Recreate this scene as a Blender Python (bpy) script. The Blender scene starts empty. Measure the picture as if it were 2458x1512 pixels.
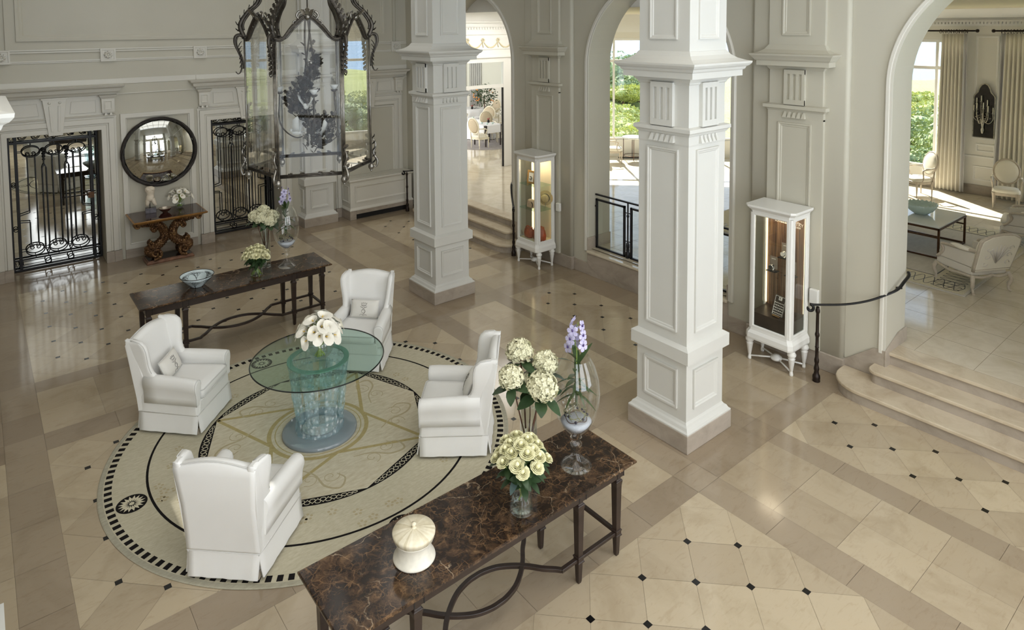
import bpy, bmesh, math, random
from math import sin, cos, pi, radians, degrees, sqrt, atan2, hypot
from mathutils import Vector, Matrix
RND = random.Random(7)
SC = bpy.context.scene
COL = SC.collection

# ------------------------------------------------------------------ materials
def lin(c):
    c = c / 255.0
    return c / 12.92 if c <= 0.04045 else ((c + 0.055) / 1.055) ** 2.4
def rgb(r, g, b): return (lin(r), lin(g), lin(b), 1.0)
class NT:
    def __init__(s, name):
        s.m = bpy.data.materials.new(name); s.m.use_nodes = True
        s.t = s.m.node_tree; s.t.nodes.clear()
        s.out = s.n('ShaderNodeOutputMaterial')
    def n(s, typ, **kw):
        nd = s.t.nodes.new(typ)
        for k, v in kw.items():
            if k == 'ins':
                for kk, vv in v.items(): nd.inputs[kk].default_value = vv
            else: setattr(nd, k, v)
        return nd
    def l(s, a, b): s.t.links.new(a, b)
    def bsdf(s, col, rough=.5, metal=0., spec=.5, **kw):
        b = s.n('ShaderNodeBsdfPrincipled')
        b.inputs['Base Color'].default_value = col
        b.inputs['Roughness'].default_value = rough
        b.inputs['Metallic'].default_value = metal
        b.inputs['Specular IOR Level'].default_value = spec
        for k, v in kw.items(): b.inputs[k].default_value = v
        s.l(b.outputs[0], s.out.inputs[0]); s.b = b
        return b
    def coord(s, scale=(1, 1, 1), gen='Object'):
        tc = s.n('ShaderNodeTexCoord'); mp = s.n('ShaderNodeMapping')
        mp.inputs['Scale'].default_value = scale
        s.l(tc.outputs[gen], mp.inputs[0]); return mp.outputs[0]
    def noise(s, vec, scale=5, detail=4, rough=.5, dist=0.):
        nz = s.n('ShaderNodeTexNoise'); nz.inputs['Scale'].default_value = scale
        nz.inputs['Detail'].default_value = detail; nz.inputs['Roughness'].default_value = rough
        nz.inputs['Distortion'].default_value = dist
        s.l(vec, nz.inputs['Vector']); return nz.outputs['Fac']
    def ramp(s, fac, stops):
        r = s.n('ShaderNodeValToRGB'); e = r.color_ramp.elements
        while len(e) < len(stops): e.new(.5)
        for i, (p, c) in enumerate(stops): e[i].position = p; e[i].color = c
        s.l(fac, r.inputs[0]); return r.outputs[0]
    def mix(s, fac, a, b, mode='MIX'):
        m = s.n('ShaderNodeMix', data_type='RGBA', blend_type=mode)
        for sock, v in ((m.inputs[0], fac), (m.inputs[6], a), (m.inputs[7], b)):
            if hasattr(v, 'is_linked') or hasattr(v, 'links'): s.l(v, sock)
            else: sock.default_value = v
        return m.outputs[2]
    def bump(s, h, strength=.2, dist=.01):
        b = s.n('ShaderNodeBump'); b.inputs['Strength'].default_value = strength; b.inputs['Distance'].default_value = dist
        s.l(h, b.inputs['Height']); s.l(b.outputs[0], s.b.inputs['Normal'])

def simple(name, col, rough=.5, metal=0., spec=.5, var=0., scale=6., bump=0., bscale=80., **kw):
    t = NT(name); t.bsdf(col, rough, metal, spec, **kw)
    if var > 0:
        f = t.noise(t.coord(), scale, 5)
        dk = tuple(c * (1 - var) for c in col[:3]) + (1,); lt = tuple(min(1, c * (1 + var * .5)) for c in col[:3]) + (1,)
        t.l(t.ramp(f, [(.3, dk), (.7, lt)]), t.b.inputs['Base Color'])
    if bump > 0: t.bump(t.noise(t.coord(), bscale, 3), bump, .004)
    return t.m

M = {}
M['paint'] = simple('cream_paint', rgb(196, 192, 176), .55, var=.03, scale=1.2)
M['column_paint'] = simple('white_paint', rgb(210, 209, 202), .5, var=.02, scale=2)
M['trim_paint'] = simple('satin_white_paint', rgb(214, 211, 200), .42)
M['lacquer'] = simple('white_lacquer', rgb(236, 235, 229), .3)
M['salon_paint'] = simple('ivory_paint', rgb(240, 237, 227), .55)
M['ceiling_paint'] = simple('ceiling_paint', rgb(206, 202, 190), .7)
M['iron'] = simple('black_iron', rgb(22, 22, 24), .42, .3, var=.2, scale=20)
M['iron_blue'] = simple('dark_iron', rgb(38, 38, 42), .35, .4)
M['iron_bronze'] = simple('bronzed_iron', rgb(46, 36, 30), .4, .5, var=.3, scale=15)
M['pewter'] = simple('aged_pewter', rgb(140, 136, 128), .3, .9, var=.3, scale=18)
M['pewter_dark'] = simple('darkened_pewter', rgb(72, 67, 60), .42, .65, var=.4, scale=25)
M['mirror'] = simple('mirror_glass', rgb(214, 216, 212), .01, 1.0)
M['black_stone'] = simple('black_inset_stone', rgb(14, 13, 14), .25)
M['grout'] = simple('floor_joint', rgb(120, 106, 88), .7)
M['dark_wood'] = simple('dark_walnut', rgb(52, 40, 34), .35, var=.3, scale=9)
M['linen'] = simple('white_linen', rgb(238, 237, 233), .85, spec=.2, var=.015, scale=4, bump=.12, bscale=420)
M['linen_seam'] = simple('linen_piping', rgb(214, 213, 209), .85, spec=.2)
M['pillow'] = simple('pillow_linen', rgb(226, 223, 215), .9, spec=.15, bump=.1, bscale=400)
M['thread'] = simple('grey_thread', rgb(140, 136, 130), .8)
M['dark'] = simple('dark_matte', rgb(30, 28, 27), .8)  # near-black for dark parts; also paints the shade in the radiator recess
M['petal_white'] = simple('white_petal', rgb(244, 240, 226), .5, spec=.3, var=.04, scale=30)
M['petal_rose'] = simple('cream_rose_petal', rgb(238, 234, 190), .5, spec=.3, var=.08, scale=40)
M['petal_hydrangea'] = simple('hydrangea_petal', rgb(226, 222, 188), .6, spec=.2, var=.2, scale=70)
M['petal_orchid'] = simple('lilac_orchid_petal', rgb(196, 190, 222), .5, spec=.3, var=.15, scale=60)
M['spadix'] = simple('yellow_spadix', rgb(226, 190, 80), .6)
M['stem'] = simple('green_stem', rgb(140, 165, 72), .5, var=.2, scale=20)
M['stem_brown'] = simple('woody_stem', rgb(92, 58, 40), .6, var=.3, scale=20)
M['leaf'] = simple('dark_green_leaf', rgb(52, 74, 44), .4, var=.3, scale=15)
M['leaf_orchid'] = simple('orchid_leaf', rgb(58, 80, 38), .35, var=.3, scale=15)
M['leaf_blue'] = simple('eucalyptus_leaf', rgb(84, 104, 100), .5, var=.2, scale=15)
M['root'] = simple('orchid_root', rgb(132, 130, 96), .6, var=.3, scale=20)
M['berry'] = simple('dark_berry', rgb(36, 32, 52), .3)
M['gel'] = simple('glass_beads', rgb(214, 216, 224), .25, spec=.6, var=.1, scale=90, bump=.5, bscale=160)
M['orange'] = simple('orange_leather', rgb(178, 84, 46), .45, var=.25, scale=25)
M['straw'] = simple('straw', rgb(214, 184, 128), .7, var=.15, scale=40)
M['gilt'] = simple('gilt_frame', rgb(196, 152, 88), .35, .6, var=.3, scale=30)
M['paper'] = simple('white_paper', rgb(240, 236, 226), .6)

def glass_mat(name, col=(1, 1, 1, 1), rough=0., ior=1.45, f0=.04, k=.75, p=4.5):
    """thin clear glass: mirror reflection that grows towards grazing view, the rest passes straight through"""
    t = NT(name)
    g = t.n('ShaderNodeBsdfGlossy'); g.inputs['Roughness'].default_value = rough; g.inputs['Color'].default_value = (1, 1, 1, 1)
    tr = t.n('ShaderNodeBsdfTransparent'); tr.inputs['Color'].default_value = col
    lw = t.n('ShaderNodeLayerWeight'); lw.inputs['Blend'].default_value = .5
    pw = t.n('ShaderNodeMath', operation='POWER'); t.l(lw.outputs['Facing'], pw.inputs[0]); pw.inputs[1].default_value = p
    ma = t.n('ShaderNodeMath', operation='MULTIPLY_ADD'); t.l(pw.outputs[0], ma.inputs[0]); ma.inputs[1].default_value = k; ma.inputs[2].default_value = f0
    mx = t.n('ShaderNodeMixShader'); t.l(ma.outputs[0], mx.inputs[0]); t.l(tr.outputs[0], mx.inputs[1]); t.l(g.outputs[0], mx.inputs[2])
    t.l(mx.outputs[0], t.out.inputs[0]); return t.m
M['glass_clear'] = glass_mat('clear_glass', (.97, .98, .98, 1), ior=1.5)
M['glass_pane'] = glass_mat('window_glass', (.96, .98, .97, 1), ior=1.45)
M['glass_lantern'] = glass_mat('lantern_glass', (.95, .96, .95, 1), f0=.012, k=1., p=2.0)
M['glass_green'] = glass_mat('green_glass', (.76, .87, .83, 1), ior=1.5)
M['glass_edge'] = simple('glass_edge', rgb(12, 22, 20), .15)
def refr(name, col, rough, ior=1.45):
    t = NT(name); t.bsdf(col, rough, 0, .5); t.b.inputs['Transmission Weight'].default_value = 1; t.b.inputs['IOR'].default_value = ior
    return t.m
M['crystal'] = refr('moulded_crystal', (.88, .95, .97, 1), .06, 1.45)
_t = M['crystal'].node_tree
def _crys():
    t = NT('frosted_crystal'); t.bsdf((.9, .95, .96, 1), .14, 0, .9)
    v = t.n('ShaderNodeTexVoronoi'); v.inputs['Scale'].default_value = 17; t.l(t.coord((1, 1, .7)), v.inputs['Vector'])
    t.bump(v.outputs['Distance'], 1., .03)
    tr = t.n('ShaderNodeBsdfTransparent'); tr.inputs['Color'].default_value = (.86, .94, .96, 1)
    mx = t.n('ShaderNodeMixShader'); t.l(t.ramp(v.outputs['Distance'], [(.03, (.6, .6, .6, 1)), (.4, (.12, .12, .12, 1))]), mx.inputs[0]); t.l(tr.outputs[0], mx.inputs[1]); t.l(t.b.outputs[0], mx.inputs[2]); t.l(mx.outputs[0], t.out.inputs[0])
    return t.m
M['crystal_frost'] = _crys()
M['water'] = glass_mat('vase_water', (.93, .96, .94, 1), f0=.02, k=.4)

def marble_floor():
    t = NT('travertine_floor'); t.bsdf(rgb(200, 184, 158), .1, 0, .5)
    at = t.n('ShaderNodeAttribute', attribute_name='tint')
    base = t.ramp(at.outputs['Fac'], [(0., rgb(150, 134, 113)), (.34, rgb(166, 150, 127)), (.42, rgb(172, 156, 131)), (1., rgb(196, 180, 152))])
    vec = t.coord((1, 1, 1))
    n1 = t.noise(vec, 1.6, 8, .62, .6)
    cl = t.ramp(n1, [(.25, (.74, .70, .64, 1)), (.5, (1, 1, 1, 1)), (.75, (1.0, .98, .95, 1))])
    c = t.mix(.75, base, cl, 'MULTIPLY')
    v2 = t.coord((1, 3.5, 1)); n2 = t.noise(v2, 5., 10, .7, 1.2)
    cl2 = t.ramp(n2, [(.34, (.78, .72, .66, 1)), (.46, (1, 1, 1, 1))])
    c = t.mix(.4, c, cl2, 'MULTIPLY')
    t.l(c, t.b.inputs['Base Color'])
    rr = t.n('ShaderNodeMapRange'); rr.inputs[3].default_value = .07; rr.inputs[4].default_value = .17
    t.l(n1, rr.inputs[0]); t.l(rr.outputs[0], t.b.inputs['Roughness'])
    return t.m
M['floor'] = marble_floor()
def stone(name, a, b, rough=.3):
    t = NT(name); t.bsdf(a, rough)
    n1 = t.noise(t.coord((1, 1, 1.6)), 2.2, 8, .65, .8)
    t.l(t.ramp(n1, [(.3, b), (.6, a)]), t.b.inputs['Base Color']); return t.m
M['travertine'] = stone('travertine_base', rgb(176, 165, 151), rgb(152, 141, 127))
M['step_stone'] = stone('step_travertine', rgb(206, 192, 168), rgb(182, 165, 140), .25)
M['salon_floor'] = stone('salon_floor_stone', rgb(214, 204, 184), rgb(196, 184, 160), .08)
def emperador():
    t = NT('brown_emperador_marble'); t.bsdf(rgb(60, 40, 30), .12, 0, .5)
    vec = t.coord((1, 1, 1))
    n1 = t.noise(vec, 9, 8, .65, .8)
    base = t.ramp(n1, [(.28, rgb(20, 15, 13)), (.48, rgb(46, 34, 27)), (.6, rgb(80, 60, 43)), (.78, rgb(146, 116, 82))])
    # warped cracks
    nz = t.n('ShaderNodeTexNoise'); nz.inputs['Scale'].default_value = 6; nz.inputs['Detail'].default_value = 6; t.l(vec, nz.inputs['Vector'])
    wv = t.n('ShaderNodeVectorMath', operation='MULTIPLY_ADD'); t.l(nz.outputs['Color'], wv.inputs[0]); wv.inputs[1].default_value = (.18, .18, .18); t.l(vec, wv.inputs[2])
    for sc, w, col, k in ((11, .05, rgb(146, 112, 78), .62), (26, .065, rgb(124, 95, 66), .58), (2.1, .007, rgb(206, 182, 150), .7)):
        v = t.n('ShaderNodeTexVoronoi', feature='DISTANCE_TO_EDGE'); v.inputs['Scale'].default_value = sc; t.l(wv.outputs[0], v.inputs['Vector'])
        msk = t.ramp(v.outputs['Distance'], [(0., (k, k, k, 1)), (w, (0, 0, 0, 1))])
        n3 = t.noise(vec, 4.3 + sc * .2, 3); cut = t.ramp(n3, [(.45, (0, 0, 0, 1)), (.6, (1, 1, 1, 1))])
        mm = t.mix(1., msk, cut, 'MULTIPLY')
        base = t.mix(mm, base, col)
    t.l(base, t.b.inputs['Base Color']); return t.m
M['emperador'] = emperador()
def wool(name, a, b, sc=14.):
    t = NT(name); t.bsdf(a, .95, 0, .1)
    f = t.noise(t.coord((1, 3, 1)), sc, 8, .7)
    t.l(t.ramp(f, [(.3, b), (.65, a)]), t.b.inputs['Base Color'])
    t.bump(t.noise(t.coord(), 300, 2), .25, .004); return t.m
M['wool_field'] = wool('rug_ivory_wool', rgb(202, 195, 172), rgb(182, 174, 148))
M['wool_center'] = wool('rug_pale_wool', rgb(212, 204, 182), rgb(190, 178, 150), 9)
M['wool_edge'] = wool('rug_grey_wool', rgb(178, 173, 154), rgb(158, 153, 134))
M['wool_black'] = wool('rug_black_wool', rgb(34, 31, 30), rgb(22, 20, 20), 40)
M['wool_gold'] = wool('rug_gold_wool', rgb(186, 170, 122), rgb(164, 148, 104), 30)
M['wool_sketch'] = wool('rug_tan_wool', rgb(186, 174, 142), rgb(172, 158, 128), 30)
M['wool_cream'] = wool('rug_cream_wool', rgb(216, 208, 184), rgb(200, 192, 164), 30)

# ------------------------------------------------------------------ mesh builder
class MB:
    def __init__(s):
        s.v = []; s.f = []; s.mi = []; s.sm = []; s.tint = []; s.cur = 0; s.smooth = False; s.tv = .5; s.xf = None
    def add(s, vs, fs, smooth=None):
        b = len(s.v)
        if s.xf is not None: vs = [tuple(s.xf @ Vector(v)) for v in vs]
        s.v.extend(vs)
        for f in fs:
            s.f.append([b + i for i in f]); s.mi.append(s.cur); s.sm.append(s.smooth if smooth is None else smooth); s.tint.append(s.tv)
    def box(s, x0, y0, z0, x1, y1, z1):
        s.add([(x0, y0, z0), (x1, y0, z0), (x1, y1, z0), (x0, y1, z0), (x0, y0, z1), (x1, y0, z1), (x1, y1, z1), (x0, y1, z1)],
              [(0, 3, 2, 1), (4, 5, 6, 7), (0, 1, 5, 4), (1, 2, 6, 5), (2, 3, 7, 6), (3, 0, 4, 7)], False)
    def cbox(s, cx, cy, cz, sx, sy, sz): s.box(cx - sx / 2, cy - sy / 2, cz - sz / 2, cx + sx / 2, cy + sy / 2, cz + sz / 2)
    def loft(s, rings, closed=True, cap0=True, cap1=True, smooth=None):
        n = len(rings[0]); vs = [p for r in rings for p in r]; fs = []
        m = n if closed else n - 1
        for i in range(len(rings) - 1):
            for j in range(m):
                k = (j + 1) % n
                fs.append((i * n + j, i * n + k, (i + 1) * n + k, (i + 1) * n + j))
        sm = s.smooth if smooth is None else smooth
        s.add(vs, fs, sm)
        b = len(s.v) - len(vs)
        if closed and cap0: s.f.append([b + j for j in range(n)][::-1]); s.mi.append(s.cur); s.sm.append(False); s.tint.append(s.tv)
        if closed and cap1: s.f.append([b + (len(rings) - 1) * n + j for j in range(n)]); s.mi.append(s.cur); s.sm.append(False); s.tint.append(s.tv)
    def rloft(s, prof, cap0=True, cap1=True):
        """prof: list of (z, x0, y0, x1, y1) rectangles"""
        s.loft([[(a, b, z), (c, b, z), (c, d, z), (a, d, z)] for z, a, b, c, d in prof], True, cap0, cap1, False)
    def sq(s, cx, cy, prof, cap0=True, cap1=True):
        """square 'lathe': prof (half, z)"""
        s.rloft([(z, cx - h, cy - h, cx + h, cy + h) for h, z in prof], cap0, cap1)
    def lathe(s, prof, c=(0, 0, 0), n=32, smooth=True, cap0=False, cap1=False, axis='z', a0=0., a1=2 * pi):
        full = abs(a1 - a0 - 2 * pi) < 1e-6
        m = n if full else n + 1
        rings = []
        for r, z in prof:
            ring = []
            for j in range(m):
                a = a0 + (a1 - a0) * j / n
                x, y = r * cos(a), r * sin(a)
                p = (x, y, z) if axis == 'z' else ((z, x, y) if axis == 'x' else (x, z, y))
                ring.append((c[0] + p[0], c[1] + p[1], c[2] + p[2]))
            rings.append(ring)
        s.loft(rings, full, cap0, cap1, smooth)
    def tube(s, pts, r, n=8, closed=False, caps=True, smooth=True, flat=1.0, up=None):
        pts = [Vector(p) for p in pts]; m = len(pts)
        if m < 2: return
        rad = r if hasattr(r, '__len__') else [r] * m
        tans = []
        for i in range(m):
            if closed: t = pts[(i + 1) % m] - pts[i - 1]
            else: t = pts[min(i + 1, m - 1)] - pts[max(i - 1, 0)]
            if t.length < 1e-9: t = Vector((0, 0, 1))
            tans.append(t.normalized())
        u = Vector(up) if up else (Vector((0, 0, 1)) if abs(tans[0].z) < .9 else Vector((1, 0, 0)))
        rings = []; nrm = (u - tans[0] * u.dot(tans[0])).normalized()
        for i in range(m):
            t = tans[i]
            if up: nrm = Vector(up) - t * Vector(up).dot(t)
            else: nrm = nrm - t * nrm.dot(t)
            if nrm.length < 1e-6: nrm = t.orthogonal()
            nrm.normalize(); bn = t.cross(nrm)
            rings.append([tuple(pts[i] + nrm * (rad[i] * cos(2 * pi * (j + .5) / n) * flat) + bn * (rad[i] * sin(2 * pi * (j + .5) / n))) for j in range(n)])
        if closed: rings.append(rings[0])
        s.loft(rings, True, caps and not closed, caps and not closed, smooth and n > 4)
    def sphere(s, c, r, n=12, m=8, sx=1, sy=1, sz=1, smooth=True):
        prof = [(sin(pi * i / m), -cos(pi * i / m)) for i in range(m + 1)]
        rings = [[(c[0] + sx * r * q * cos(2 * pi * j / n), c[1] + sy * r * q * sin(2 * pi * j / n), c[2] + sz * r * z) for j in range(n)] for q, z in prof]
        s.loft(rings, True, False, False, smooth)
    def poly(s, pts, flip=False): s.add(list(pts), [tuple(range(len(pts)))[::-1] if flip else tuple(range(len(pts)))], False)
    def prism(s, pts, d, smooth=False):
        """planar polygon pts (3D, counter-clockwise seen from +d side) extruded by vector d"""
        d = Vector(d); a = [tuple(p) for p in pts]; b = [tuple(Vector(p) + d) for p in pts]
        s.loft([a, b], True, True, True, smooth)
    def frame(s, o, u, v, nrm, w, h, prof):
        """mitred moulding: rectangle w x h from corner o along u, v; prof = (inset, height)"""
        o = Vector(o); u = Vector(u); v = Vector(v); nrm = Vector(nrm); rings = []
        for i, t in prof:
            rings.append([tuple(o + u * a + v * b + nrm * t) for a, b in ((i, i), (w - i, i), (w - i, h - i), (i, h - i))])
        s.loft(rings, True, False, False, False)
    def disc(s, c, r, n=32, z=None, r0=0., a0=0., a1=2 * pi):
        if r0 <= 0: s.poly([(c[0] + r * cos(a0 + (a1 - a0) * i / n), c[1] + r * sin(a0 + (a1 - a0) * i / n), c[2]) for i in range(n)])
        else:
            m = n + 1
            vs = [(c[0] + q * cos(a0 + (a1 - a0) * i / n), c[1] + q * sin(a0 + (a1 - a0) * i / n), c[2]) for q in (r0, r) for i in range(m)]
            s.add(vs, [(i, m + i, m + i + 1, i + 1) for i in range(n)], False)
    def build(s, name, mats, parent=None, bevel=0., seg=2, sub=0, tint=False, solid=0., weld=False):
        me = bpy.data.meshes.new(name); me.from_pydata([tuple(v) for v in s.v], [], s.f)
        if not isinstance(mats, (list, tuple)): mats = [mats]
        for m in mats: me.materials.append(m)
        me.polygons.foreach_set('material_index', s.mi); me.polygons.foreach_set('use_smooth', s.sm)
        if tint:
            a = me.attributes.new('tint', 'FLOAT', 'FACE'); a.data.foreach_set('value', s.tint)
        bm = bmesh.new(); bm.from_mesh(me)
        if weld: bmesh.ops.remove_doubles(bm, verts=bm.verts, dist=1e-5)
        if not tint: bmesh.ops.recalc_face_normals(bm, faces=bm.faces)
        bm.to_mesh(me); bm.free(); me.update()
        o = bpy.data.objects.new(name, me); COL.objects.link(o)
        if parent is not None: o.parent = parent
        if bevel > 0:
            b = o.modifiers.new('bevel', 'BEVEL'); b.width = bevel; b.segments = seg; b.limit_method = 'ANGLE'; b.angle_limit = radians(40); b.harden_normals = False
        if sub > 0:
            b = o.modifiers.new('sub', 'SUBSURF'); b.levels = sub; b.render_levels = sub
        if solid > 0:
            b = o.modifiers.new('solid', 'SOLIDIFY'); b.thickness = solid; b.offset = 0
        return o

def tag(o, label=None, cat=None, group=None, kind=None):
    if label: o['label'] = label
    if cat: o['category'] = cat
    if group: o['group'] = group
    if kind: o['kind'] = kind
    return o
def empty(name, loc=(0, 0, 0), rz=0., label=None, cat=None, group=None, kind=None, scale=None):
    o = bpy.data.objects.new(name, None); COL.objects.link(o); o.location = loc; o.rotation_euler = (0, 0, rz); o.empty_display_size = .1
    if scale: o.scale = scale
    return tag(o, label, cat, group, kind)
def dup(root, loc=None, rz=None, label=None, group=None, scale=None, rot=None):
    r = root.copy(); COL.objects.link(r)
    if loc is not None: r.location = loc
    if rz is not None: r.rotation_euler = (0, 0, rz)
    if rot is not None: r.rotation_euler = rot
    if scale is not None: r.scale = (scale,) * 3 if not hasattr(scale, '__len__') else scale
    if label: r['label'] = label
    if group: r['group'] = group
    for ch in list(root.children):
        c = ch.copy(); COL.objects.link(c); c.parent = r
        for g in list(ch.children):
            d = g.copy(); COL.objects.link(d); d.parent = c
    return r
def bez(p, n=12):
    """Catmull-Rom through points"""
    p = [Vector(q) for q in p]; out = []
    for i in range(len(p) - 1):
        a = p[i - 1] if i > 0 else p[i] * 2 - p[i + 1]; b = p[i]; c = p[i + 1]; d = p[i + 2] if i + 2 < len(p) else p[i + 1] * 2 - p[i]
        for k in range(n):
            t = k / n
            out.append(.5 * ((2 * b) + (c - a) * t + (2 * a - 5 * b + 4 * c - d) * t * t + (3 * b - a - 3 * c + d) * t ** 3))
    out.append(p[-1]); return out
def spiral(c, r0, r1, a0, a1, n=24, ux=(1, 0, 0), uy=(0, 0, 1)):
    c = Vector(c); ux = Vector(ux); uy = Vector(uy); o = []
    for i in range(n + 1):
        t = i / n; r = r0 + (r1 - r0) * t; a = a0 + (a1 - a0) * t
        o.append(c + ux * (r * cos(a)) + uy * (r * sin(a)))
    return o

# ------------------------------------------------------------------ camera
def make_camera():
    f, cx, cy = 1598.1388, 1201.8463, 160.2005
    pi_, ro, ya = radians(3.55804323), radians(-0.42479631), radians(51.46631915)
    fw = Vector((cos(ya) * cos(pi_), sin(ya) * cos(pi_), -sin(pi_)))
    r = Vector((sin(ya), -cos(ya), 0)); u = r.cross(fw)
    r2 = r * cos(ro) + u * sin(ro); u2 = -r * sin(ro) + u * cos(ro)
    cd = bpy.data.cameras.new('camera'); co = bpy.data.objects.new('camera', cd); COL.objects.link(co)
    m = Matrix((( r2.x, u2.x, -fw.x), (r2.y, u2.y, -fw.y), (r2.z, u2.z, -fw.z))).to_4x4()
    m.translation = (0, 0, 4.8); co.matrix_world = m
    cd.sensor_fit = 'HORIZONTAL'; cd.sensor_width = 36; cd.lens = f * 36 / 2458
    cd.shift_x = (1229 - cx) / 2458; cd.shift_y = (cy - 756) / 2458
    cd.clip_start = .05; cd.clip_end = 6000
    SC.camera = co
make_camera()
SC.view_settings.view_transform = 'Standard'; SC.view_settings.look = 'None'; SC.view_settings.gamma = 1; SC.view_settings.use_curve_mapping = False
# ------------------------------------------------------------------ the setting
H = .32207
def clip(poly, x0, y0, x1, y1):
    for ax, val, sgn in ((0, x0, 1), (0, x1, -1), (1, y0, 1), (1, y1, -1)):
        out = []
        for i in range(len(poly)):
            a, b = poly[i - 1], poly[i]
            ia, ib = (a[ax] - val) * sgn >= 0, (b[ax] - val) * sgn >= 0
            if ia != ib:
                t = (val - a[ax]) / (b[ax] - a[ax]); out.append((a[0] + (b[0] - a[0]) * t, a[1] + (b[1] - a[1]) * t))
            if ib: out.append(b)
        poly = out
        if len(poly) < 3: return None
    return poly
def make_floor():
    mb = MB(); r = random.Random(11)
    mb.cur = 1; mb.poly([(-3.4, -2.2, -.004), (9.5, -2.2, -.004), (9.5, 16.4, -.004), (-3.4, 16.4, -.004)])
    mb.cur = 0
    def tile(p, lo, hi, shrink=.0012):
        cx = sum(q[0] for q in p) / len(p); cy = sum(q[1] for q in p) / len(p)
        pts = []
        for q in p:
            d = hypot(q[0] - cx, q[1] - cy) or 1
            k = 1 - shrink / d * 1.3; pts.append((cx + (q[0] - cx) * k, cy + (q[1] - cy) * k, 0))
        a = sum(pts[i - 1][0] * pts[i][1] - pts[i][0] * pts[i - 1][1] for i in range(len(pts)))
        mb.tv = r.uniform(lo, hi); mb.poly(pts if a > 0 else pts[::-1])
    dots = []
    def panel(x0, y0, x1, y1, ox, oy):
        m0, m1 = int((x0 - ox) / H) - 2, int((x1 - ox) / H) + 2; n0, n1 = int((y0 - oy) / H) - 2, int((y1 - oy) / H) + 2
        for m in range(m0, m1 + 1):
            for n in range(n0, n1 + 1):
                if (m + n) % 2: continue
                x, y = ox + H * m, oy + H * n
                p = clip([(x, y), (x + H, y - H), (x + 2 * H, y), (x + H, y + H)], x0, y0, x1, y1)
                if p: tile(p, .5, .95)
                if x0 + .2 < x < x1 - .2 and y0 + .2 < y < y1 - .2: dots.append((x, y))
    def planks(x0, y0, x1, y1, nx, ny, lo, hi, along_x=False):
        for i in range(nx):
            for j in range(ny):
                a, b = x0 + (x1 - x0) * i / nx, x0 + (x1 - x0) * (i + 1) / nx; c, d = y0 + (y1 - y0) * j / ny, y0 + (y1 - y0) * (j + 1) / ny
                tile([(a, c), (b, c), (b, d), (a, d)], lo, hi)
    ya, yb = (-2.1, .2, 3.879, 4.2, 5.3, 5.735, 8.961, 9.36, 10.5, 10.82, 14.68, 15.6, 16.3), None
    xs = (-3.3, -2.48, -1.18, -.88, .1, .48, 5.646, 6.0, 6.98, 7.28, 8.58, 9.4)
    kx = 'DPDLDPDLDPD'; ky = 'DPDLDPDLDPDD'
    for i in range(len(xs) - 1):
        for j in range(len(ya) - 1):
            a, b, c, d = xs[i], xs[i + 1], ya[j], ya[j + 1]; k1, k2 = kx[i], ky[j]
            if k1 == 'P' and k2 == 'P':
                if i == 5: ox, oy = .8017, {1: 3.557, 5: 8.317, 9: 14.0386}[j]
                else: ox, oy = (7.93 if i == 9 else -1.83), {1: 3.562, 5: 8.6127, 9: 14.367}[j]
                if i == 5 and j == 1: ox = 5.0073
                panel(a, c, b, d, ox, oy)
            elif k1 == 'L' and k2 == 'P': planks(a, c, b, d, 2, max(1, round((d - c) / .64)), .42, .85)
            elif k2 == 'L' and k1 == 'P': planks(a, c, b, d, max(1, round((b - a) / .64)), 2, .36, .75)
            else:
                nx = max(1, round((b - a) / .7)); ny = max(1, round((d - c) / .7)); planks(a, c, b, d, nx, ny, .02, .3)
    mb.cur = 2; mb.tv = .5
    for x, y in dots: mb.poly([(x - .028, y - .028, .0008), (x + .028, y - .028, .0008), (x + .028, y + .028, .0008), (x - .028, y + .028, .0008)])
    o = mb.build('floor', [M['floor'], M['grout'], M['black_stone']], tint=True)
    tag(o, 'polished beige travertine floor inlaid with small black squares', 'floor', kind='structure')
make_floor()

MOLD = [(0, 0), (0, .02), (.014, .024), (.022, .012), (.034, .012), (.04, 0)]
MOLD_S = [(0, 0), (0, .014), (.01, .016), (.02, .006), (.026, 0)]
def flutes(mb, o, u, n, w, z0, z1, k=3):
    """raised tablet with round-headed channels: three sunk strips framed by bars"""
    o = Vector(o); u = Vector(u); n = Vector(n); up = Vector((0, 0, 1))
    def slab(a, b, z0_, z1_, d0, d1):
        p = [o + u * a + up * z0_, o + u * b + up * z0_, o + u * b + up * z1_, o + u * a + up * z1_]
        mb.loft([[tuple(q + n * d0) for q in p], [tuple(q + n * d1) for q in p]], True, True, True, False)
    slab(-w / 2, w / 2, z0, z1, 0, .022)
    bw = w / (2 * k + 1)
    for i in range(k + 1): slab(-w / 2 + 2 * i * bw, -w / 2 + (2 * i + 1) * bw, z0 + .0, z1, .022, .047)
    slab(-w / 2, w / 2, z0, z0 + .07, .022, .0465); slab(-w / 2, w / 2, z1 - .06, z1, .022, .0465)
def guttae(mb, o, u, n, w, z, k=5):
    o = Vector(o); u = Vector(u); n = Vector(n)
    for i in range(k):
        c = o + u * (-w / 2 + w * (i + .5) / k)
        a = .012; b = .026; h = .08
        r0 = [c + u * (-a) + n * .0, c + u * a + n * .0, c + u * a + n * .012, c + u * (-a) + n * .012]
        r1 = [c + u * (-b), c + u * b, c + u * b + n * .045, c + u * (-b) + n * .045]
        mb.loft([[tuple(q + Vector((0, 0, z + h))) for q in r0], [tuple(q + Vector((0, 0, z))) for q in r1]], True, True, True, False)
FACES = [((1, 0, 0), (0, -1, 0)), ((0, 1, 0), (1, 0, 0)), ((-1, 0, 0), (0, 1, 0)), ((0, -1, 0), (-1, 0, 0))]
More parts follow.
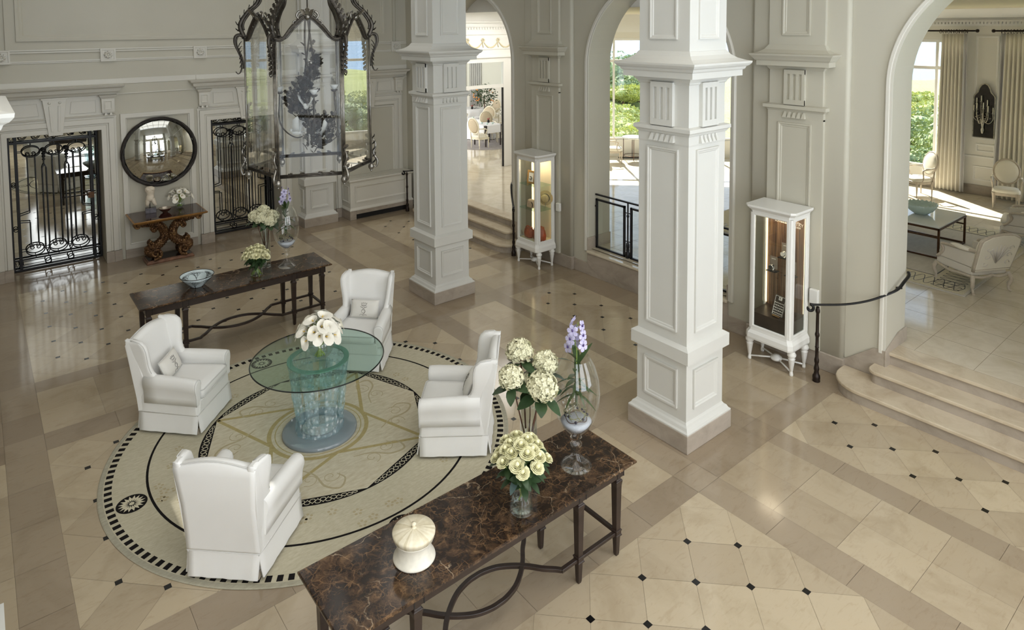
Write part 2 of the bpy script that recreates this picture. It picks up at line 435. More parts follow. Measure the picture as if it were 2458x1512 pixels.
def make_column():
    r = empty('column', (0, 0, 0), 0, kind='structure')
    mb = MB(); mb.sq(0, 0, [(.43, 0), (.43, .212)]); mb.build('plinth', M['travertine'], r, bevel=.008)
    mb = MB(); mb.sq(0, 0, [(.425, .2), (.425, .225), (.405, .24), (.39, .27), (.368, .285), (.352, .31), (.352, .97), (.36, .985), (.375, 1.0), (.405, 1.005), (.405, 1.15), (.35, 1.185)])
    for u, n in FACES:
        u = Vector(u); n = Vector(n)
        mb.frame(n * .352 - u * .235 + Vector((0, 0, .43)), u, (0, 0, 1), n, .47, .46, [(0, 0), (0, .024), (.02, .024), (.03, .012), (.045, .01), (.055, 0)])
    mb.build('pedestal', M['column_paint'], r)
    mb = MB(); mb.sq(0, 0, [(.347, 1.17), (.347, 3.48)])
    for u, n in FACES:
        u = Vector(u); n = Vector(n)
        mb.frame(n * .347 - u * .215 + Vector((0, 0, 1.31)), u, (0, 0, 1), n, .43, 2.09, [(0, 0), (0, .022), (.016, .022), (.026, .012), (.04, .01), (.05, 0)])
    mb.build('shaft', M['column_paint'], r)
    mb = MB(); mb.sq(0, 0, [(.347, 3.44), (.352, 3.46), (.352, 3.555), (.362, 3.56), (.375, 3.585), (.395, 3.6), (.395, 3.64), (.342, 3.655), (.342, 4.12), (.36, 4.14), (.36, 4.15), (.395, 4.19), (.395, 4.2), (.48, 4.205), (.48, 4.27), (.50, 4.285), (.51, 4.31), (.535, 4.325), (.555, 4.35), (.558, 4.372), (.51, 4.382), (.44, 4.41), (.385, 4.45), (.355, 4.495), (.347, 4.5), (.347, 7.6)], True, False)
    for u, n in FACES:
        u = Vector(u); n = Vector(n)
        flutes(mb, n * .342, u, n, .31, 3.655, 4.15)
        guttae(mb, n * .352, u, n, .36, 3.475)
        mb.frame(n * .347 - u * .19 + Vector((0, 0, 4.63)), u, (0, 0, 1), n, .38, 2.6, [(0, 0), (0, .02), (.016, .022), (.026, .012), (.04, .01), (.05, 0)])
    mb.build('capital', M['column_paint'], r)
    return r
_c = make_column(); _c.location = (6.475, 4.735, 0); tag(_c, 'white panelled square column in front, to the right of the near marble table', 'column')
dup(_c, (6.475, 9.885, 0), label='white panelled square column behind the wing chairs, left of the far arch')
dup(_c, (6.475, 15.56, 0), label='white panelled half column against the back wall behind the lantern')
dup(_c, (-.395, 4.735, 0), label='white panelled column whose capital shows at the left edge')
dup(_c, (-.395, 9.885, 0), label='white panelled column left of the far gate, out of frame')
dup(_c, (-.395, 15.56, 0), label='white panelled half column at the left end of the back wall')

# ---- arcade walls
def arch_wall(name, x0, x1, y0, y1, top, arches, mat, label):
    """arches: (yc, half, spring, bottom)"""
    mb = MB(); N = 40
    arches = sorted(arches); y = y0
    for yc, hw, sp, bot in arches:
        mb.box(x0, y, 0, x1, yc - hw, top)
        if bot > 0: mb.box(x0, yc - hw, 0, x1, yc + hw, bot)
        pts = [(yc - hw * cos(pi * i / N), sp + hw * sin(pi * i / N)) for i in range(N + 1)]
        for (a, za), (b, zb) in zip(pts[:-1], pts[1:]):
            mb.add([(x0, a, za), (x0, b, zb), (x0, b, top), (x0, a, top)], [(3, 2, 1, 0)], False)
            mb.add([(x1, a, za), (x1, b, zb), (x1, b, top), (x1, a, top)], [(0, 1, 2, 3)], False)
            mb.add([(x0, a, za), (x0, b, zb), (x1, b, zb), (x1, a, za)], [(0, 1, 2, 3)], True)
        y = yc + hw
    mb.box(x0, y, 0, x1, y1, top)
    return tag(mb.build(name, mat), label, 'wall', kind='structure')
ARCH = [(1.963, 1.515, 4.0, 0), (7.285, 1.515, 4.0, .46), (12.6, 1.515, 4.0, 0)]
arch_wall('wall_right', 9.13, 9.73, -2.2, 16.4, 7.6, ARCH, M['paint'], 'cream arcade wall with three round arches opening to the bright rooms')
arch_wall('wall_left', -3.6, -3.03, -2.2, 16.4, 7.6, [], M['paint'], 'plain cream wall on the left side of the hall')
def archivolt(yc, hw, sp, bot, x, d, k):
    mb = MB()
    prof = [(0.0, 0), (0.0, .018), (.03, .018), (.036, .03), (.07, .034), (.085, .02), (.09, 0)]
    path = [(-hw, bot, -1, 0)] + [(-hw * cos(pi * i / 48), sp + hw * sin(pi * i / 48), -cos(pi * i / 48), sin(pi * i / 48)) for i in range(49)] + [(hw, bot, 1, 0)]
    rings = [[(x + d * h, yc + a + na * q, z + nz * q) for q, h in prof] for a, z, na, nz in path]
    mb.loft(rings, False, False, False, False)
    tag(mb.build('trim_%d' % k, M['trim_paint']), 'moulded band around arch %s' % ('at the right', 'in the middle', 'at the back')[k - 1], 'trim', kind='structure')
for k, (yc, hw, sp, b) in enumerate(ARCH): archivolt(yc, hw, sp, max(b, .5) if k != 1 else .46, 9.13, -1, k + 1)

def pilaster(y, lab):
    r = empty('pilaster', (9.13, y, 0), 0, lab, 'pilaster', kind='structure')
    def rect(h, p, z): return (z, -p, -h, .02, h)
    mb = MB(); mb.rloft([rect(.72, .09, 0), rect(.72, .09, .24), rect(.72, .08, .25)]); mb.build('plinth', M['travertine'], r, bevel=.006)
    mb = MB()
    pts = []
    for a in range(7): pts.append((-.075 + .05 * (1 - sin(pi / 2 * a / 6)) - .0, -.70 + .05 * (1 - cos(pi / 2 * a / 6))))
    ring = [(.02, -.70)] + [(-.025 - .05 * sin(pi / 2 * a / 6), -.70 + .05 * (1 - cos(pi / 2 * a / 6))) for a in range(7)] + [(-.025 - .05 * cos(pi / 2 * a / 6), .65 + .05 * sin(pi / 2 * a / 6)) for a in range(7)] + [(.02, .70)]
    mb.loft([[(a, b, z) for a, b in ring] for z in (.25, 7.6)], True, True, True, True)
    mb.build('pier', M['paint'], r)
    mb = MB(); mb.rloft([rect(.40, .13, .25), rect(.40, .13, 3.48)])
    mb.frame((-.13, .24, 1.5), (0, -1, 0), (0, 0, 1), (-1, 0, 0), .48, 1.9, [(0, 0), (0, .018), (.02, .018), (.03, .008), (.05, .006), (.06, 0)])
    mb.build('shaft', M['paint'], r)
    mb = MB(); mb.rloft([rect(.40, .13, 3.46), rect(.40, .135, 3.56), rect(.42, .15, 3.585), rect(.455, .185, 3.6), rect(.455, .185, 3.645), rect(.385, .125, 3.66), rect(.385, .125, 4.14), rect(.42, .16, 4.19), rect(.52, .26, 4.205), rect(.52, .26, 4.27), rect(.545, .285, 4.29), rect(.565, .305, 4.32), rect(.59, .33, 4.35), rect(.6, .335, 4.372), rect(.52, .25, 4.385), rect(.45, .18, 4.43), rect(.41, .14, 4.49), rect(.40, .13, 4.5), rect(.40, .13, 7.6)])
    flutes(mb, (-.125, 0, 0), (0, -1, 0), (-1, 0, 0), .3, 3.66, 4.15); guttae(mb, (-.135, 0, 0), (0, -1, 0), (-1, 0, 0), .34, 3.475)
    mb.frame((-.13, .2, 4.63), (0, -1, 0), (0, 0, 1), (-1, 0, 0), .4, 2.6, [(0, 0), (0, .018), (.02, .018), (.03, .008), (.05, .006), (.06, 0)])
    mb.build('capital', M['paint'], r)
pilaster(4.69, 'cream wall pilaster behind the cabinet with the watches')
pilaster(9.885, 'cream wall pilaster behind the cabinet with glass shelves')
# baseboards on the arcade wall: flat runs and the runs that climb beside the steps
def wall_base():
    mb = MB()
    X0, X1 = 9.105, 9.14
    for a, b in ((4.02, 4.0), ): pass
    for y0, y1 in ((5.41, 5.77), (8.8, 9.165)): mb.box(X0, y0, 0, X1, y1, .23)
    for s, ya, yb, yc in ((1, 4.0, 3.62, 3.478), (-1, 10.585, 10.95, 11.085)):
        p = [(X0, ya, 0), (X0, yc, 0), (X0, yc, .54), (X0, yb, .53), (X0, ya, .23)]
        mb.prism(p if s < 0 else p[::-1], (X1 - X0, 0, 0))
        # on the jamb
        q = [(9.1, yc - s * .0, 0), (9.76, yc, 0), (9.76, yc, .69), (9.5, yc, .68), (9.1, yc, .54)]
        mb.prism(q, (0, -s * .02, 0))
    mb.box(9.1, 5.77, 0, 9.14, 8.8, .43)
    mb.box(9.1, 5.775, .46, 9.74, 5.79, .72); mb.box(9.1, 8.78, .46, 9.74, 8.797, .72)
    o = mb.build('baseboard_right', M['travertine'], bevel=.004); tag(o, 'beige stone baseboard along the arcade wall', 'baseboard', kind='structure')
    mb = MB(); mb.box(9.07, 5.77, .43, 9.75, 8.8, .475); tag(mb.build('sill', M['salon_floor'], bevel=.012), 'pale stone sill of the middle arch below the iron railing', 'sill', kind='structure')
wall_base()

# ---- steps under the right and the far arch
def steps(y0, y1, ends, lab):
    r = empty('stone_steps', (8.9, (y0 + y1) / 2, 0), 0, lab, 'steps', kind='structure')
    ym = (y0 + y1) / 2
    for k, (xn, ext, rad, z0, z1) in enumerate(((8.53, .5, .42, 0, .167), (8.87, .13, .12, .16, .334), (9.2, -.03, .0, .33, .502))):
        for nm, dx, za, zb, mt in (('riser', .03, z0, z1 - .045, 'travertine'), ('tread', 0., z1 - .045, z1, 'step_stone')):
            ring = []
            lo, hi = (y0 - (ext if 'l' in ends else 0)), (y1 + (ext if 'h' in ends else 0)); X = xn + dx; lo += dx; hi -= dx; bx = 9.2 + .33 if k == 2 else 9.35
            if k == 2: lo, hi = y0, y1
            rr = max(rad - dx, .001)
            if 'h' in ends and rr > .01:
                ring += [(bx if k else 9.1, hi)]
                ring += [(X + rr - rr * sin(pi / 2 * a / 8) * 1, hi - rr + rr * cos(pi / 2 * a / 8)) for a in range(9)]
            else: ring += [(bx, hi), (X, hi)]
            if 'l' in ends and rr > .01:
                ring += [(X + rr - rr * cos(pi / 2 * a / 8), lo + rr - rr * sin(pi / 2 * a / 8)) for a in range(9)] + [(bx if k else 9.1, lo)]
            else: ring += [(X, lo), (bx, lo)]
            mb = MB(); mb.loft([[(a - 8.9, b - ym, za) for a, b in ring], [(a - 8.9, b - ym, zb) for a, b in ring]], True, True, True, False)
            mb.build(nm, M[mt], r, bevel=.012 if nm == 'tread' else 0)
steps(.448, 3.478, 'lh', 'three pale stone steps rising into the right arch')
steps(11.085, 14.115, 'lh', 'three pale stone steps rising into the far arch')

# ---- back wall
def back_wall():
    mb = MB()
    Y0, Y1 = 15.53, 16.5
    ops = [(.46, 2.0, 2.75), (4.1, 5.64, 2.75)]
    x = -3.6
    for a, b, h in ops:
        mb.box(x, Y0, 0, a, Y1, 7.6); mb.box(a, Y0, h, b, Y1, 7.6); mb.box(a, 16.12, 0, b, Y1, h); x = b
    mb.box(x, Y0, 0, 9.73, Y1, 7.6)
    tag(mb.build('wall_back', M['paint']), 'cream panelled back wall with two gated openings and a round mirror', 'wall', kind='structure')
    n = (0, -1, 0); u = (1, 0, 0); v = (0, 0, 1)
    def bay(xc, k, lab):
        r = empty('trim_%d' % k, (xc, Y0, 0), 0, lab, 'trim', kind='structure')
        mb = MB()
        # casing: jambs and head with steps
        for s in (-1, 1):
            for a, b, d in ((.77, .86, .05), (.86, .90, .035), (.90, 1.0, .06), (1.0, 1.04, .03)):
                x0, x1 = sorted((s * a, s * b)); mb.box(x0, -d, .23, x1, .01, 2.76 + (a - .77) * 1.0 + .02)
        for a, b, d in ((2.75, 2.84, .05), (2.84, 2.88, .035), (2.88, 2.98, .06), (2.98, 3.03, .03)):
            w = .77 + (b - 2.75); mb.box(-w, -d - .0004, a, w, .01, b)
        mb.build('casing', M['trim_paint'], r, bevel=.006, seg=1)
        mb = MB(); mb.rloft([(3.03, -1.03, -.05, 1.03, .01), (3.06, -1.03, -.06, 1.03, .01), (3.06, -.98, -.02, .98, .01), (3.45, -.98, -.02, .98, .01), (3.46, -1.06, -.07, 1.06, .01), (3.5, -1.07, -.1, 1.07, .01), (3.53, -1.12, -.14, 1.12, .01), (3.59, -1.14, -.16, 1.14, .01), (3.62, -1.19, -.22, 1.19, .01), (3.655, -1.2, -.24, 1.2, .01), (3.66, -1.16, -.2, 1.16, .01)])
        for s in (-1, 1):  # slanting raised tablets of the frieze
            p = [(s * .25, 3.12), (s * .70, 3.12), (s * .70, 3.36), (s * .28, 3.36)]
            if s < 0: p = p[::-1]
            p2 = [(a * .97 + s * .012, .5 * (b - 3.24) * 1.9 + 3.24) for a, b in p]
            mb.loft([[(a, -.02, b) for a, b in p], [(a, -.04, b) for a, b in p], [(a, -.04, b) for a, b in p2], [(a, -.028, b) for a, b in p2]], True, False, True, False)
        mb.build('entablature', M['trim_paint'], r)
        mb = MB()
        p0 = [(-.115, 2.72), (.115, 2.72), (.2, 3.44), (-.2, 3.44)]
        mb.loft([[(a, -.02, b) for a, b in p0], [(a, -.085, b) for a, b in p0]], True, True, True, False)
        for s in (-1, 1):
            q = [(s * .035, 2.8), (s * .075, 2.8), (s * .1, 3.3), (s * .055, 3.3)]
            if s < 0: q = q[::-1]
            mb.loft([[(a, -.085, b) for a, b in q], [(a, -.1, b) for a, b in q]], True, True, True, False)
            mb.sphere((s * .085, -.085, 3.36), .026, 10, 6)
        mb.box(-.22, -.09, 3.42, .22, -.01, 3.455)
        mb.build('keystone', M['trim_paint'], r, bevel=.004, seg=1)
        for s in (-1, 1):
            mb = MB(); c = s * .9
            mb.rloft([(3.09, c - .105, -.10, c + .105, 0), (3.12, c - .11, -.11, c + .11, 0), (3.38, c - .115, -.12, c + .115, 0), (3.42, c - .14, -.15, c + .14, 0), (3.455, c - .16, -.17, c + .16, 0)])
            mb.frame((c - .07, -.115, 3.16), u, v, n, .14, .18, MOLD_S)
            for d in (-.045, .045): mb.loft([[(c + d - .012, -.1, 3.09), (c + d + .012, -.1, 3.09), (c + d + .012, -.07, 3.09), (c + d - .012, -.07, 3.09)], [(c + d - .028, -.115, 3.045), (c + d + .028, -.115, 3.045), (c + d + .028, -.06, 3.045), (c + d - .028, -.06, 3.045)]], True, True, True, False)
            mb.build('corbel', M['trim_paint'], r)
        mb = MB()
        for s in (-1, 1):
            for a, b, d in ((.765, .91, .062), (.91, 1.05, .07)):
                x0, x1 = sorted((s * a, s * b)); mb.box(x0, -d, 0, x1, .01, .226)
        mb.build('plinth_block', M['travertine'], r, bevel=.005)
        return r
    bay(1.23, 4, 'white moulded door surround with keystone at the left gate')
    bay(4.87, 5, 'white moulded door surround with keystone behind the lantern')
    b3 = bay(8.0, 6, 'white moulded blind surround above the radiator cover')
    b3.scale = (.93, 1, 1)
    # blind panel of the right bay, niche frame, string courses
    mb = MB()
    mb.frame((7.26, Y0, .3), u, v, n, 1.47, 2.42, [(0, 0), (0, .02), (.03, .02), (.05, 0)])
    tag(mb.build('trim_7', M['trim_paint']), 'thin panel moulding above the radiator cover', 'trim', kind='structure')
    mb = MB()
    mb.frame((2.345, Y0, .2), u, v, n, 1.41, 2.84, [(0, 0), (0, .05), (.09, .05), (.1, .03), (.115, .025), (.125, 0)])
    tag(mb.build('trim_8', M['trim_paint']), 'white panel frame around the round mirror', 'trim', kind='structure')
    mb = MB(); mb.box(2.345, Y0 - .028, 0, 3.755, Y0, .22)
    for a, b in ((-.4, .2), (5.9, 9.13)): mb.box(a, Y0 - .03, 0, b, Y0, .22)
    tag(mb.build('baseboard_back', M['travertine'], bevel=.005), 'beige stone baseboard of the back wall', 'baseboard', kind='structure')
    mb = MB()
    mb.box(-3, Y0 - .02, 3.45, 9.13, Y0, 3.47); mb.box(-3, Y0 - .012, 3.66, 9.13, Y0, 3.775)
    for a, b in ((4.15, 5.6),): mb.box(3.83, Y0 - .03, 3.66, 5.9, Y0, 3.775)
    for z, d in ((4.145, .014), (4.172, .026), (4.345, .026), (4.385, .014)): mb.box(-3, Y0 - d, z - .014, 9.13, Y0, z + .014)
    tag(mb.build('trim_9', M['trim_paint'], bevel=.004, seg=1), 'string course and frieze bands running across the back wall', 'trim', kind='structure')
    mb = MB()
    for x0, x1 in ((.68, 5.45), (7.3, 8.5), (-2.8, -1)): mb.frame((x0, Y0, 4.56), u, v, n, x1 - x0, 2.6, [(0, 0), (0, .03), (.05, .03), (.07, .015), (.1, .015), (.12, 0)])
    for a in (.42, 5.66, 7.0, 8.72): mb.box(a, Y0 - .03, 4.4, a + .02, Y0, 7.5); mb.box(a + .09, Y0 - .03, 4.4, a + .11, Y0, 7.5)
    tag(mb.build('trim_10', M['paint']), 'large panel mouldings on the upper back wall', 'trim', kind='structure')
    def rosette(x, lab):
        r = empty('rosette_block', (x, Y0, 4.267), 0, lab, 'ornament', 'rosette blocks of the frieze', kind='structure')
        mb = MB(); mb.box(-.135, -.045, -.13, .135, 0, .13); mb.frame((-.135, -.045, -.13), u, v, n, .27, .26, [(0, 0), (0, .012), (.03, .012), (.035, 0)]); mb.build('block', M['trim_paint'], r)
        mb = MB(); mb.smooth = True
        for k in range(8):
            a = 2 * pi * k / 8
            pts = [(cos(a + t * .9) * (.02 + .055 * t), -.05 - .022 * sin(pi * t), sin(a + t * .9) * (.02 + .055 * t)) for t in [i / 6 for i in range(7)]]
            mb.tube(pts, [.009, .015, .018, .019, .018, .014, .006], 6)
        mb.sphere((0, -.055, 0), .024, 10, 6); mb.build('rosette', M['trim_paint'], r)
    for x, l in ((.44, 'carved rosette in the frieze at the left edge'), (2.176, 'carved rosette in the frieze above the left end of the mirror panel'), (3.93, 'carved rosette in the frieze beside the lantern'), (5.68, 'carved rosette in the frieze hidden behind the lantern'), (8.8, 'carved rosette in the frieze right of the lantern')): rosette(x, l)
back_wall()

# ---- front wall with assumed tall windows, ceiling
def front_wall():
    mb = MB(); x = -3.6; Y0, Y1 = -2.2, -1.8
    for a, b in ((-2.4, .4), (1.6, 4.5), (5.7, 8.5)):
        mb.box(x, Y0, 0, a, Y1, 7.6); mb.box(a, Y0, 0, b, Y1, .5); mb.box(a, Y0, 6.8, b, Y1, 7.6); x = b
    mb.box(x, Y0, 0, 9.73, Y1, 7.6)
    tag(mb.build('wall_front', M['paint']), 'cream entrance wall with three assumed tall windows', 'wall', kind='structure')
    for k, (a, b) in enumerate(((-2.4, .4), (1.6, 4.5), (5.7, 8.5))):  # windows assumed in this unseen wall, where the front lamps shine in
        mb = MB()
        for t in (0, .33, .67, 1): mb.box(a + (b - a) * t - .03, -2.05, .5, a + (b - a) * t + .03, -1.98, 6.8)
        for z in (.5, 2.6, 4.7, 6.8): mb.box(a, -2.05, z - .03, b, -1.98, z + .03)
        tag(mb.build('window_%d' % (k + 1), M['trim_paint']), 'assumed tall white framed window %s of the entrance wall' % ('at the left', 'in the middle', 'at the right')[k], 'window', kind='structure')
    mb = MB()
    for a, b, c, d in ((-3.7, -2.3, 9.8, -1.2), (-3.7, -1.2, -1.05, 4.4), (7.15, -1.2, 9.8, 4.4), (-3.7, 4.4, 9.8, 8.9), (-3.7, 8.9, -.55, 14.1), (6.65, 8.9, 9.8, 14.1), (-3.7, 14.1, 9.8, 16.6)): mb.box(a, b, 7.6, c, d, 7.8)
    for a, b, c, d in ((-1.1, -1.3, 7.2, 4.5), (-.6, 8.8, 6.7, 14.2)): mb.box(a, b, 7.9, c, d, 8.0)  # covers above the added openings, put there to keep the sun out
    tag(mb.build('ceiling', M['ceiling_paint']), 'plain white ceiling of the hall', 'ceiling', kind='structure')
front_wall()
def fill_openings():  # made-up ceiling openings with bars, added to carry the overhead fill lamps
    for k, (x0, y0, x1, y1) in enumerate(((-1.05, -1.2, 7.15, 4.4), (-.55, 8.9, 6.65, 14.1))):
        mb = MB()
        for i in range(7): x = x0 + (x1 - x0) * i / 6; mb.box(x - .03, y0, 7.62, x + .03, y1, 7.7)
        for i in range(5): y = y0 + (y1 - y0) * i / 4; mb.box(x0, y - .03, 7.62, x1, y + .03, 7.7)
        tag(mb.build('window_%d' % (11 + k), M['trim_paint']), 'glazed skylight in the ceiling over the %s end of the hall' % ('entrance', 'mirror')[k], 'window', kind='structure')
fill_openings()
# ------------------------------------------------------------------ salon beyond the right and middle arch
M['salon_trim'] = simple('salon_white_trim', rgb(246, 244, 238), .45)
M['curtain'] = simple('cream_curtain', rgb(240, 234, 218), .9, spec=.1, bump=.08, bscale=200)
M['curtain_pattern'] = simple('curtain_border', rgb(206, 204, 202), .9, spec=.1)
M['greige'] = simple('limed_wood', rgb(196, 184, 166), .5, var=.12, scale=18)
M['ivory_wood'] = simple('ivory_painted_wood', rgb(232, 224, 200), .45)
M['upholstery'] = simple('ivory_upholstery', rgb(238, 232, 216), .85, spec=.15, bump=.06, bscale=300)
M['upholstery_grey'] = simple('pale_grey_upholstery', rgb(222, 215, 203), .85, spec=.15, bump=.06, bscale=300)
M['damask'] = simple('damask_motif', rgb(212, 206, 196), .7)
M['cane'] = simple('woven_cane', rgb(196, 180, 152), .7, var=.15, scale=60)
M['celadon'] = simple('celadon_glaze', rgb(196, 216, 208), .2, var=.06, scale=8)
M['bronze'] = simple('bronze_metal', rgb(92, 66, 46), .4, .7, var=.3, scale=12)
M['table_white'] = simple('white_glass_top', rgb(226, 230, 226), .04)
M['silver'] = simple('silver_leaf', rgb(190, 184, 168), .35, .8, var=.4, scale=25)
M['antique_mirror'] = simple('antique_mirror', rgb(92, 88, 84), .15, .9, var=.3, scale=9)
M['candle'] = simple('candle_wax', rgb(240, 234, 216), .5)
M['salon_rug'] = wool('salon_rug_wool', rgb(206, 200, 188), rgb(192, 186, 174), 4)
M['tablecloth'] = simple('white_tablecloth', rgb(238, 238, 240), .9, spec=.1)
M['tan_ceiling'] = simple('salon_ceiling', rgb(214, 202, 184), .7)
M['terracotta'] = simple('citrus_fruit', rgb(226, 140, 60), .45)
M['carpet_blue'] = wool('dining_rug_wool', rgb(178, 172, 168), rgb(148, 142, 142), 6)
FZ = .5
def xyline(name, pts, z0, z1, th, mat, label, cat, kind='structure'):
    mb = MB()
    for (a, b) in zip(pts[:-1], pts[1:]):
        d = Vector((b[0] - a[0], b[1] - a[1], 0)).normalized(); n = Vector((d.y, -d.x, 0)) * th
        p = [(a[0], a[1], z0), (b[0], b[1], z0), (b[0] + n.x, b[1] + n.y, z0), (a[0] + n.x, a[1] + n.y, z0)]
        mb.prism(p, (0, 0, z1 - z0))
    return tag(mb.build(name, mat), label, cat, kind=kind)
def wall_with_windows(name, A, B, z0, z1, th, wins, mat, label, sill, head):
    """wall from A to B (room on the left of A->B... inner face on the line), wins = list of (t0, t1) metres"""
    A = Vector((A[0], A[1], 0)); B = Vector((B[0], B[1], 0)); L = (B - A).length; d = (B - A) / L; n = Vector((-d.y, d.x, 0))
    mb = MB()
    def seg(a, b, za, zb):
        if b - a < 1e-4: return
        P = [A + d * a, A + d * b, A + d * b + n * th, A + d * a + n * th]
        mb.prism([(q.x, q.y, za) for q in P], (0, 0, zb - za))
    t = 0
    for a, b in wins:
        seg(t, a, z0, z1); seg(a, b, z0, sill); seg(a, b, head, z1); t = b
    seg(t, L, z0, z1)
    tag(mb.build(name, mat), label, 'wall', kind='structure')
    return A, d, n
def window(k, A, d, n, a, b, sill, head, tr, mull, label, off=.1):
    r = empty('window_%d' % k, tuple(A + d * a + n * off), atan2(d.y, d.x), label, 'window', kind='structure')
    w = b - a; mb = MB()
    for x0, x1, za, zb in ((0, .07, sill, head), (w - .07, w, sill, head), (0, w, sill, sill + .07), (0, w, head - .08, head), (0, w, tr - .045, tr + .045)): mb.box(x0, -.06, za, x1, .0, zb)
    for m in mull: mb.box(m - .035, -.062, sill, m + .035, .0, head)
    mb.build('window_frame', M['salon_trim'], r, bevel=.008, seg=1)
    mb = MB(); mb.poly([(0, -.03, sill), (w, -.03, sill), (w, -.03, head), (0, -.03, head)]); mb.build('pane', M['glass_pane'], r)
    return r
def portal(A, d, n, a, b, sill, head, off=.25):
    c = A + d * (a + b) / 2 + n * off; l = bpy.data.lights.new('daylight_portal', 'AREA'); l.shape = 'RECTANGLE'; l.size = b - a; l.size_y = head - sill; l.energy = 1
    l.cycles.is_portal = True
    o = bpy.data.objects.new('daylight_portal', l); COL.objects.link(o); o.location = (c.x, c.y, (sill + head) / 2)
    o.rotation_euler = (-n).to_track_quat('-Z', 'Z').to_euler()
def salon():
    mb = MB(); mb.poly([(9.2, -2.2, .497), (19.6, -2.2, .497), (19.6, 11.4, .497), (15.0, 16.0, .497), (9.2, 10.2, .497)])
    mb.poly([(9.2, 10.0, .4965), (14.5, 14.6, .4965), (14.5, 15.8, .4965), (9.2, 15.8, .4965)])
    tag(mb.build('floor_salon', M['salon_floor']), 'polished pale stone floor of the raised salon', 'floor', kind='structure')
    mb = MB(); r = random.Random(3)
    for i in range(16):
        x = 9.53 + i * .66
        mb.box(x - .002, -2, .4972, x + .002, 10.2, .4976)
    for j in range(20):
        y = -2 + j * .66; mb.box(9.5, y - .002, .4972, 19.5, y + .002, .4976)
    tag(mb.build('floor_joint', M['grout']), 'thin joints between the salon floor slabs', 'floor', kind='structure')
    mb = MB(); mb.poly([(9.7, -2.2, 5.12), (19.6, -2.2, 5.12), (19.6, 11.4, 5.12), (15.0, 16.0, 5.12), (9.7, 10.2, 5.12)], True)
    tag(mb.build('ceiling_salon', M['tan_ceiling']), 'beige ceiling of the salon', 'ceiling', kind='structure')
    # window wall x = 19.5 (from high y to low y so the outside lies on +x)
    W1 = [(.3, 1.95), (2.25, 5.18), (6.75, 9.6), (11.3, 13.2)]
    A, d, n = wall_with_windows('wall_salon_window', (19.5, 11.4), (19.5, -2.2), .4, 5.2, .3, W1, M['salon_paint'], 'ivory salon wall with curtained windows', 1.0, 4.36)
    for k, (a, b) in enumerate(W1):
        window(9 if k == 0 else 3 + k, A, d, n, a, b, 1.0, 4.36, 3.62, [] if k == 0 else [.55, b - a - .2] if k == 1 else [b - a - .75], ['narrow salon window next to the bay', 'salon window left of the cream curtain', 'salon window behind the right curtain', 'salon window out of frame'][k])
        portal(A, d, n, a, b, 1.0, 4.36)
    W2 = [(.4, 6.1)]
    A2, d2, n2 = wall_with_windows('wall_salon_bay', (14.9, 16.0), (19.5, 11.4), .4, 5.2, .3, W2, M['salon_paint'], 'low ivory bay wall with a wide window seen through the middle arch', 1.05, 4.36)
    window(7, A2, d2, n2, .4, 6.1, 1.05, 4.36, 3.62, [.2, 1.6, 3.2, 4.7], 'wide bay window seen through the middle arch'); portal(A2, d2, n2, .4, 6.1, 1.05, 4.36)
    xyline('wall_salon_inner', [(9.72, 10.3), (14.9, 16.05)], .4, 5.2, .12, M['salon_paint'], 'ivory partition between salon and landing', 'wall')
    xyline('wall_salon_end', [(19.6, -2.2), (9.6, -2.2)], .4, 5.2, .2, M['salon_paint'], 'ivory end wall of the salon', 'wall')
    # cornice along the window wall
    mb = MB()
    for z0, z1, dd in ((4.70, 4.74, .03), (4.74, 4.80, .06), (4.80, 4.84, .1), (4.84, 5.12, .05)): mb.box(19.5 - dd, -2, z0, 19.52, 11.4, z1)
    y = 3.0
    for i in range(60): mb.box(19.39, 3.0 + i * .075, 4.745, 19.46, 3.0 + i * .075 + .045, 4.795)
    mb.rloft([(4.9, 19.4, -2, 19.5, 11.4), (5.12, 19.1, -2, 19.5, 11.4)])
    dd = Vector((1, -1, 0)).normalized(); nn = Vector((1, 1, 0)).normalized()
    for z0, z1, k in ((4.55, 4.62, .04), (4.62, 4.72, .08), (4.72, 5.12, .14)):
        a = Vector((14.9, 16.0, 0)); b = Vector((19.5, 11.4, 0)); P = [a, b, b - nn * k, a - nn * k]; mb.prism([(q.x, q.y, z0) for q in P][::-1], (0, 0, z1 - z0))
    tag(mb.build('trim_11', M['salon_trim']), 'dentil cornice of the salon', 'trim', kind='structure')
    # panelled pier between the windows, skirting
    mb = MB(); mb.box(19.46, -2, .5, 19.5, 11.4, .74); tag(mb.build('baseboard_salon', M['travertine']), 'beige stone baseboard of the salon', 'baseboard', kind='structure')
    mb = MB(); u = (0, -1, 0); v = (0, 0, 1); nn = (-1, 0, 0)
    mb.box(19.47, 4.8, 1.43, 19.5, 6.1, 1.47)
    for y0, w, z0, h in ((5.53, .44, .86, .36), (5.49, .40, 1.58, .2), (5.56, .48, 1.9, 2.55)): mb.frame((19.5, y0, z0), u, v, nn, w, h, [(0, 0), (0, .02), (.03, .02), (.045, 0)])
    tag(mb.build('trim_12', M['salon_trim']), 'panel mouldings on the pier behind the candle sconce', 'trim', kind='structure')
    mb = MB()  # slab added above the ceilings to stop sun entering through the arch tops
    for P in ([(9.0, -2.4), (19.9, -2.4), (19.9, 11.5), (15.1, 16.3), (9.0, 16.3)], [(9.0, 15.7), (13.9, 15.7), (20.9, 23.7), (14.6, 30), (9.0, 30)]): mb.prism([(a, b, 5.75) for a, b in P], (0, 0, .15))
    mb.box(9.731, -2.2, 5.12, 9.76, 16.4, 5.75); tag(mb.build('roof', M['salon_trim']), 'flat roof slab added over the rooms beyond the arches to block the sun', 'roof', kind='structure')
salon()
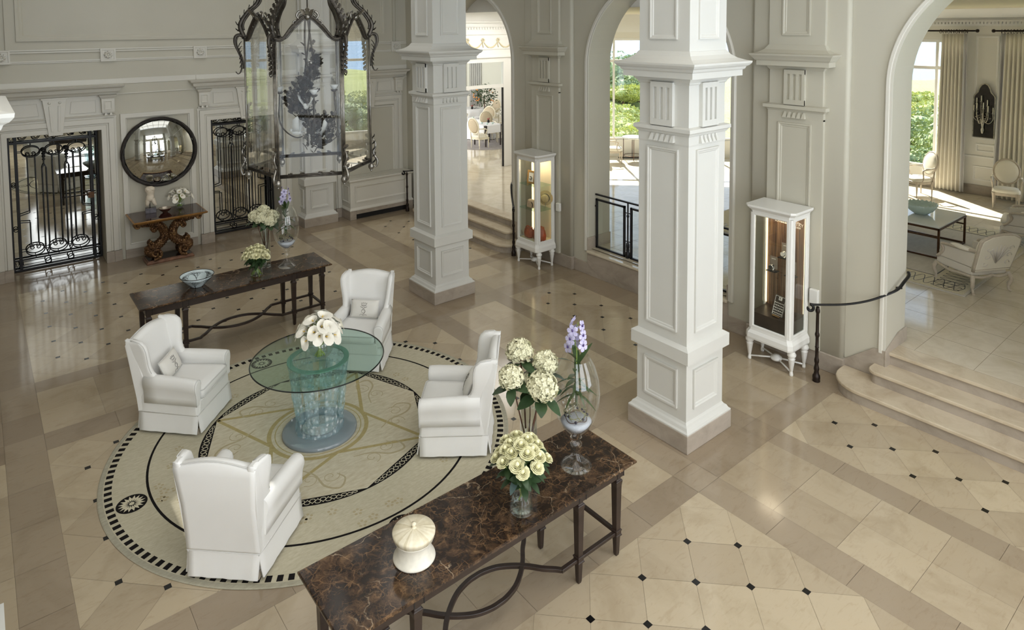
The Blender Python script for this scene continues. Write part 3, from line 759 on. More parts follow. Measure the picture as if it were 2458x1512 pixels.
def curtain(y0, y1, x, z0, z1, amp, waves, label, border_low, seed):
    r = empty('curtain', (x, (y0 + y1) / 2, z0), 0, label, 'curtain', 'cream curtains of the salon windows')
    mb = MB(); mb.smooth = True; N = waves * 10; rr = random.Random(seed); ph = [rr.uniform(.7, 1.3) for _ in range(waves + 2)]
    def col(t, z):
        w = t * waves; i = int(w); k = .55 + .45 * (1 - abs(z - .5) * .6)
        a = amp * ph[i] * (.35 + .65 * (1 - z)) if z > .85 else amp * ph[i]
        return (a * sin(2 * pi * w) * k - .03 * (1 - z), (y1 - y0) * (t - .5) * (1 - .12 * z), z * (z1 - z0))
    rings = [[col(j / N, i / 12) for j in range(N + 1)] for i in range(13)]
    b = int(N * .14)
    mb.loft([q[:N - b + 1] if border_low else q[b:] for q in rings], False, smooth=True)
    mb.build('cloth', M['curtain'], r, solid=.008)
    mb = MB(); mb.loft([q[N - b:] if border_low else q[:b + 1] for q in rings], False, smooth=True); mb.build('border', M['curtain_pattern'], r, solid=.008)
    return r
curtain(5.66, 6.28, 19.3, .55, 4.5, .045, 7, 'cream curtain beside the window left of the candle sconce', False, 1)
curtain(4.2, 5.06, 19.3, .55, 4.52, .045, 9, 'cream curtain right of the candle sconce', True, 2)
curtain(12.9, 15.4, -3.0, .02, 5.2, .05, 14, 'cream curtain of the left arcade, seen only as a reflection', False, 5)
def rod(y0, y1, label, rings):
    r = empty('curtain_rod', (19.25, (y0 + y1) / 2, 4.58), 0, label, 'curtain rod', 'dark curtain rods of the salon')
    mb = MB(); L = (y1 - y0) / 2; mb.tube([(0, -L, 0), (0, L, 0)], .022, 10); mb.build('pole', M['iron_bronze'], r)
    for s in (-1, 1):
        mb = MB(); mb.smooth = True; mb.lathe([(0, 0), (.03, .01), (.045, .04), (.035, .075), (0, .09)], n=12); 
        o = mb.build('finial', M['iron_bronze'], r); o.location = (0, s * L, 0); o.rotation_euler = (-s * pi / 2, 0, 0)
    for q in rings:
        mb = MB(); mb.smooth = True; mb.tube([(.04 * cos(a * pi / 6), .003 * (a % 2), -.014 + .045 * sin(a * pi / 6)) for a in range(12)], .006, 6, True); o = mb.build('ring', M['iron_bronze'], r); o.location = (0, q - (y0 + y1) / 2, 0); o.rotation_euler = (0, 0, .5 * sin(q * 37))
    mb = MB(); mb.box(0, -.012, -.012, .24, .012, .012); o = mb.build('bracket', M['iron_bronze'], r); o.location = (0, -L + .12, 0)
rod(5.52, 9.2, 'dark curtain rod over the window left of the sconce', [5.68 + i * .058 for i in range(11)])
rod(2.0, 5.1, 'dark curtain rod right of the sconce', [4.2 + i * .06 for i in range(14)])

def sconce():
    r = empty('wall_sconce', (19.46, 5.33, 1.95), 0, 'antique mirror with a silver candle sconce between the cream curtains', 'sconce')
    w = .22
    out = [(-w, 0), (w, 0), (w, 1.0), (w * .9, 1.05), (w * .62, 1.12), (w * .5, 1.22), (w * .3, 1.30), (0, 1.335), (-w * .3, 1.30), (-w * .5, 1.22), (-w * .62, 1.12), (-w * .9, 1.05), (-w, 1.0)]
    mb = MB(); mb.prism([(0, -a, b) for a, b in out], (-.02, 0, 0)); mb.build('mirror_plate', M['antique_mirror'], r)
    mb = MB(); mb.tube([(-.022, -a, b) for a, b in out], .014, 6, True); mb.build('plate_frame', M['silver'], r)
    mb = MB(); mb.smooth = True
    mb.lathe([(0, .1), (.02, .12), (.035, .2), (.02, .26), (.03, .34), (.05, .42), (.02, .5), (.015, .62)], (-.1, 0, 0), 10)
    mb.build('stem', M['silver'], r)
    for i, (y, x, z) in enumerate(((-.2, -.08, .62), (-.12, -.16, .66), (-.03, -.2, .74), (.04, -.1, .9), (.1, -.2, .72), (.19, -.1, .66), (.14, -.08, .84), (-.08, -.08, .8))):
        mb = MB(); mb.smooth = True
        mb.tube(bez([(-.1, 0, .42), (-.1 + (x + .1) * .5, y * .6, .36 + .03 * (i % 3)), (x, y, z - .16), (x, y, z - .02)], 6), .009, 6)
        for k in range(4): mb.sphere((-.1 + (x + .1) * k / 4 - .01, y * k / 4, .42 + (z - .5) * k / 5), .018, 6, 4, 1.6, .8, .7)
        mb.lathe([(0, z - .02), (.03, z - .01), (.012, z), (.014, z + .01)], (x, y, 0), 8)
        a = mb.build('arm', M['silver'], r)
        mb = MB(); mb.tube([(x, y, z), (x, y, z + .14)], .011, 8); mb.build('candle', M['candle'], a)
sconce()

def oval_chair(name, label, group, wood='greige', fab='upholstery', backm=None):
    """open armchair with an oval back, front towards +y"""
    r = empty(name, (0, 0, 0), 0, label, 'armchair', group)
    mb = MB(); mb.smooth = True
    def seat(s, y0, y1, z):
        o = []
        for i in range(24):
            a = 2 * pi * i / 24; x = cos(a); y = sin(a); k = (abs(x) ** 3.5 + abs(y) ** 3.5) ** (-1 / 3.5); w = .255 + .03 * y * k
            o.append((x * k * w * s, (y0 + y1) / 2 + y * k * (y1 - y0) / 2 * s, z))
        return o
    mb.loft([seat(1, -.23, .25, .37), seat(1, -.23, .25, .43), seat(.93, -.23, .25, .465), seat(.7, -.23, .25, .478), seat(.3, -.23, .25, .482)], True, True, True); mb.build('seat', M[fab], r)
    mb = MB(); mb.loft([seat(1.02, -.23, .25, .32), seat(1.03, -.23, .25, .38), seat(1.0, -.23, .25, .385)], True, True, True); mb.build('seat_rail', M[wood], r)
    for sx in (-1, 1):
        for y in (.21, -.2):
            mb = MB(); mb.smooth = True; mb.lathe([(.0, 0), (.012, 0), (.013, .02), (.011, .03), (.024, .29), (.028, .3), (.022, .31), (.03, .325), (.03, .38)], (sx * (.235 if y > 0 else .2), y, 0), 10); mb.build('leg', M[wood], r)
    c = Vector((0, -.285, .80)); til = Vector((0, -.2, .98)); 
    ring = [c + Vector((1, 0, 0)) * (.245 * cos(a)) + til * (.285 * sin(a)) for a in [2 * pi * i / 32 for i in range(32)]]
    mb = MB(); mb.smooth = True; mb.tube(ring, .024, 8, True); 
    for s in (-1, 1): mb.tube([(s * .2, -.21, .36), (s * .2, -.235, .5), (s * .2, -.25, .62)], .02, 8)
    mb.build('back_frame', M[wood], r)
    mb = MB(); mb.smooth = True; nf = Vector((0, .98, .2))
    def el(s, d): return [tuple(c + Vector((1, 0, 0)) * (.235 * s * cos(a)) + til * (.275 * s * sin(a)) + nf * d) for a in [2 * pi * i / 28 for i in range(28)]]
    mb.loft([el(.2, -.03), el(.7, -.025), el(1, -.01), el(1, .01), el(.9, .035), el(.6, .048), el(.2, .052)], True, True, True); mb.build('back_pad', M[backm or fab], r)
    for s in (-1, 1):
        mb = MB(); mb.smooth = True
        mb.tube(bez([(s * .22, -.27, .72), (s * .27, -.1, .70), (s * .29, .06, .68), (s * .285, .10, .65), (s * .26, .07, .55), (s * .25, .06, .46), (s * .255, .10, .38)], 6), .017, 8)
        a = mb.build('arm', M[wood], r)
        mb = MB(); mb.smooth = True; mb.sphere((s * .275, -.05, .715), .03, 8, 6, .8, 3., .6); mb.build('arm_pad', M[fab], a)
    return r
oc = oval_chair('oval_armchair', 'ivory oval back armchair by the salon window left of the curtain', 'oval back armchairs of the salon')
def place(o, x, y, z, ang): o.location = (x, y, z); o.rotation_euler = (0, 0, radians(ang) - pi / 2)
place(oc, 18.33, 6.33, FZ, 144)
o = dup(oc, label='ivory oval back armchair standing in front of the right curtain'); place(o, 18.55, 4.6, FZ, 195)
o = dup(oc, label='ivory oval back armchair seen through the middle arch'); place(o, 15.62, 13.95, FZ, -42)
o = dup(oc, label='ivory oval back armchair by the salon window, behind the arch jamb'); place(o, 17.8, 7.6, FZ, 200)
def side_table():
    r = empty('side_table', (16.42, 13.86, FZ), 0, 'small round white table with thin legs seen through the middle arch', 'side table')
    mb = MB(); mb.lathe([(0, .68), (.33, .68), (.34, .69), (.34, .72), (.33, .73), (0, .73)], n=28); mb.build('tabletop', M['table_white'], r)
    for k in range(4):
        a = pi / 4 + k * pi / 2; mb = MB(); mb.tube([(.3 * cos(a), .3 * sin(a), 0), (.3 * cos(a), .3 * sin(a), .69)], .011, 6); mb.build('leg', M['bronze'], r)
    mb = MB(); mb.lathe([(.29, .12), (.3, .12), (.3, .135), (.29, .135)], n=24); mb.build('ring', M['bronze'], r)
side_table()
mb = MB(); mb.box(-.55, -.06, 0, .55, .06, .012)
for i in range(18): mb.box(-.53 + i * .06, -.045, .0122, -.50 + i * .06, .045, .0126)
_v = mb.build('floor_vent', M['dark']); _v.location = (16.62, 13.92, .5); _v.rotation_euler = (0, 0, radians(-45)); tag(_v, 'dark floor vent grille below the bay window', 'vent')

def salon_rug():
    r = empty('salon_rug', (14, 5.4, .5), 0, 'pale grey salon rug with a looped line border', 'rug')
    x0, x1, y0, y1 = -2.0, 2.35, -1.95, 3.2
    mb = MB(); mb.box(x0, y0, .0, x1, y1, .014); mb.build('field', M['salon_rug'], r)
    mb = MB(); mb.box(x0 + .04, y0 + .04, .0142, x1 - .04, y0 + .62, .016); mb.box(x0 + .04, y1 - .62, .0142, x1 - .04, y1 - .04, .016)
    mb.box(x0 + .04, y0 + .62, .0142, x0 + .62, y1 - .62, .016); mb.box(x1 - .62, y0 + .62, .0142, x1 - .04, y1 - .62, .016); mb.build('border', M['wool_cream'], r)
    mb = MB()
    def wave(p, q, nx, ny, amp, n):
        p = Vector(p); q = Vector(q); nn = Vector((nx, ny, 0))
        for ph in (0, pi):
            pts = [p + (q - p) * (i / (n * 10)) + nn * (amp * sin(2 * pi * i / 20 + ph)) for i in range(n * 10 + 1)]
            mb.tube([(a.x, a.y, .0165) for a in pts], .008, 4, flat=.15, up=(0, 0, 1))
    wave((x0 + .1, y0 + .33, 0), (x1 - .1, y0 + .33, 0), 0, 1, .2, 30); wave((x0 + .33, y0 + .1, 0), (x0 + .33, y1 - .1, 0), 1, 0, .2, 34); wave((x1 - .33, y0 + .1, 0), (x1 - .33, y1 - .1, 0), 1, 0, .2, 34)
    for q in (.62, ): 
        mb.box(x0 + .62, y0 + .61, .0142, x1 - .62, y0 + .63, .0175); mb.box(x0 + .61, y0 + .62, .0142, x0 + .63, y1 - .62, .0175); mb.box(x1 - .63, y0 + .62, .0142, x1 - .61, y1 - .62, .0175)
    mb.build('border_pattern', M['iron_blue'], r)
salon_rug()
def coffee_table():
    r = empty('coffee_table', (14.23, 5.15, .515), 0, 'low bronze framed table with a pale glossy top in the salon', 'coffee table')
    hx, hy, h = .69, .83, .585; b = .022
    mb = MB(); mb.box(-hx, -hy, h - .03, hx, hy, h); mb.build('tabletop', M['table_white'], r, bevel=.004)
    mb = MB()
    for z in (h - .045, ): 
        mb.box(-hx - .01, -hy - .01, z - .02, hx + .01, -hy + .02, z + .012); mb.box(-hx - .01, hy - .02, z - .02, hx + .01, hy + .01, z + .012); mb.box(-hx - .01, -hy, z - .02, -hx + .02, hy, z + .012); mb.box(hx - .02, -hy, z - .02, hx + .01, hy, z + .012)
    mb.build('top_frame', M['bronze'], r)
    for sx in (-1, 1):
        for sy in (-1, 1): mb = MB(); mb.cbox(sx * (hx - .01), sy * (hy - .01), h / 2 - .02, .035, .035, h - .03); mb.build('leg', M['bronze'], r, bevel=.004, seg=1)
        mb = MB(); mb.box(sx * (hx - .01) - .015, -hy, .0, sx * (hx - .01) + .015, hy, .03); mb.box(sx * (hx - .01) - .015, -hy, .37, sx * (hx - .01) + .015, hy, .395); mb.build('rail', M['bronze'], r)
    mb = MB(); mb.box(-hx, -hy - .005, .0, hx, -hy + .025, .03); mb.build('rail', M['bronze'], r)
    b = empty('bowl', (14.25, 4.87, 1.1), 0, 'pale celadon bowl with a serrated rim on the low salon table', 'bowl')
    mb = MB(); mb.smooth = True; rings = []
    for rad, z in ((.0, 0.005), (.1, .0), (.12, .012), (.2, .07), (.26, .15), (.285, .2)):
        rings.append([((rad + (.0 if z < .2 else 0)) * cos(2 * pi * i / 72), rad * sin(2 * pi * i / 72), z + (.02 * (i % 3 == 0) if z > .19 else 0)) for i in range(72)])
    for rad, z in ((.272, .2), (.25, .15), (.19, .08), (.1, .03), (0, .02)): rings.append([(rad * cos(2 * pi * i / 72), rad * sin(2 * pi * i / 72), z + (.02 * (i % 3 == 0) if z > .19 else 0)) for i in range(72)])
    mb.loft(rings, True, False, False); mb.build('shell', M['celadon'], b)
coffee_table()

def bergere():
    """low armchair, front +y"""
    r = empty('bergere', (0, 0, 0), 0, 'upholstered low armchair with carved limed frame, seen from behind, in the salon', 'armchair', 'carved armchairs of the salon')
    mb = MB(); mb.box(-.33, -.30, .27, .33, .38, .42); mb.build('seat_base', M['upholstery_grey'], r, bevel=.03, seg=3)
    mb = MB(); mb.box(-.28, -.22, .40, .28, .40, .52); mb.build('seat_cushion', M['upholstery'], r, bevel=.05, seg=4)
    mb = MB(); mb.smooth = True
    for s in (-1, 1):
        mb.tube(bez([(s * .34, .36, .29), (s * .2, .39, .25), (0, .40, .28), (-s * .0, .40, .28)], 6), .022, 8)
        mb.tube(bez([(s * .34, .36, .29), (s * .36, .1, .25), (s * .36, -.1, .27), (s * .35, -.32, .28)], 6), .022, 8)
        mb.tube(bez([(s * .35, -.32, .28), (s * .15, -.34, .26), (0, -.34, .29)], 6), .022, 8)
    mb.build('seat_rail', M['greige'], r)
    for s in (-1, 1):
        for y in (.35, -.32):
            k = 1 if y > 0 else -1
            mb = MB(); mb.smooth = True; mb.tube(bez([(s * .335, y, .30), (s * .365, y + k * .03, .2), (s * .345, y + k * .01, .1), (s * .34, y + k * .02, .03), (s * .36, y + k * .05, .012)], 6), [.034] * 6 + [.03] * 6 + [.02] * 6 + [.018] * 6 + [.022], 8); mb.build('leg', M['greige'], r)
    # back: tilted panel
    def bp(x, z, d): return (x, -.30 - .30 * (z - .3) + d, z)
    prof = [(-.33, .36), (.33, .36), (.36, .80), (.34, .90), (.2, .965), (0, .985), (-.2, .965), (-.34, .90), (-.36, .80)]
    mb = MB(); mb.loft([[bp(x, z, -.03) for x, z in prof], [bp(x, z, .05) for x, z in prof], [bp(x * .9, .36 + (z - .36) * .93, .085) for x, z in prof]], True, True, True, False); mb.build('back_pad', M['upholstery'], r, bevel=.012, seg=2)
    mb = MB(); mb.smooth = True; mb.tube([bp(x, z, 0) for x, z in bez([(p[0], p[1], 0) for p in prof + [prof[0]]], 4) and [(q.x, q.y) for q in bez([(p[0], p[1], 0) for p in prof[1:] + [prof[0]]], 5)]], .026, 8)
    mb.tube([bp(-.33, .40, -.01), bp(.33, .40, -.01)], .022, 8); mb.build('back_frame', M['greige'], r)
    mb = MB(); mb.smooth = True
    for k in range(7):
        a = -1.2 + 2.4 * k / 6; mb.tube([bp(.0, .5, -.033), bp(.12 * sin(a), .62 + .08 * cos(a), -.035), bp(.2 * sin(a), .66 + .16 * cos(a), -.034)], [.012, .022, .006], 6, flat=.25)
    for s in (-1, 1):
        for k in range(3): mb.tube([bp(q.x, q.z, -.034) for q in spiral((s * (.2), 0, .5 + .13 * k), .06, .01, 0, s * 5, 14)], .008, 5, flat=.4)
    mb.build('damask_motif', M['damask'], r)
    for s in (-1, 1):
        mb = MB(); P = [(.30, .42), (.30, .62), (-.36, .66), (-.30, .42)]
        mb.loft([[(s * .30, y, z) for y, z in P], [(s * .345, y, z) for y, z in P]], True, True, True, False); a = mb.build('arm_panel', M['upholstery_grey'], r, bevel=.01)
        mb = MB(); mb.smooth = True
        mb.tube(bez([(s * .33, -.40, .70), (s * .36, -.1, .68), (s * .36, .18, .66), (s * .36, .25, .63), (s * .35, .22, .56), (s * .345, .26, .48), (s * .345, .34, .40)], 6), .024, 8); mb.build('arm_frame', M['greige'], r)
        mb = MB(); mb.smooth = True; mb.sphere((s * .345, -.1, .69), .05, 10, 8, .95, 4., .8); mb.build('arm_pad', M['upholstery'], r)
    return r
bg_ = bergere(); place(bg_, 12.67, 3.55, FZ, 62.6); bg_.location.z = .5
o = dup(bg_, label='upholstered low armchair at the right edge, behind the one seen from the back'); place(o, 15.75, 3.55, .5, 100)

# ------------------------------------------------------------------ landing and dining room beyond the far arch
def dining():
    mb = MB()
    x0, x1 = 9.73, 13.2; Y = 15.69
    for a, b, c, d in ((x0, 10.2, .5, 3.7), (12.61, 12.80, .5, 3.7), (12.80, 13.3, .5, 3.7)): mb.box(a, Y, c, b, Y + .12, d)
    mb.box(10.2, Y + .01, 2.93, 12.61, Y + .1, 3.03); mb.box(x0, Y, 3.7, 13.3, Y + .12, 5.2)
    for z, d in ((3.86, .04), (4.11, .02), (4.55, .03), (4.78, .04), (4.9, .08)): mb.box(x0, Y - d, z - .02, 13.3, Y + .01, z + .02)
    for i in range(26): mb.box(10.6 + i * .1, Y - .03, 4.69, 10.6 + i * .1 + .05, Y, 4.74)
    tag(mb.build('wall_landing', M['salon_trim']), 'white partition with glazed opening to the dining room', 'wall', kind='structure')
    mb = MB(); mb.smooth = True
    for i in range(5):
        xc = 10.7 + i * .565
        for k in range(22):
            t = k / 21; x = xc + .565 * t; z = 4.36 - .22 * sin(pi * t) ** .8
            mb.sphere((x, Y - .012, z), .016 + .012 * sin(pi * t), 6, 4, 1, .5, 1)
        for k in range(6):
            a = k * pi / 3; mb.sphere((xc + .05 * cos(a), Y - .012, 4.37 + .04 * sin(a)), .026, 6, 4, 1, .4, 1)
        mb.tube([(xc, Y - .012, 4.34), (xc - .02, Y - .014, 4.25), (xc + .01, Y - .012, 4.15)], .012, 5)
    tag(mb.build('trim_13', simple('gilded_plaster', rgb(222, 210, 176), .5)), 'garland frieze above the dining room opening', 'trim', kind='structure')
    mb = MB(); mb.box(12.565, Y + .02, .5, 12.605, Y + .06, 2.92)
    tag(mb.build('door_1', M['dark']), 'dark edge of the open glass door to the dining room', 'door', kind='structure')
    mb = MB(); mb.box(10.2, Y + .04, 3.03, 12.61, Y + .05, 3.7); tag(mb.build('window_8', M['glass_pane']), 'transom pane over the dining room opening', 'window', kind='structure')
    mb = MB(); mb.box(13.2, 13.5, .5, 13.3, 15.8, 5.2); tag(mb.build('wall_landing_right', M['salon_trim']), 'white side wall of the landing', 'wall', kind='structure')
    mb = MB(); mb.poly([(9.73, 10.4, 5.2), (13.3, 10.4, 5.2), (13.3, 15.8, 5.2), (9.73, 15.8, 5.2)], True); tag(mb.build('ceiling_landing', M['salon_paint']), 'white ceiling of the landing', 'ceiling', kind='structure')
    mb = MB(); mb.poly([(9, 15.79, .499), (13.7, 15.79, .499), (20.6, 23.6, .499), (14.5, 29.7, .499), (9, 30, .499)]); tag(mb.build('floor_dining', M['salon_floor']), 'pale stone floor of the dining room', 'floor', kind='structure')
    mb = MB(); mb.poly([(9, 15.7, 5.2), (13.7, 15.7, 5.2), (20.6, 23.6, 5.2), (14.5, 29.7, 5.2), (9, 30, 5.2)], True); tag(mb.build('ceiling_dining', M['ceiling_paint']), 'white ceiling of the dining room', 'ceiling', kind='structure')
    xyline('wall_dining_left', [(9.7, 15.8), (9.7, 29.9)], .5, 5.2, .1, M['salon_paint'], 'white side wall of the dining room', 'wall')
    xyline('wall_dining_right', [(20.6, 23.5), (13.65, 15.8)], .5, 5.2, .1, M['salon_paint'], 'white right wall of the dining room', 'wall')
    xyline('wall_dining_back', [(14.5, 29.6), (20.6, 23.5)], .5, 5.2, .1, M['salon_paint'], 'white back wall of the dining room', 'wall')
    # pleated drapes of the dining room back wall
    for k, (t, wd, m) in enumerate(((3.0, .55, 'curtain_pattern'), (3.75, .5, 'curtain'), (4.45, .6, 'curtain_pattern'), (5.25, .5, 'curtain'), (5.95, .55, 'curtain_pattern'))):
        mb = MB(); mb.smooth = True; N = 60
        mb.loft([[(-wd / 2 + wd * j / N, .04 * sin(j / N * 2 * pi * 6), z) for j in range(N + 1)] for z in (.5, 2.5, 4.6)], False)
        o = mb.build('drape', M[m], solid=.01); o.location = (14.5 + t * .707 - .1, 29.6 - t * .707 - .1, 0); o.rotation_euler = (0, 0, radians(-45))
        tag(o, 'pleated drape %s hanging at the back of the dining room' % ('first from the left', 'second from the left', 'in the middle', 'fourth from the left', 'last on the right')[k], 'curtain', 'drapes of the dining room')
    # rug
    mb = MB(); mb.loft([[(1.25 * cos(2 * pi * i / 48), 1.25 * sin(2 * pi * i / 48), z) for i in range(48)] for z in (0, .012)], True, True, True, False)
    o = mb.build('dining_rug', M['carpet_blue']); o.location = (14.5, 19.2, .5); tag(o, 'grey patterned carpet under the dining tables', 'rug')
    # tables
    t = empty('dining_table', (14.42, 18.9, .512), 0, 'square dark dining table with a white runner, nearest to the opening', 'table')
    mb = MB(); mb.box(-.37, -.37, .7, .37, .37, .75); mb.box(-.33, -.33, .63, .33, .33, .7); mb.build('tabletop', M['dark_wood'], t, bevel=.005)
    for sx in (-1, 1):
        for sy in (-1, 1): mb = MB(); mb.rloft([(0, sx * .33 - .018, sy * .33 - .018, sx * .33 + .018, sy * .33 + .018), (.7, sx * .33 - .03, sy * .33 - .03, sx * .33 + .03, sy * .33 + .03)]); mb.build('leg', M['dark_wood'], t)
    mb = MB(); mb.box(-.385, -.30, .752, .385, .30, .758); mb.box(-.30, -.385, .752, .30, .385, .757)
    for s in (-1, 1): mb.box(s * .383 - .004, -.30, .50, s * .383 + .004, .30, .756); mb.box(-.30, s * .383 - .004, .48, .30, s * .383 + .004, .755)
    o = mb.build('table_runner', M['tablecloth']); o.location = (14.42, 18.9, .512); tag(o, 'white runner crossed over the nearest dining table', 'tablecloth')
    for k, (x, y, rad, l) in enumerate(((15.1, 20.2, .5, 'round table under a white cloth behind the nearest dining table'), (16.85, 22.95, .6, 'far dining table under a white cloth below the tall citrus tree'))):
        t = empty('covered_table', (x, y, .512 if k == 0 else .5), 0, l, 'table', 'cloth covered dining tables')
        mb = MB(); mb.smooth = True; N = 64
        mb.loft([[((rad + a * (1 + .5 * sin(9 * 2 * pi * i / N))) * cos(2 * pi * i / N), (rad + a * (1 + .5 * sin(9 * 2 * pi * i / N))) * sin(2 * pi * i / N), z) for i in range(N)] for a, z in ((-rad * .999, .76), (-.02, .76), (0, .75), (.02, .6), (.05, .3), (.08, .02))], True, False, False); mb.build('tablecloth', M['tablecloth'], t)
        mb = MB(); mb.lathe([(.25, 0), (.25, .02), (.05, .06), (.04, .74)], n=16); mb.build('pedestal', M['dark_wood'], t)
    ch = oval_chair('dining_chair', 'ivory oval back dining chair left of the nearest table', 'dining chairs', 'ivory_wood', 'upholstery', 'cane')
    place(ch, 13.84, 18.6, .512, 8)
    for x, y, a, l in ((15.25, 18.85, 190, 'dining chair right of the nearest table'), (14.9, 19.45, 250, 'cane backed dining chair behind the nearest table'), (15.7, 20.6, 215, 'cane backed dining chair behind the round table'), (16.2, 23.3, -30, 'cane backed dining chair left of the far table'), (15.7, 22.4, 20, 'cane backed dining chair at the left edge of the opening'), (17.5, 22.6, 190, 'dining chair right of the far table')):
        o = dup(ch, label=l); place(o, x, y, .512 if y < 21 else .5, a)
    # little vases and dishes on the tables
    for k, (x, y, z, l, m) in enumerate(((14.62, 19.1, 1.272, 'small dark vase with red flowers on the nearest dining table', 'berry'), (14.95, 19.95, 1.275, 'small dark vase on the round table', 'berry'), (16.55, 22.75, 1.262, 'small dark vase on the far table', 'berry'))):
        t = empty('bud_vase', (x, y, z), 0, l, 'vase', 'bud vases of the dining room')
        mb = MB(); mb.smooth = True; mb.lathe([(0, 0), (.035, 0), (.05, .04), (.04, .08), (.025, .1)], n=12); mb.build('vase', M['dark'], t)
        mb = MB(); mb.smooth = True
        for q in range(7): mb.sphere((.03 * cos(q * 2.4), .03 * sin(q * 2.4), .12 + .02 * (q % 3)), .022, 6, 4)
        mb.build('flowers', simple('dusky_pink_flower_%d' % k, rgb(168, 92, 88), .6), t)
    for k, (x, y) in enumerate(((14.3, 18.75), (14.5, 18.7), (14.25, 19.0), (14.85, 20.35), (15.25, 20.0))):
        mb = MB(); mb.smooth = True; mb.lathe([(0, .004), (.02, 0), (.04, .03), (.045, .06), (.04, .06), (.03, .02), (0, .012)], n=14)
        o = mb.build('cup', M['celadon']); o.location = (x, y, 1.272 if y < 19.5 else 1.274); tag(o, 'white coffee cup on %s dining table' % ('the nearest' if k < 3 else 'the round'), 'cup', 'coffee cups on the dining tables')
    for k, (x, y, h, cr, l) in enumerate(((16.3, 21.55, 1.1, .5, 'tall potted citrus tree in the middle of the dining room'), (15.62, 19.05, .78, .34, 'small potted orange tree right of the nearest dining table'))):
        t = empty('citrus_tree', (x, y, .5), 0, l, 'tree', 'potted citrus trees')
        mb = MB(); mb.smooth = True; mb.lathe([(0, 0), (.16, 0), (.2, .3), (.22, .32), (.2, .34), (.17, .3), (0, .28)], n=20); mb.build('pot', M['celadon'], t)
        mb = MB(); mb.smooth = True; mb.tube([(0, 0, .28), (.02, 0, h * .6), (0, .01, h + .25)], [.03, .025, .02], 8); mb.build('trunk', M['stem_brown'], t)
        mb = MB(); r = random.Random(k + 5)
        for q in range(520):
            a, b, rr = r.uniform(0, 6.283), r.uniform(-1, 1), cr * r.uniform(.55, 1.05) * (1 + .25 * sin(3 * r.uniform(0, 6)))
            c = Vector((rr * sqrt(1 - b * b) * cos(a), rr * sqrt(1 - b * b) * sin(a), h + .35 + rr * b * .9)); u = Vector((r.uniform(-1, 1), r.uniform(-1, 1), r.uniform(-.6, .6))).normalized() * .055; v = u.orthogonal().normalized() * .024
            mb.add([tuple(c - u), tuple(c + v), tuple(c + u), tuple(c - v)], [(0, 1, 2, 3)], False)
        mb.build('foliage', M['leaf'], t)
        for q in range(14):
            a, b = r.uniform(0, 6.283), r.uniform(-.8, .7); mb = MB(); mb.smooth = True; mb.sphere((cr * .9 * sqrt(1 - b * b) * cos(a), cr * .9 * sqrt(1 - b * b) * sin(a), h + .35 + cr * .8 * b), .032, 8, 6); mb.build('orange_fruit', M['terracotta'], t)
dining()

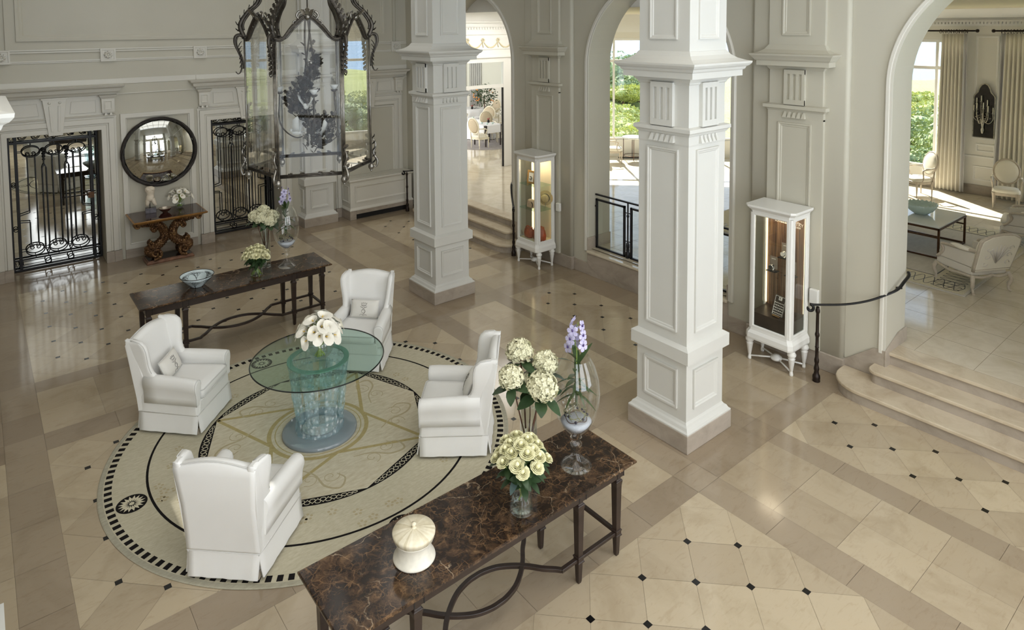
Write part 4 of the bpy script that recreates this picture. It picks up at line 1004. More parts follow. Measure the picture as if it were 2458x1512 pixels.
# ------------------------------------------------------------------ outside
def outside():
    def foliage_mat(name, a, b, c):
        t = NT(name); t.bsdf(a, .8, 0, .15)
        f = t.noise(t.coord((1, 1, 1)), 7, 6, .7); t.l(t.ramp(f, [(.3, c), (.5, a), (.68, b)]), t.b.inputs['Base Color']); return t.m
    M['scrub'] = foliage_mat('scrub_foliage', rgb(176, 180, 108), rgb(212, 212, 150), rgb(118, 130, 76))
    M['pine'] = foliage_mat('pine_foliage', rgb(140, 152, 106), rgb(190, 194, 142), rgb(84, 102, 76))
    M['ground'] = foliage_mat('hill_grass', rgb(150, 156, 92), rgb(176, 178, 116), rgb(104, 114, 66))
    mb = MB(); mb.smooth = True; N = 40
    def gz(x, y):  # hillside height
        d = x * .62 + y * .62 - 22
        base = -2.5 + .075 * max(0, d) + 3.2 * (1 / (1 + math.exp(-(y - x - 2) / 9.)) - .5) * min(1, d / 30)
        return base + .5 * sin(x * .31) * cos(y * .27) - (0.0 if d < 42 else (d - 42) * .22)
    g = [[(14 + 110 * i / N + (0), -30 + 150 * j / N) for j in range(N + 1)] for i in range(N + 1)]
    mb.add([(x, y, gz(x, y)) for row in g for x, y in row], [(i * (N + 1) + j, (i + 1) * (N + 1) + j, (i + 1) * (N + 1) + j + 1, i * (N + 1) + j + 1) for i in range(N) for j in range(N) if (g[i][j][0] > 20.5 or g[i][j][0] + g[i][j][1] > 36)], True)
    tag(mb.build('ground_hillside', M['ground']), 'green hillside sloping towards the sea outside the salon windows', 'ground', kind='structure')
    mb = MB(); mb.poly([(60, -2500, -22), (5000, -2500, -22), (5000, 5000, -22), (-500, 5000, -22), (-500, 90, -22)])
    sm = simple('sea_water', rgb(96, 140, 176), .25); tag(mb.build('ground_sea', sm), 'pale blue sea beyond the hillside', 'sea', kind='structure')
    def bush(name, seed, n, sx, sz, mat, lab):
        r = random.Random(seed); e = empty(name, (0, 0, 0), 0, lab, 'bush' if 'bush' in name else 'tree', 'scrub bushes of the hillside' if 'bush' in name else 'pines of the hillside')
        mb = MB(); mb.smooth = True
        lobes = [(Vector((r.uniform(-.55, .55) * sx, r.uniform(-.55, .55) * sx, sz * r.uniform(.4, .8))), r.uniform(.35, .6)) for _ in range(9)]
        for c, k in lobes: mb.sphere(c, k * .8, 10, 8, sx * .8, sx * .8, sz * .8)
        for q in range(n):
            c, k = r.choice(lobes); a, b = r.uniform(0, 6.283), r.uniform(-.6, 1); s = sqrt(max(0, 1 - b * b)); rr = k * r.uniform(.72, 1.02)
            p = c + Vector((rr * s * cos(a) * sx, rr * s * sin(a) * sx, rr * b * sz)); u = Vector((r.uniform(-1, 1), r.uniform(-1, 1), r.uniform(-.2, 1))).normalized() * r.uniform(.06, .13); v = u.orthogonal().normalized() * .05
            mb.add([tuple(p - u), tuple(p + v), tuple(p + u), tuple(p - v)], [(0, 1, 2, 3)], False)
        mb.build('foliage', mat, e)
        mb = MB(); mb.smooth = True; mb.tube([(0, 0, -.4), (.05, 0, sz * .5)], [.12, .08], 6); mb.build('trunk', M['stem_brown'], e)
        return e
    P1 = bush('scrub_bush', 1, 1500, 1.5, 1.0, M['scrub'], 'yellow green scrub bush on the slope beyond the salon windows')
    P2 = bush('pine_tree', 2, 1900, 1.7, 1.6, M['pine'], 'grey green pine on the slope beyond the salon windows')
    r = random.Random(4); first = [True, True]
    def put(P, k, x, y, s):
        if first[k]: P.location = (x, y, gz(x, y) - .2); P.scale = (s, s, s * r.uniform(.85, 1.1)); P.rotation_euler = (0, 0, r.uniform(0, 6)); first[k] = False
        else: dup(P, (x, y, gz(x, y) - .2), r.uniform(0, 6), scale=(s, s, s * r.uniform(.85, 1.1)))
    # through the right window (bearing about 19 degrees above x) and through the bay window (about 41 degrees)
    for lo, hi, n in ((14, 25, 40), (37, 50, 46), (25, 37, 12)):
        for i in range(n):
            t = (i + r.uniform(0, 1)) / n; b = radians(r.uniform(lo, hi)); dd = 25 + 38 * t
            if dd * cos(b) < 21.5 or dd * (cos(b) + sin(b)) < 34 or degrees(b) > 47: continue
            put(P1, 0, dd * cos(b), dd * sin(b), r.uniform(.6, 1.0) * (1 + t * .5))
    for x, y, s in ((28.5, 9.6, 1.05), (31, 11.2, 1.1), (34.5, 10.6, 1.2), (38, 13.4, 1.4), (43, 13.2, 1.5), (30.5, 8.3, 1.0), (40, 37, 1.9), (43, 38.5, 1.8), (41, 34, 1.5), (48, 39, 1.8), (36, 20, 1.3), (48, 26, 1.6)): put(P2, 1, x, y, s)
outside()
# ------------------------------------------------------------------ rug
RC = (3.05, 7.37)
def rug():
    mb = MB(); mb.smooth = False
    N = 128
    def circ(r, z, n=N): return [(r * cos(2 * pi * i / n), r * sin(2 * pi * i / n), z) for i in range(n)]
    mb.cur = 0; mb.loft([circ(2.262, 0), circ(2.266, .006), circ(2.255, .011)], True, True, True)
    mb.cur = 1; mb.disc((0, 0, .0116), 2.215, N)
    mb.cur = 3
    for k in range(141):
        a0 = 2 * pi * k / 141; a1 = a0 + 2 * pi / 141 * .55
        mb.poly([(2.135 * cos(a0), 2.135 * sin(a0), .0124), (2.205 * cos(a0), 2.205 * sin(a0), .0124), (2.205 * cos(a1), 2.205 * sin(a1), .0124), (2.135 * cos(a1), 2.135 * sin(a1), .0124)])
    rr = random.Random(2)
    mb.disc((0, 0, .0124), 1.822, N, r0=1.797)
    mb.disc((0, 0, .0122), 1.31, N)
    mb.cur = 2
    R = 1.3; vs = [(R * cos(k * pi / 4 - .02), R * sin(k * pi / 4 - .02)) for k in range(8)]
    mb.poly([(x * .997, y * .997, .0128) for x, y in vs])
    # running loops inside each dark crescent
    mb.cur = 6
    for k in range(8):
        a0 = k * pi / 4 + .06; a1 = (k + 1) * pi / 4 - .1
        M_ = 15; pts = []; pts2 = []
        for i in range(M_ * 6 + 1):
            t = i / (M_ * 6); a = a0 + (a1 - a0) * t
            mid = cos(pi / 8) / cos(a - (k * pi / 4 + pi / 8) + .02) * R
            c = (R + .002 + mid) / 2; w = max(0, (R - mid)) * .36
            lp = .012 * sin(4 * pi * t * M_ / 2)
            q = c + w * sin(2 * pi * t * M_ / 2); q2 = c - w * sin(2 * pi * t * M_ / 2)
            aa = a + lp / R; pts.append((q * cos(aa), q * sin(aa), .0128)); pts2.append((q2 * cos(a - lp / R), q2 * sin(a - lp / R), .0128))
        mb.tube(pts, .0045, 4, flat=.2, up=(0, 0, 1)); mb.tube(pts2, .0045, 4, flat=.2, up=(0, 0, 1))
    # gold star and circles
    mb.cur = 4
    def line(a, b, w, z=.0134):
        a = Vector((a[0], a[1], 0)); b = Vector((b[0], b[1], 0)); d = (b - a).normalized(); n = Vector((-d.y, d.x, 0)) * w / 2
        mb.poly([(a.x - n.x, a.y - n.y, z), (b.x - n.x, b.y - n.y, z), (b.x + n.x, b.y + n.y, z), (a.x + n.x, a.y + n.y, z)])
    for k in range(4):
        o = (1.29 * cos(pi / 4 + k * pi / 2 - .02), 1.29 * sin(pi / 4 + k * pi / 2 - .02))
        for s in (0, 1):
            i = (.56 * cos((k + s) * pi / 2 - .03), .56 * sin((k + s) * pi / 2 - .03)); line(o, i, .042)
    mb.disc((0, 0, .0136), .585, 64, r0=.535); mb.disc((0, 0, .0136), .50, 64, r0=.488)
    mb.cur = 2; mb.disc((0, 0, .0134), .54, 64)
    # faint dolphins and scrolls
    mb.cur = 5
    for k in range(8):
        for s in (1, -1):
            ca = (k + .5) * pi / 4 + s * .12; c = (.92 * cos(ca), .92 * sin(ca))
            sp = spiral((c[0], c[1], .0132), .015, .10, k, k + s * 7.5, 26, (1, 0, 0), (0, 1, 0)); mb.tube(sp, .006, 4, flat=.15, up=(0, 0, 1))
        ca = (k + .5) * pi / 4; a = Vector((cos(ca), sin(ca), 0)); b = Vector((-sin(ca), cos(ca), 0))
        pts = bez([a * .72 + b * -.2, a * .85 + b * -.05, a * 1.05 + b * .05, a * 1.12 + b * .2, a * .98 + b * .26, a * .88 + b * .18], 8)
        mb.tube([(p.x, p.y, .0132) for p in pts], [.007 + .01 * sin(pi * i / (len(pts) - 1)) for i in range(len(pts))], 4, flat=.1, up=(0, 0, 1))
    for k in range(40):
        a = rr.uniform(0, 6.283); r0 = rr.uniform(1.4, 1.74)
        for q in range(5):
            b = q * 1.256; x, y = r0 * cos(a) + .035 * cos(b), r0 * sin(a) + .035 * sin(b); mb.disc((x, y, .0125), .016, 6)
    # medallions
    for k in range(4):
        a = k * pi / 2; cx, cy = 1.98 * cos(a), 1.98 * sin(a)
        mb.cur = 3; mb.disc((cx, cy, .0126), .142, 40)
        mb.cur = 6
        for q in range(16):
            b = 2 * pi * q / 16; l = .125; w = .016; u = (cos(b), sin(b)); n = (-u[1], u[0])
            mb.poly([(cx + u[0] * .03, cy + u[1] * .03, .0132), (cx + u[0] * l * .6 + n[0] * -w, cy + u[1] * l * .6 + n[1] * -w, .0132), (cx + u[0] * l, cy + u[1] * l, .0132), (cx + u[0] * l * .6 + n[0] * w, cy + u[1] * l * .6 + n[1] * w, .0132)])
        mb.disc((cx, cy, .0135), .024, 16)
    o = mb.build('rug', [M['wool_edge'], M['wool_field'], M['wool_center'], M['wool_black'], M['wool_gold'], M['wool_sketch'], M['wool_cream']], tint=True)
    o.location = (RC[0], RC[1], .0); tag(o, 'large round ivory rug with dashed black border under the glass table', 'rug')
rug()

# ------------------------------------------------------------------ wing chairs
def wing_chair():
    r = empty('wing_chair', (0, 0, 0), 0, 'x', 'armchair', 'white slipcovered wing chairs around the glass table')
    hw = lambda y: .318 + (y + .36) * .078
    lean = lambda z: -.36 - max(0, z - .3) * .15
    # base box behind the skirt
    mb = MB(); mb.rloft([(.05, -.30, -.34, .30, .37), (.40, -.33, -.36, .33, .385)]); mb.build('base', M['linen'], r, bevel=.02)
    # four skirt panels, open at the corners
    def panel(a, b, n, k):
        a = Vector(a); b = Vector(b); n = Vector(n); d = (b - a).normalized(); mb = MB(); N = 10; rings = []
        for z, f, g in ((.028, .028, .014), (.034, .0275, .0135), (.10, .016, .009), (.18, .006, .004), (.236, 0, 0), (.246, .0, 0), (.25, -.003, 0)):
            p = [a + d * g + n * f + (b - a - d * 2 * g) * (i / N) + n * (.004 * sin(i * 2.1 + k) * (1 if z < .15 else 0)) for i in range(N + 1)]
            rings.append([(q.x, q.y, z) for q in p] + [(q.x - n.x * .012, q.y - n.y * .012, z) for q in p[::-1]])
        mb.smooth = True; mb.loft(rings, True, True, True); mb.build('skirt_panel', M['linen'], r)
    bl, br, fl, fr = (-.33, -.365, 0), (.33, -.365, 0), (-.385, .40, 0), (.385, .40, 0)
    panel(bl, br, (0, -1, 0), 1); panel(fl, fr, (0, 1, 0), 2); panel(bl, fl, (-.995, .07, 0), 3); panel(br, fr, (.995, .07, 0), 4)
    mb = MB(); mb.tube([(q[0] * 1.002, q[1] * 1.002, .247) for q in (bl, br, fr, fl)], .0042, 6, True); mb.build('piping', M['linen_seam'], r)
    for x, y in ((-.29, -.33), (.29, -.33), (-.33, .36), (.33, .36)):
        mb = MB(); mb.rloft([(0, x - .018, y - .018, x + .018, y + .018), (.07, x - .024, y - .024, x + .024, y + .024)]); mb.build('foot', M['greige'], r)
    # lower body front rail
    mb = MB(); mb.rloft([(.24, -.36, .30, .36, .40), (.41, -.35, .30, .35, .405)]); mb.build('front_rail', M['linen'], r, bevel=.02)
    # sides with wing
    out = [(-.362, .235), (-.362, .34), (lean(.6), .6), (lean(.85), .85), (lean(1.04), 1.04), (lean(1.08) + .01, 1.085), (-.43, 1.115), (-.34, 1.118), (-.27, 1.10), (-.225, 1.055), (-.205, .99), (-.20, .9), (-.195, .8), (-.18, .73), (-.14, .675), (-.07, .65), (.1, .64), (.28, .625), (.34, .60), (.365, .54), (.37, .46), (.385, .38), (.398, .235)]
    rear = lambda z: -.362 if z < .3 else lean(z)
    fpts = [(.235, .398), (.38, .385), (.46, .37), (.54, .365), (.60, .34), (.625, .28), (.64, .1), (.65, -.07), (.675, -.14), (.73, -.18), (.80, -.195), (.90, -.20), (.99, -.205), (1.055, -.225), (1.10, -.28), (1.114, -.35), (1.118, -.40)]
    def front(z):
        for (a, b), (c, d) in zip(fpts[:-1], fpts[1:]):
            if z <= c: return b + (d - b) * (z - a) / (c - a)
        return fpts[-1][1]
    zl = [.235, .25, .32, .40, .48, .54, .575, .60, .615, .627, .634, .641, .646, .652, .66, .672, .69, .715, .75, .80, .86, .92, .98, 1.03, 1.06, 1.085, 1.10, 1.109, 1.115, 1.118]
    for s in (-1, 1):
        mb = MB(); mb.smooth = True; rings = []; edge = []
        def X(y, z, inner):
            fl = max(0, z - .66) * (.10 + .28 * max(0, y + .42)); return s * (hw(y) + .012 + fl - (.075 if inner else 0))
        for z in zl:
            y0, y1 = rear(z), max(front(z), rear(z) + .03); k = min(1., (1.122 - z) / .03) if z > 1.09 else 1.; M_ = 7; ring = []; ins = .036 * (1 - k ** .5)
            ys = [y0 + .012 + (y1 - .03 - y0 - .012) * q / M_ for q in range(M_ + 1)]
            ring += [(X(y, z, False) - s * ins, y, z) for y in ys]
            xo, xi = X(y1, z, False), X(y1, z, True)
            ring += [(xo * .86 + xi * .14, y1 - .008, z), ((xo + xi) / 2, y1, z), (xo * .14 + xi * .86, y1 - .008, z)]
            ring += [(X(y, z, True) + s * ins, y, z) for y in ys[::-1]] + [((X(y0, z, True) * .8 + X(y0, z, False) * .2), y0, z), ((X(y0, z, True) * .1 + X(y0, z, False) * .9), y0, z)]
            rings.append(ring)
            if z > .69: edge.append(Vector(ring[M_ + 1]))
        mb.loft(rings, True, True, True); mb.build('wing', M['linen'], r)
        mb = MB(); mb.tube(edge, .004, 6); mb.build('piping', M['linen_seam'], r)
        # rolled arm
        mb = MB(); mb.smooth = True
        sec = [(-.045, .36), (-.047, .44), (-.052, .52), (-.068, .565), (-.076, .60), (-.066, .64), (-.04, .665), (0, .675), (.034, .668), (.056, .645), (.066, .605), (.064, .57), (.056, .54), (.047, .51), (.04, .44), (.04, .36)]
        rings = []
        for y, k, dz in ((-.28, .98, .012), (-.1, 1, .01), (.1, 1, .004), (.28, 1, -.004), (.365, 1.0, -.012), (.392, .97, -.014), (.40, .86, -.016)):
            rings.append([(s * (hw(y) - .012 + x * k), y, .5 + (z - .5) * (k if z > .5 else 1) + dz * (1 if z > .5 else 0)) for x, z in sec])
        mb.loft(rings, True, True, True); a = mb.build('arm', M['linen'], r)
        mb = MB(); mb.tube(rings[-2], .0045, 6, True); mb.build('piping', M['linen_seam'], a)
    # back
    mb = MB(); mb.smooth = True; N = 14; rings = []
    for i in range(N + 1):
        t = -1 + 2 * i / N; zt = 1.085 + .055 * cos(t * pi / 2) ** 1.3; w0, w1 = .33, .375
        def P(y, z):
            k = .3335 - max(0, z - .3) * .007 + max(0, z - .68) * .098
            return (t * k, y, z)
        ed = .02 * (abs(t) > .99)
        rings.append([P(-.34, .2495), P(-.366, .25), P(-.367, .27), P(lean(.4) - .007, .4), P(lean(.7) - .007, .7), P(lean(1.0) - .007, 1.0), P(lean(1.04) - .007, zt - .035), P(lean(1.1) + .015, zt - .008), P(lean(1.1) + .05, zt), P(lean(1.1) + .085, zt - .012), P(lean(1.05) + .105, zt - .05), P(lean(1.0) + .115 - .012 * cos(t * pi / 2), .95), P(lean(.7) + .13 + .02 * cos(t * pi / 2), .7), P(lean(.45) + .14, .45), P(-.2, .36), P(-.21, .34)])
    mb.loft(rings, True, True, True); mb.build('backrest', M['linen'], r)
    mb = MB(); mb.tube([Vector(q[7]) + Vector((0, -.004, .003)) for q in rings], .005, 6); mb.build('piping', M['linen_seam'], r)
    # seat cushion
    def rr_(x, y0, y1, rad, z, n=6):
        o = []
        for cx, cy, a0 in ((x - rad, y1 - rad, 0), (-x + rad, y1 - rad, pi / 2), (-x + rad, y0 + rad, pi), (x - rad, y0 + rad, 1.5 * pi)):
            o += [(cx + rad * cos(a0 + pi / 2 * i / n), cy + rad * sin(a0 + pi / 2 * i / n), z) for i in range(n + 1)]
        return o
    mb = MB(); mb.smooth = True
    mb.loft([rr_(.285, -.24, .40, .03, .402), rr_(.30, -.25, .418, .04, .42), rr_(.303, -.25, .422, .04, .46), rr_(.30, -.25, .418, .04, .505), rr_(.28, -.23, .395, .05, .525), rr_(.2, -.16, .31, .06, .537), rr_(.08, -.05, .15, .04, .54)], True, True, True); c = mb.build('seat_cushion', M['linen'], r)
    mb = MB(); mb.tube([(x * 1.006, y * 1.004, .508) for x, y, z in rr_(.302, -.25, .42, .04, 0)], .006, 6, True); mb.tube([(x * 1.006, y * 1.004, .418) for x, y, z in rr_(.302, -.25, .42, .04, 0)], .006, 6, True); mb.build('piping', M['linen_seam'], c)
    return r
WC = wing_chair()
WC['label'] = 'white wing chair at the left of the rug, in front of the far marble table'
place(WC, 1.867, 8.678, .012, -42.7)
o = dup(WC, label='white wing chair facing the viewer behind the glass table'); place(o, 4.25, 8.60, .012, 225)
o = dup(WC, label='white wing chair at the right of the rug, half hidden by hydrangeas'); place(o, 4.25, 6.17, .012, 138.7)
o = dup(WC, label='white wing chair seen from behind in the left foreground'); place(o, 1.775, 6.085, .012, 46)

def lumbar_pillow():
    r = empty('lumbar_pillow', (0, 0, 0), 0, 'x', 'pillow', 'embroidered lumbar pillows on the wing chairs')
    mb = MB(); mb.smooth = True; rings = []; W, Hh, T = .215, .13, .062
    for i in range(-8, 9):
        t = i / 8; th = T * (1 - abs(t) ** 2.6) ** .6 + .002; 
        rings.append([(max(-1, min(1, cos(a))) * W * (1 - .06 * (1 - t * t) ** 1 * 0) * (abs(cos(a)) ** -.35 if abs(cos(a)) > .5 else 1) * .86, 0, 0) for a in [0]])
    def sh(u, v): # u,v in -1..1
        e = (1 - abs(u) ** 3) * (1 - abs(v) ** 3); p = 1 - .05 * (1 - u * u) ; q = 1 - .06 * (1 - v * v)
        return u * W * q, v * Hh * p, T * max(0, e) ** .55
    n, m = 16, 12
    for s in (1, -1):
        vs = []
        for i in range(n + 1):
            for j in range(m + 1):
                x, z, y = sh(-1 + 2 * i / n, -1 + 2 * j / m); vs.append((x, s * y, z))
        mb.add(vs, [(i * (m + 1) + j, (i + 1) * (m + 1) + j, (i + 1) * (m + 1) + j + 1, i * (m + 1) + j + 1) if s < 0 else (i * (m + 1) + j + 1, (i + 1) * (m + 1) + j + 1, (i + 1) * (m + 1) + j, i * (m + 1) + j) for i in range(n) for j in range(m)], True)
    mb.build('cover', M['pillow'], r, weld=True)
    mb = MB(); edge = [sh(-1 + 2 * i / n, -1)[:2] for i in range(n + 1)] + [sh(1, -1 + 2 * j / m)[:2] for j in range(1, m + 1)] + [sh(1 - 2 * i / n, 1)[:2] for i in range(1, n + 1)] + [sh(-1, 1 - 2 * j / m)[:2] for j in range(1, m)]
    mb.tube([(x, 0, z) for x, z in edge], .005, 6, True); mb.build('piping', M['linen_seam'], r)
    mb = MB()
    def on(x, z):
        u, v = x / W, z / Hh; return (x, T * max(0, (1 - abs(u) ** 3) * (1 - abs(v) ** 3)) ** .55 + .002, z)
    def st(pts): mb.tube([on(p[0], p[1]) for p in pts], .0022, 5)
    B = lambda p: [(q.x, q.y) for q in bez([(a, b, 0) for a, b in p], 6)]
    st([(-.035, .052), (-.045, .085), (-.022, .07), (-.015, .092), (0, .072), (.015, .092), (.022, .07), (.045, .085), (.035, .052), (-.035, .052)]); st([(-.033, .044), (.033, .044)])
    st(B([(-.045, .03), (.0, .005), (.028, -.03), (.0, -.06), (-.02, -.035), (0, -.01), (.02, -.02)])); st(B([(.045, .03), (.0, .005), (-.03, -.03), (-.012, -.062), (.012, -.085)]))
    st(B([(-.055, -.088), (-.03, -.075), (0, -.088), (.03, -.072), (.058, -.09)])); st(B([(-.05, .035), (-.03, .02), (0, .03), (.03, .02), (.05, .035)]))
    mb.build('embroidered_crest', M['thread'], r)
    return r
LP = lumbar_pillow()
def set_pillow(o, cx, cy, ang, dx, dy, z, tilt, spin=0.):
    a = radians(ang) - pi / 2; x = cx + dx * cos(a) - dy * sin(a); y = cy + dx * sin(a) + dy * cos(a)
    o.location = (x, y, z); o.rotation_euler = Matrix.Rotation(a + radians(spin), 3, 'Z').to_4x4().to_euler()
    m = Matrix.Rotation(a + radians(spin), 4, 'Z') @ Matrix.Rotation(radians(tilt), 4, 'X'); o.rotation_euler = m.to_euler()
LP['label'] = 'small crested white pillow on the wing chair at the left'
set_pillow(LP, 1.867, 8.678, -42.7, .02, -.14, .672, 22, 8)
o = dup(LP, label='small crested white pillow on the wing chair facing the viewer'); set_pillow(o, 4.25, 8.60, 225, 0.0, -.14, .672, 22)
o = dup(LP, label='white pillow edge in the wing chair at the right'); set_pillow(o, 4.25, 6.17, 138.7, .0, -.14, .672, 22)

# ------------------------------------------------------------------ glass table
def glass_table():
    r = empty('glass_table', (3.05, 7.33, .0135), 0, 'round glass topped table on a carved crystal pedestal in the centre of the rug', 'table')
    mb = MB(); n = 96
    mb.lathe([(0, .887), (.755, .887)], n=n, smooth=False); mb.lathe([(0, .8995), (.755, .8995)], n=n, smooth=False); mb.build('tabletop', M['glass_green'], r)
    mb = MB(); mb.lathe([(.755, .887), (.765, .889), (.768, .893), (.765, .8975), (.755, .8995)], n=n); mb.build('glass_edge', M['glass_edge'], r)
    mb = MB(); mb.smooth = True; mb.lathe([(0, 0), (.425, 0), (.43, .008), (.43, .03), (.41, .042), (.30, .052), (0, .052)], n=72); mb.build('base_plate', simple('smoky_glass_disc', rgb(132, 142, 148), .08, 0, .8), r)
    # pedestal wall with eight slots
    ro = lambda z: .262 + .085 * ((z - .05) / .83) ** 1.1 + .014 * (1 - min(1, (z - .05) / .1)) 
    th = .045; rnd = random.Random(9)
    def wall(z0, z1, a0, a1, na, nz):
        mb = MB(); mb.smooth = True; full = a1 - a0 > 6.2
        rings = []
        zs = [z0 + (z1 - z0) * i / nz for i in range(nz + 1)]
        def rad(z, a): return ro(z) + .008 * sin(9 * a + 12 * z) * sin(23 * z + 5 * a) + .006 * sin(31 * a - 17 * z)
        m = na if full else na + 1
        for z in zs: rings.append([((rad(z, a0 + (a1 - a0) * j / na)) * cos(a0 + (a1 - a0) * j / na), (rad(z, a0 + (a1 - a0) * j / na)) * sin(a0 + (a1 - a0) * j / na), z) for j in range(m)])
        inn = [[((ro(z) - th) * cos(a0 + (a1 - a0) * j / na), (ro(z) - th) * sin(a0 + (a1 - a0) * j / na), z) for j in range(m)] for z in zs]
        if full:
            mb.loft(rings + inn[::-1] + [rings[0]], True, False, False)
        else:
            mb.loft([a + b[::-1] for a, b in zip(rings, inn)], True, True, True)
        return mb
    wall(.055, .215, 0, 2 * pi, 120, 8).build('pedestal_foot', M['crystal_frost'], r)
    wall(.70, .87, 0, 2 * pi, 120, 8).build('pedestal_collar', M['crystal_frost'], r)
    for k in range(8):
        a = 2 * pi * k / 8 + .1
        wall(.215, .70, a - .265, a + .265, 14, 22).build('stave', M['crystal_frost'], r)
    mb = MB(); mb.lathe([(.295, .871), (.355, .871), (.355, .886), (.295, .886)], n=72, smooth=False); mb.lathe([(.295, .871), (.295, .886)], n=72, smooth=False); mb.build('pedestal_rim', simple('green_glass_rim', rgb(150, 190, 180), .12, 0, .6), r)
    mb = MB(); mb.lathe([(0, .06), (.2, .06)], n=48, smooth=False); mb.build('mirror_disc', M['mirror'], r)
glass_table()

# ------------------------------------------------------------------ marble console tables
def console():
    r = empty('console_table', (0, 0, 0), 0, 'x', 'console table', 'long marble topped console tables')
    L, D = 1.42, .37
    mb = MB(); mb.rloft([(.862, -L + .035, -D + .035, L - .035, D - .035), (.87, -L + .012, -D + .012, L - .012, D - .012), (.878, -L, -D, L, D), (.893, -L, -D, L, D), (.9, -L + .008, -D + .008, L - .008, D - .008)]); mb.build('marble_top', M['emperador'], r)
    mb = MB(); mb.box(-L + .09, -D + .075, .755, L - .09, D - .075, .862)
    mb.rloft([(.85, -L + .08, -D + .065, L - .08, D - .065), (.862, -L + .05, -D + .05, L - .05, D - .05)])
    mb.build('apron', M['dark_wood'], r, bevel=.003, seg=1)
    for x in (-1.33, -1.25, -.85, -.77, .77, .85, 1.25, 1.33):
        for s in (-1, 1): mb = MB(); mb.box(x - .004, s * (D - .075) - .003, .757, x + .004, s * (D - .075) + .003, .86); mb.build('apron_groove', M['dark'], r)
    for x in (-1.29, -.81, .81, 1.29):
        for y in (-.245, .245):
            mb = MB(); q = lambda h, z: (z, x - h, y - h, x + h, y + h)
            mb.rloft([q(.016, 0), q(.02, .02), q(.026, .19), q(.026, .195), q(.034, .66), q(.04, .70), q(.04, .712), q(.028, .722), q(.028, .757)]); l = mb.build('leg', M['dark_wood'], r, bevel=.003, seg=1)
            mb = MB(); mb.rloft([q(.03, .185), q(.036, .19), q(.036, .2), q(.031, .205), q(.031, .23), q(.036, .235), q(.036, .245), q(.03, .25)]); mb.build('collar', M['dark_wood'], l)
    def rail(name, pts):
        mb = MB(); mb.tube(pts, .027, 4, smooth=False, up=(0, 0, 1), flat=.8); mb.build(name, M['dark_wood'], r, bevel=.003, seg=1)
    z = .217
    for s in (-1, 1):
        for y in (-.245, .245): rail('stretcher', [(s * .60, y, z), (s * 1.29, y, z)])
        rail('stretcher', [(s * 1.29, -.245, z), (s * 1.29, .245, z)])
    for s in (-1, 1):
        half = [(.61, -.245), (.575, -.205), (.50, -.135), (.42, -.04), (.32, .05), (.2, .125), (.08, .16), (0, .165)]
        full = [(-x, y) for x, y in half] + [(x, y) for x, y in half[::-1][1:]]
        rail('curved_stretcher', bez([(x, s * y, z + .0006 * s) for x, y in full], 5))
    return r
CT = console(); CT['label'] = 'long console table with brown marble top in the right foreground'; CT.location = (3.09, 4.115, 0)
dup(CT, (3.09, 10.535, 0), label='long console table with brown marble top in front of the gilded wall console')

# ------------------------------------------------------------------ flowers
def petal_cup(mb, r0, r1, h, n, tilt, seed, z=0.):
    """one whorl of cupped petals"""
    rr = random.Random(seed)
    for k in range(n):
        a = 2 * pi * k / n + rr.uniform(-.2, .2); w = 2 * pi / n * 1.3; rows = []
        for i in range(4):
            t = i / 3; rad = r0 + (r1 - r0) * t ** .7; zz = z + h * t - (.18 * h * (t > .9)); row = []
            for j in range(5):
                b = a + w * (j / 4 - .5) * (1 - .2 * t * t); q = rad * (1 + (.10 if i == 3 else 0)) * (1 + .06 * (j % 2)); row.append((q * cos(b), q * sin(b), zz - (.16 * h * t * t * abs(j / 4 - .5) * 2)))
            rows.append(row)
        mb.loft(rows, False, smooth=True)
def leaf(mb, p, d, up, l, w, droop=.3, n=5):
    p = Vector(p); d = Vector(d).normalized(); s = d.cross(Vector(up)).normalized(); u = s.cross(d); rows = []
    for i in range(n + 1):
        t = i / n; c = p + d * (l * t) - u * (droop * l * t * t); ww = w * sin(pi * (t * .92 + .06)) ** .8
        rows.append([tuple(c - s * ww), tuple(c - u * .1 * ww), tuple(c + s * ww)])
    mb.loft(rows, False, smooth=True)
def rose_proto():
    r = empty('rose', (0, 0, 0), 0, 'x', 'flower', 'x')
    mb = MB(); mb.smooth = True
    mb.sphere((0, 0, .026), .017, 8, 6, 1, 1, 1.35)
    petal_cup(mb, .004, .009, .050, 3, 0, 1); petal_cup(mb, .007, .017, .050, 3, 0, 2); petal_cup(mb, .010, .025, .048, 4, 0, 3); petal_cup(mb, .012, .033, .043, 5, 0, 4); petal_cup(mb, .012, .041, .036, 6, 0, 6); petal_cup(mb, .012, .048, .022, 6, 0, 9)
    mb.sphere((0, 0, .004), .017, 8, 5, 1, 1, .6)
    mb.build('bloom', M['petal_rose'], r)
    mb = MB(); mb.smooth = True; mb.tube([(0, 0, 0), (.004, 0, -.15), (0, .004, -.33)], [.0035, .004, .004], 6); mb.build('stem', M['stem'], r)
    mb = MB()
    for k in range(6):
        a = k * 2.2; leaf(mb, (0, 0, -.025 - .03 * k), (cos(a), sin(a), .35), (0, 0, 1), .09, .024, .35)
    mb.build('leaves', M['leaf'], r)
    return r
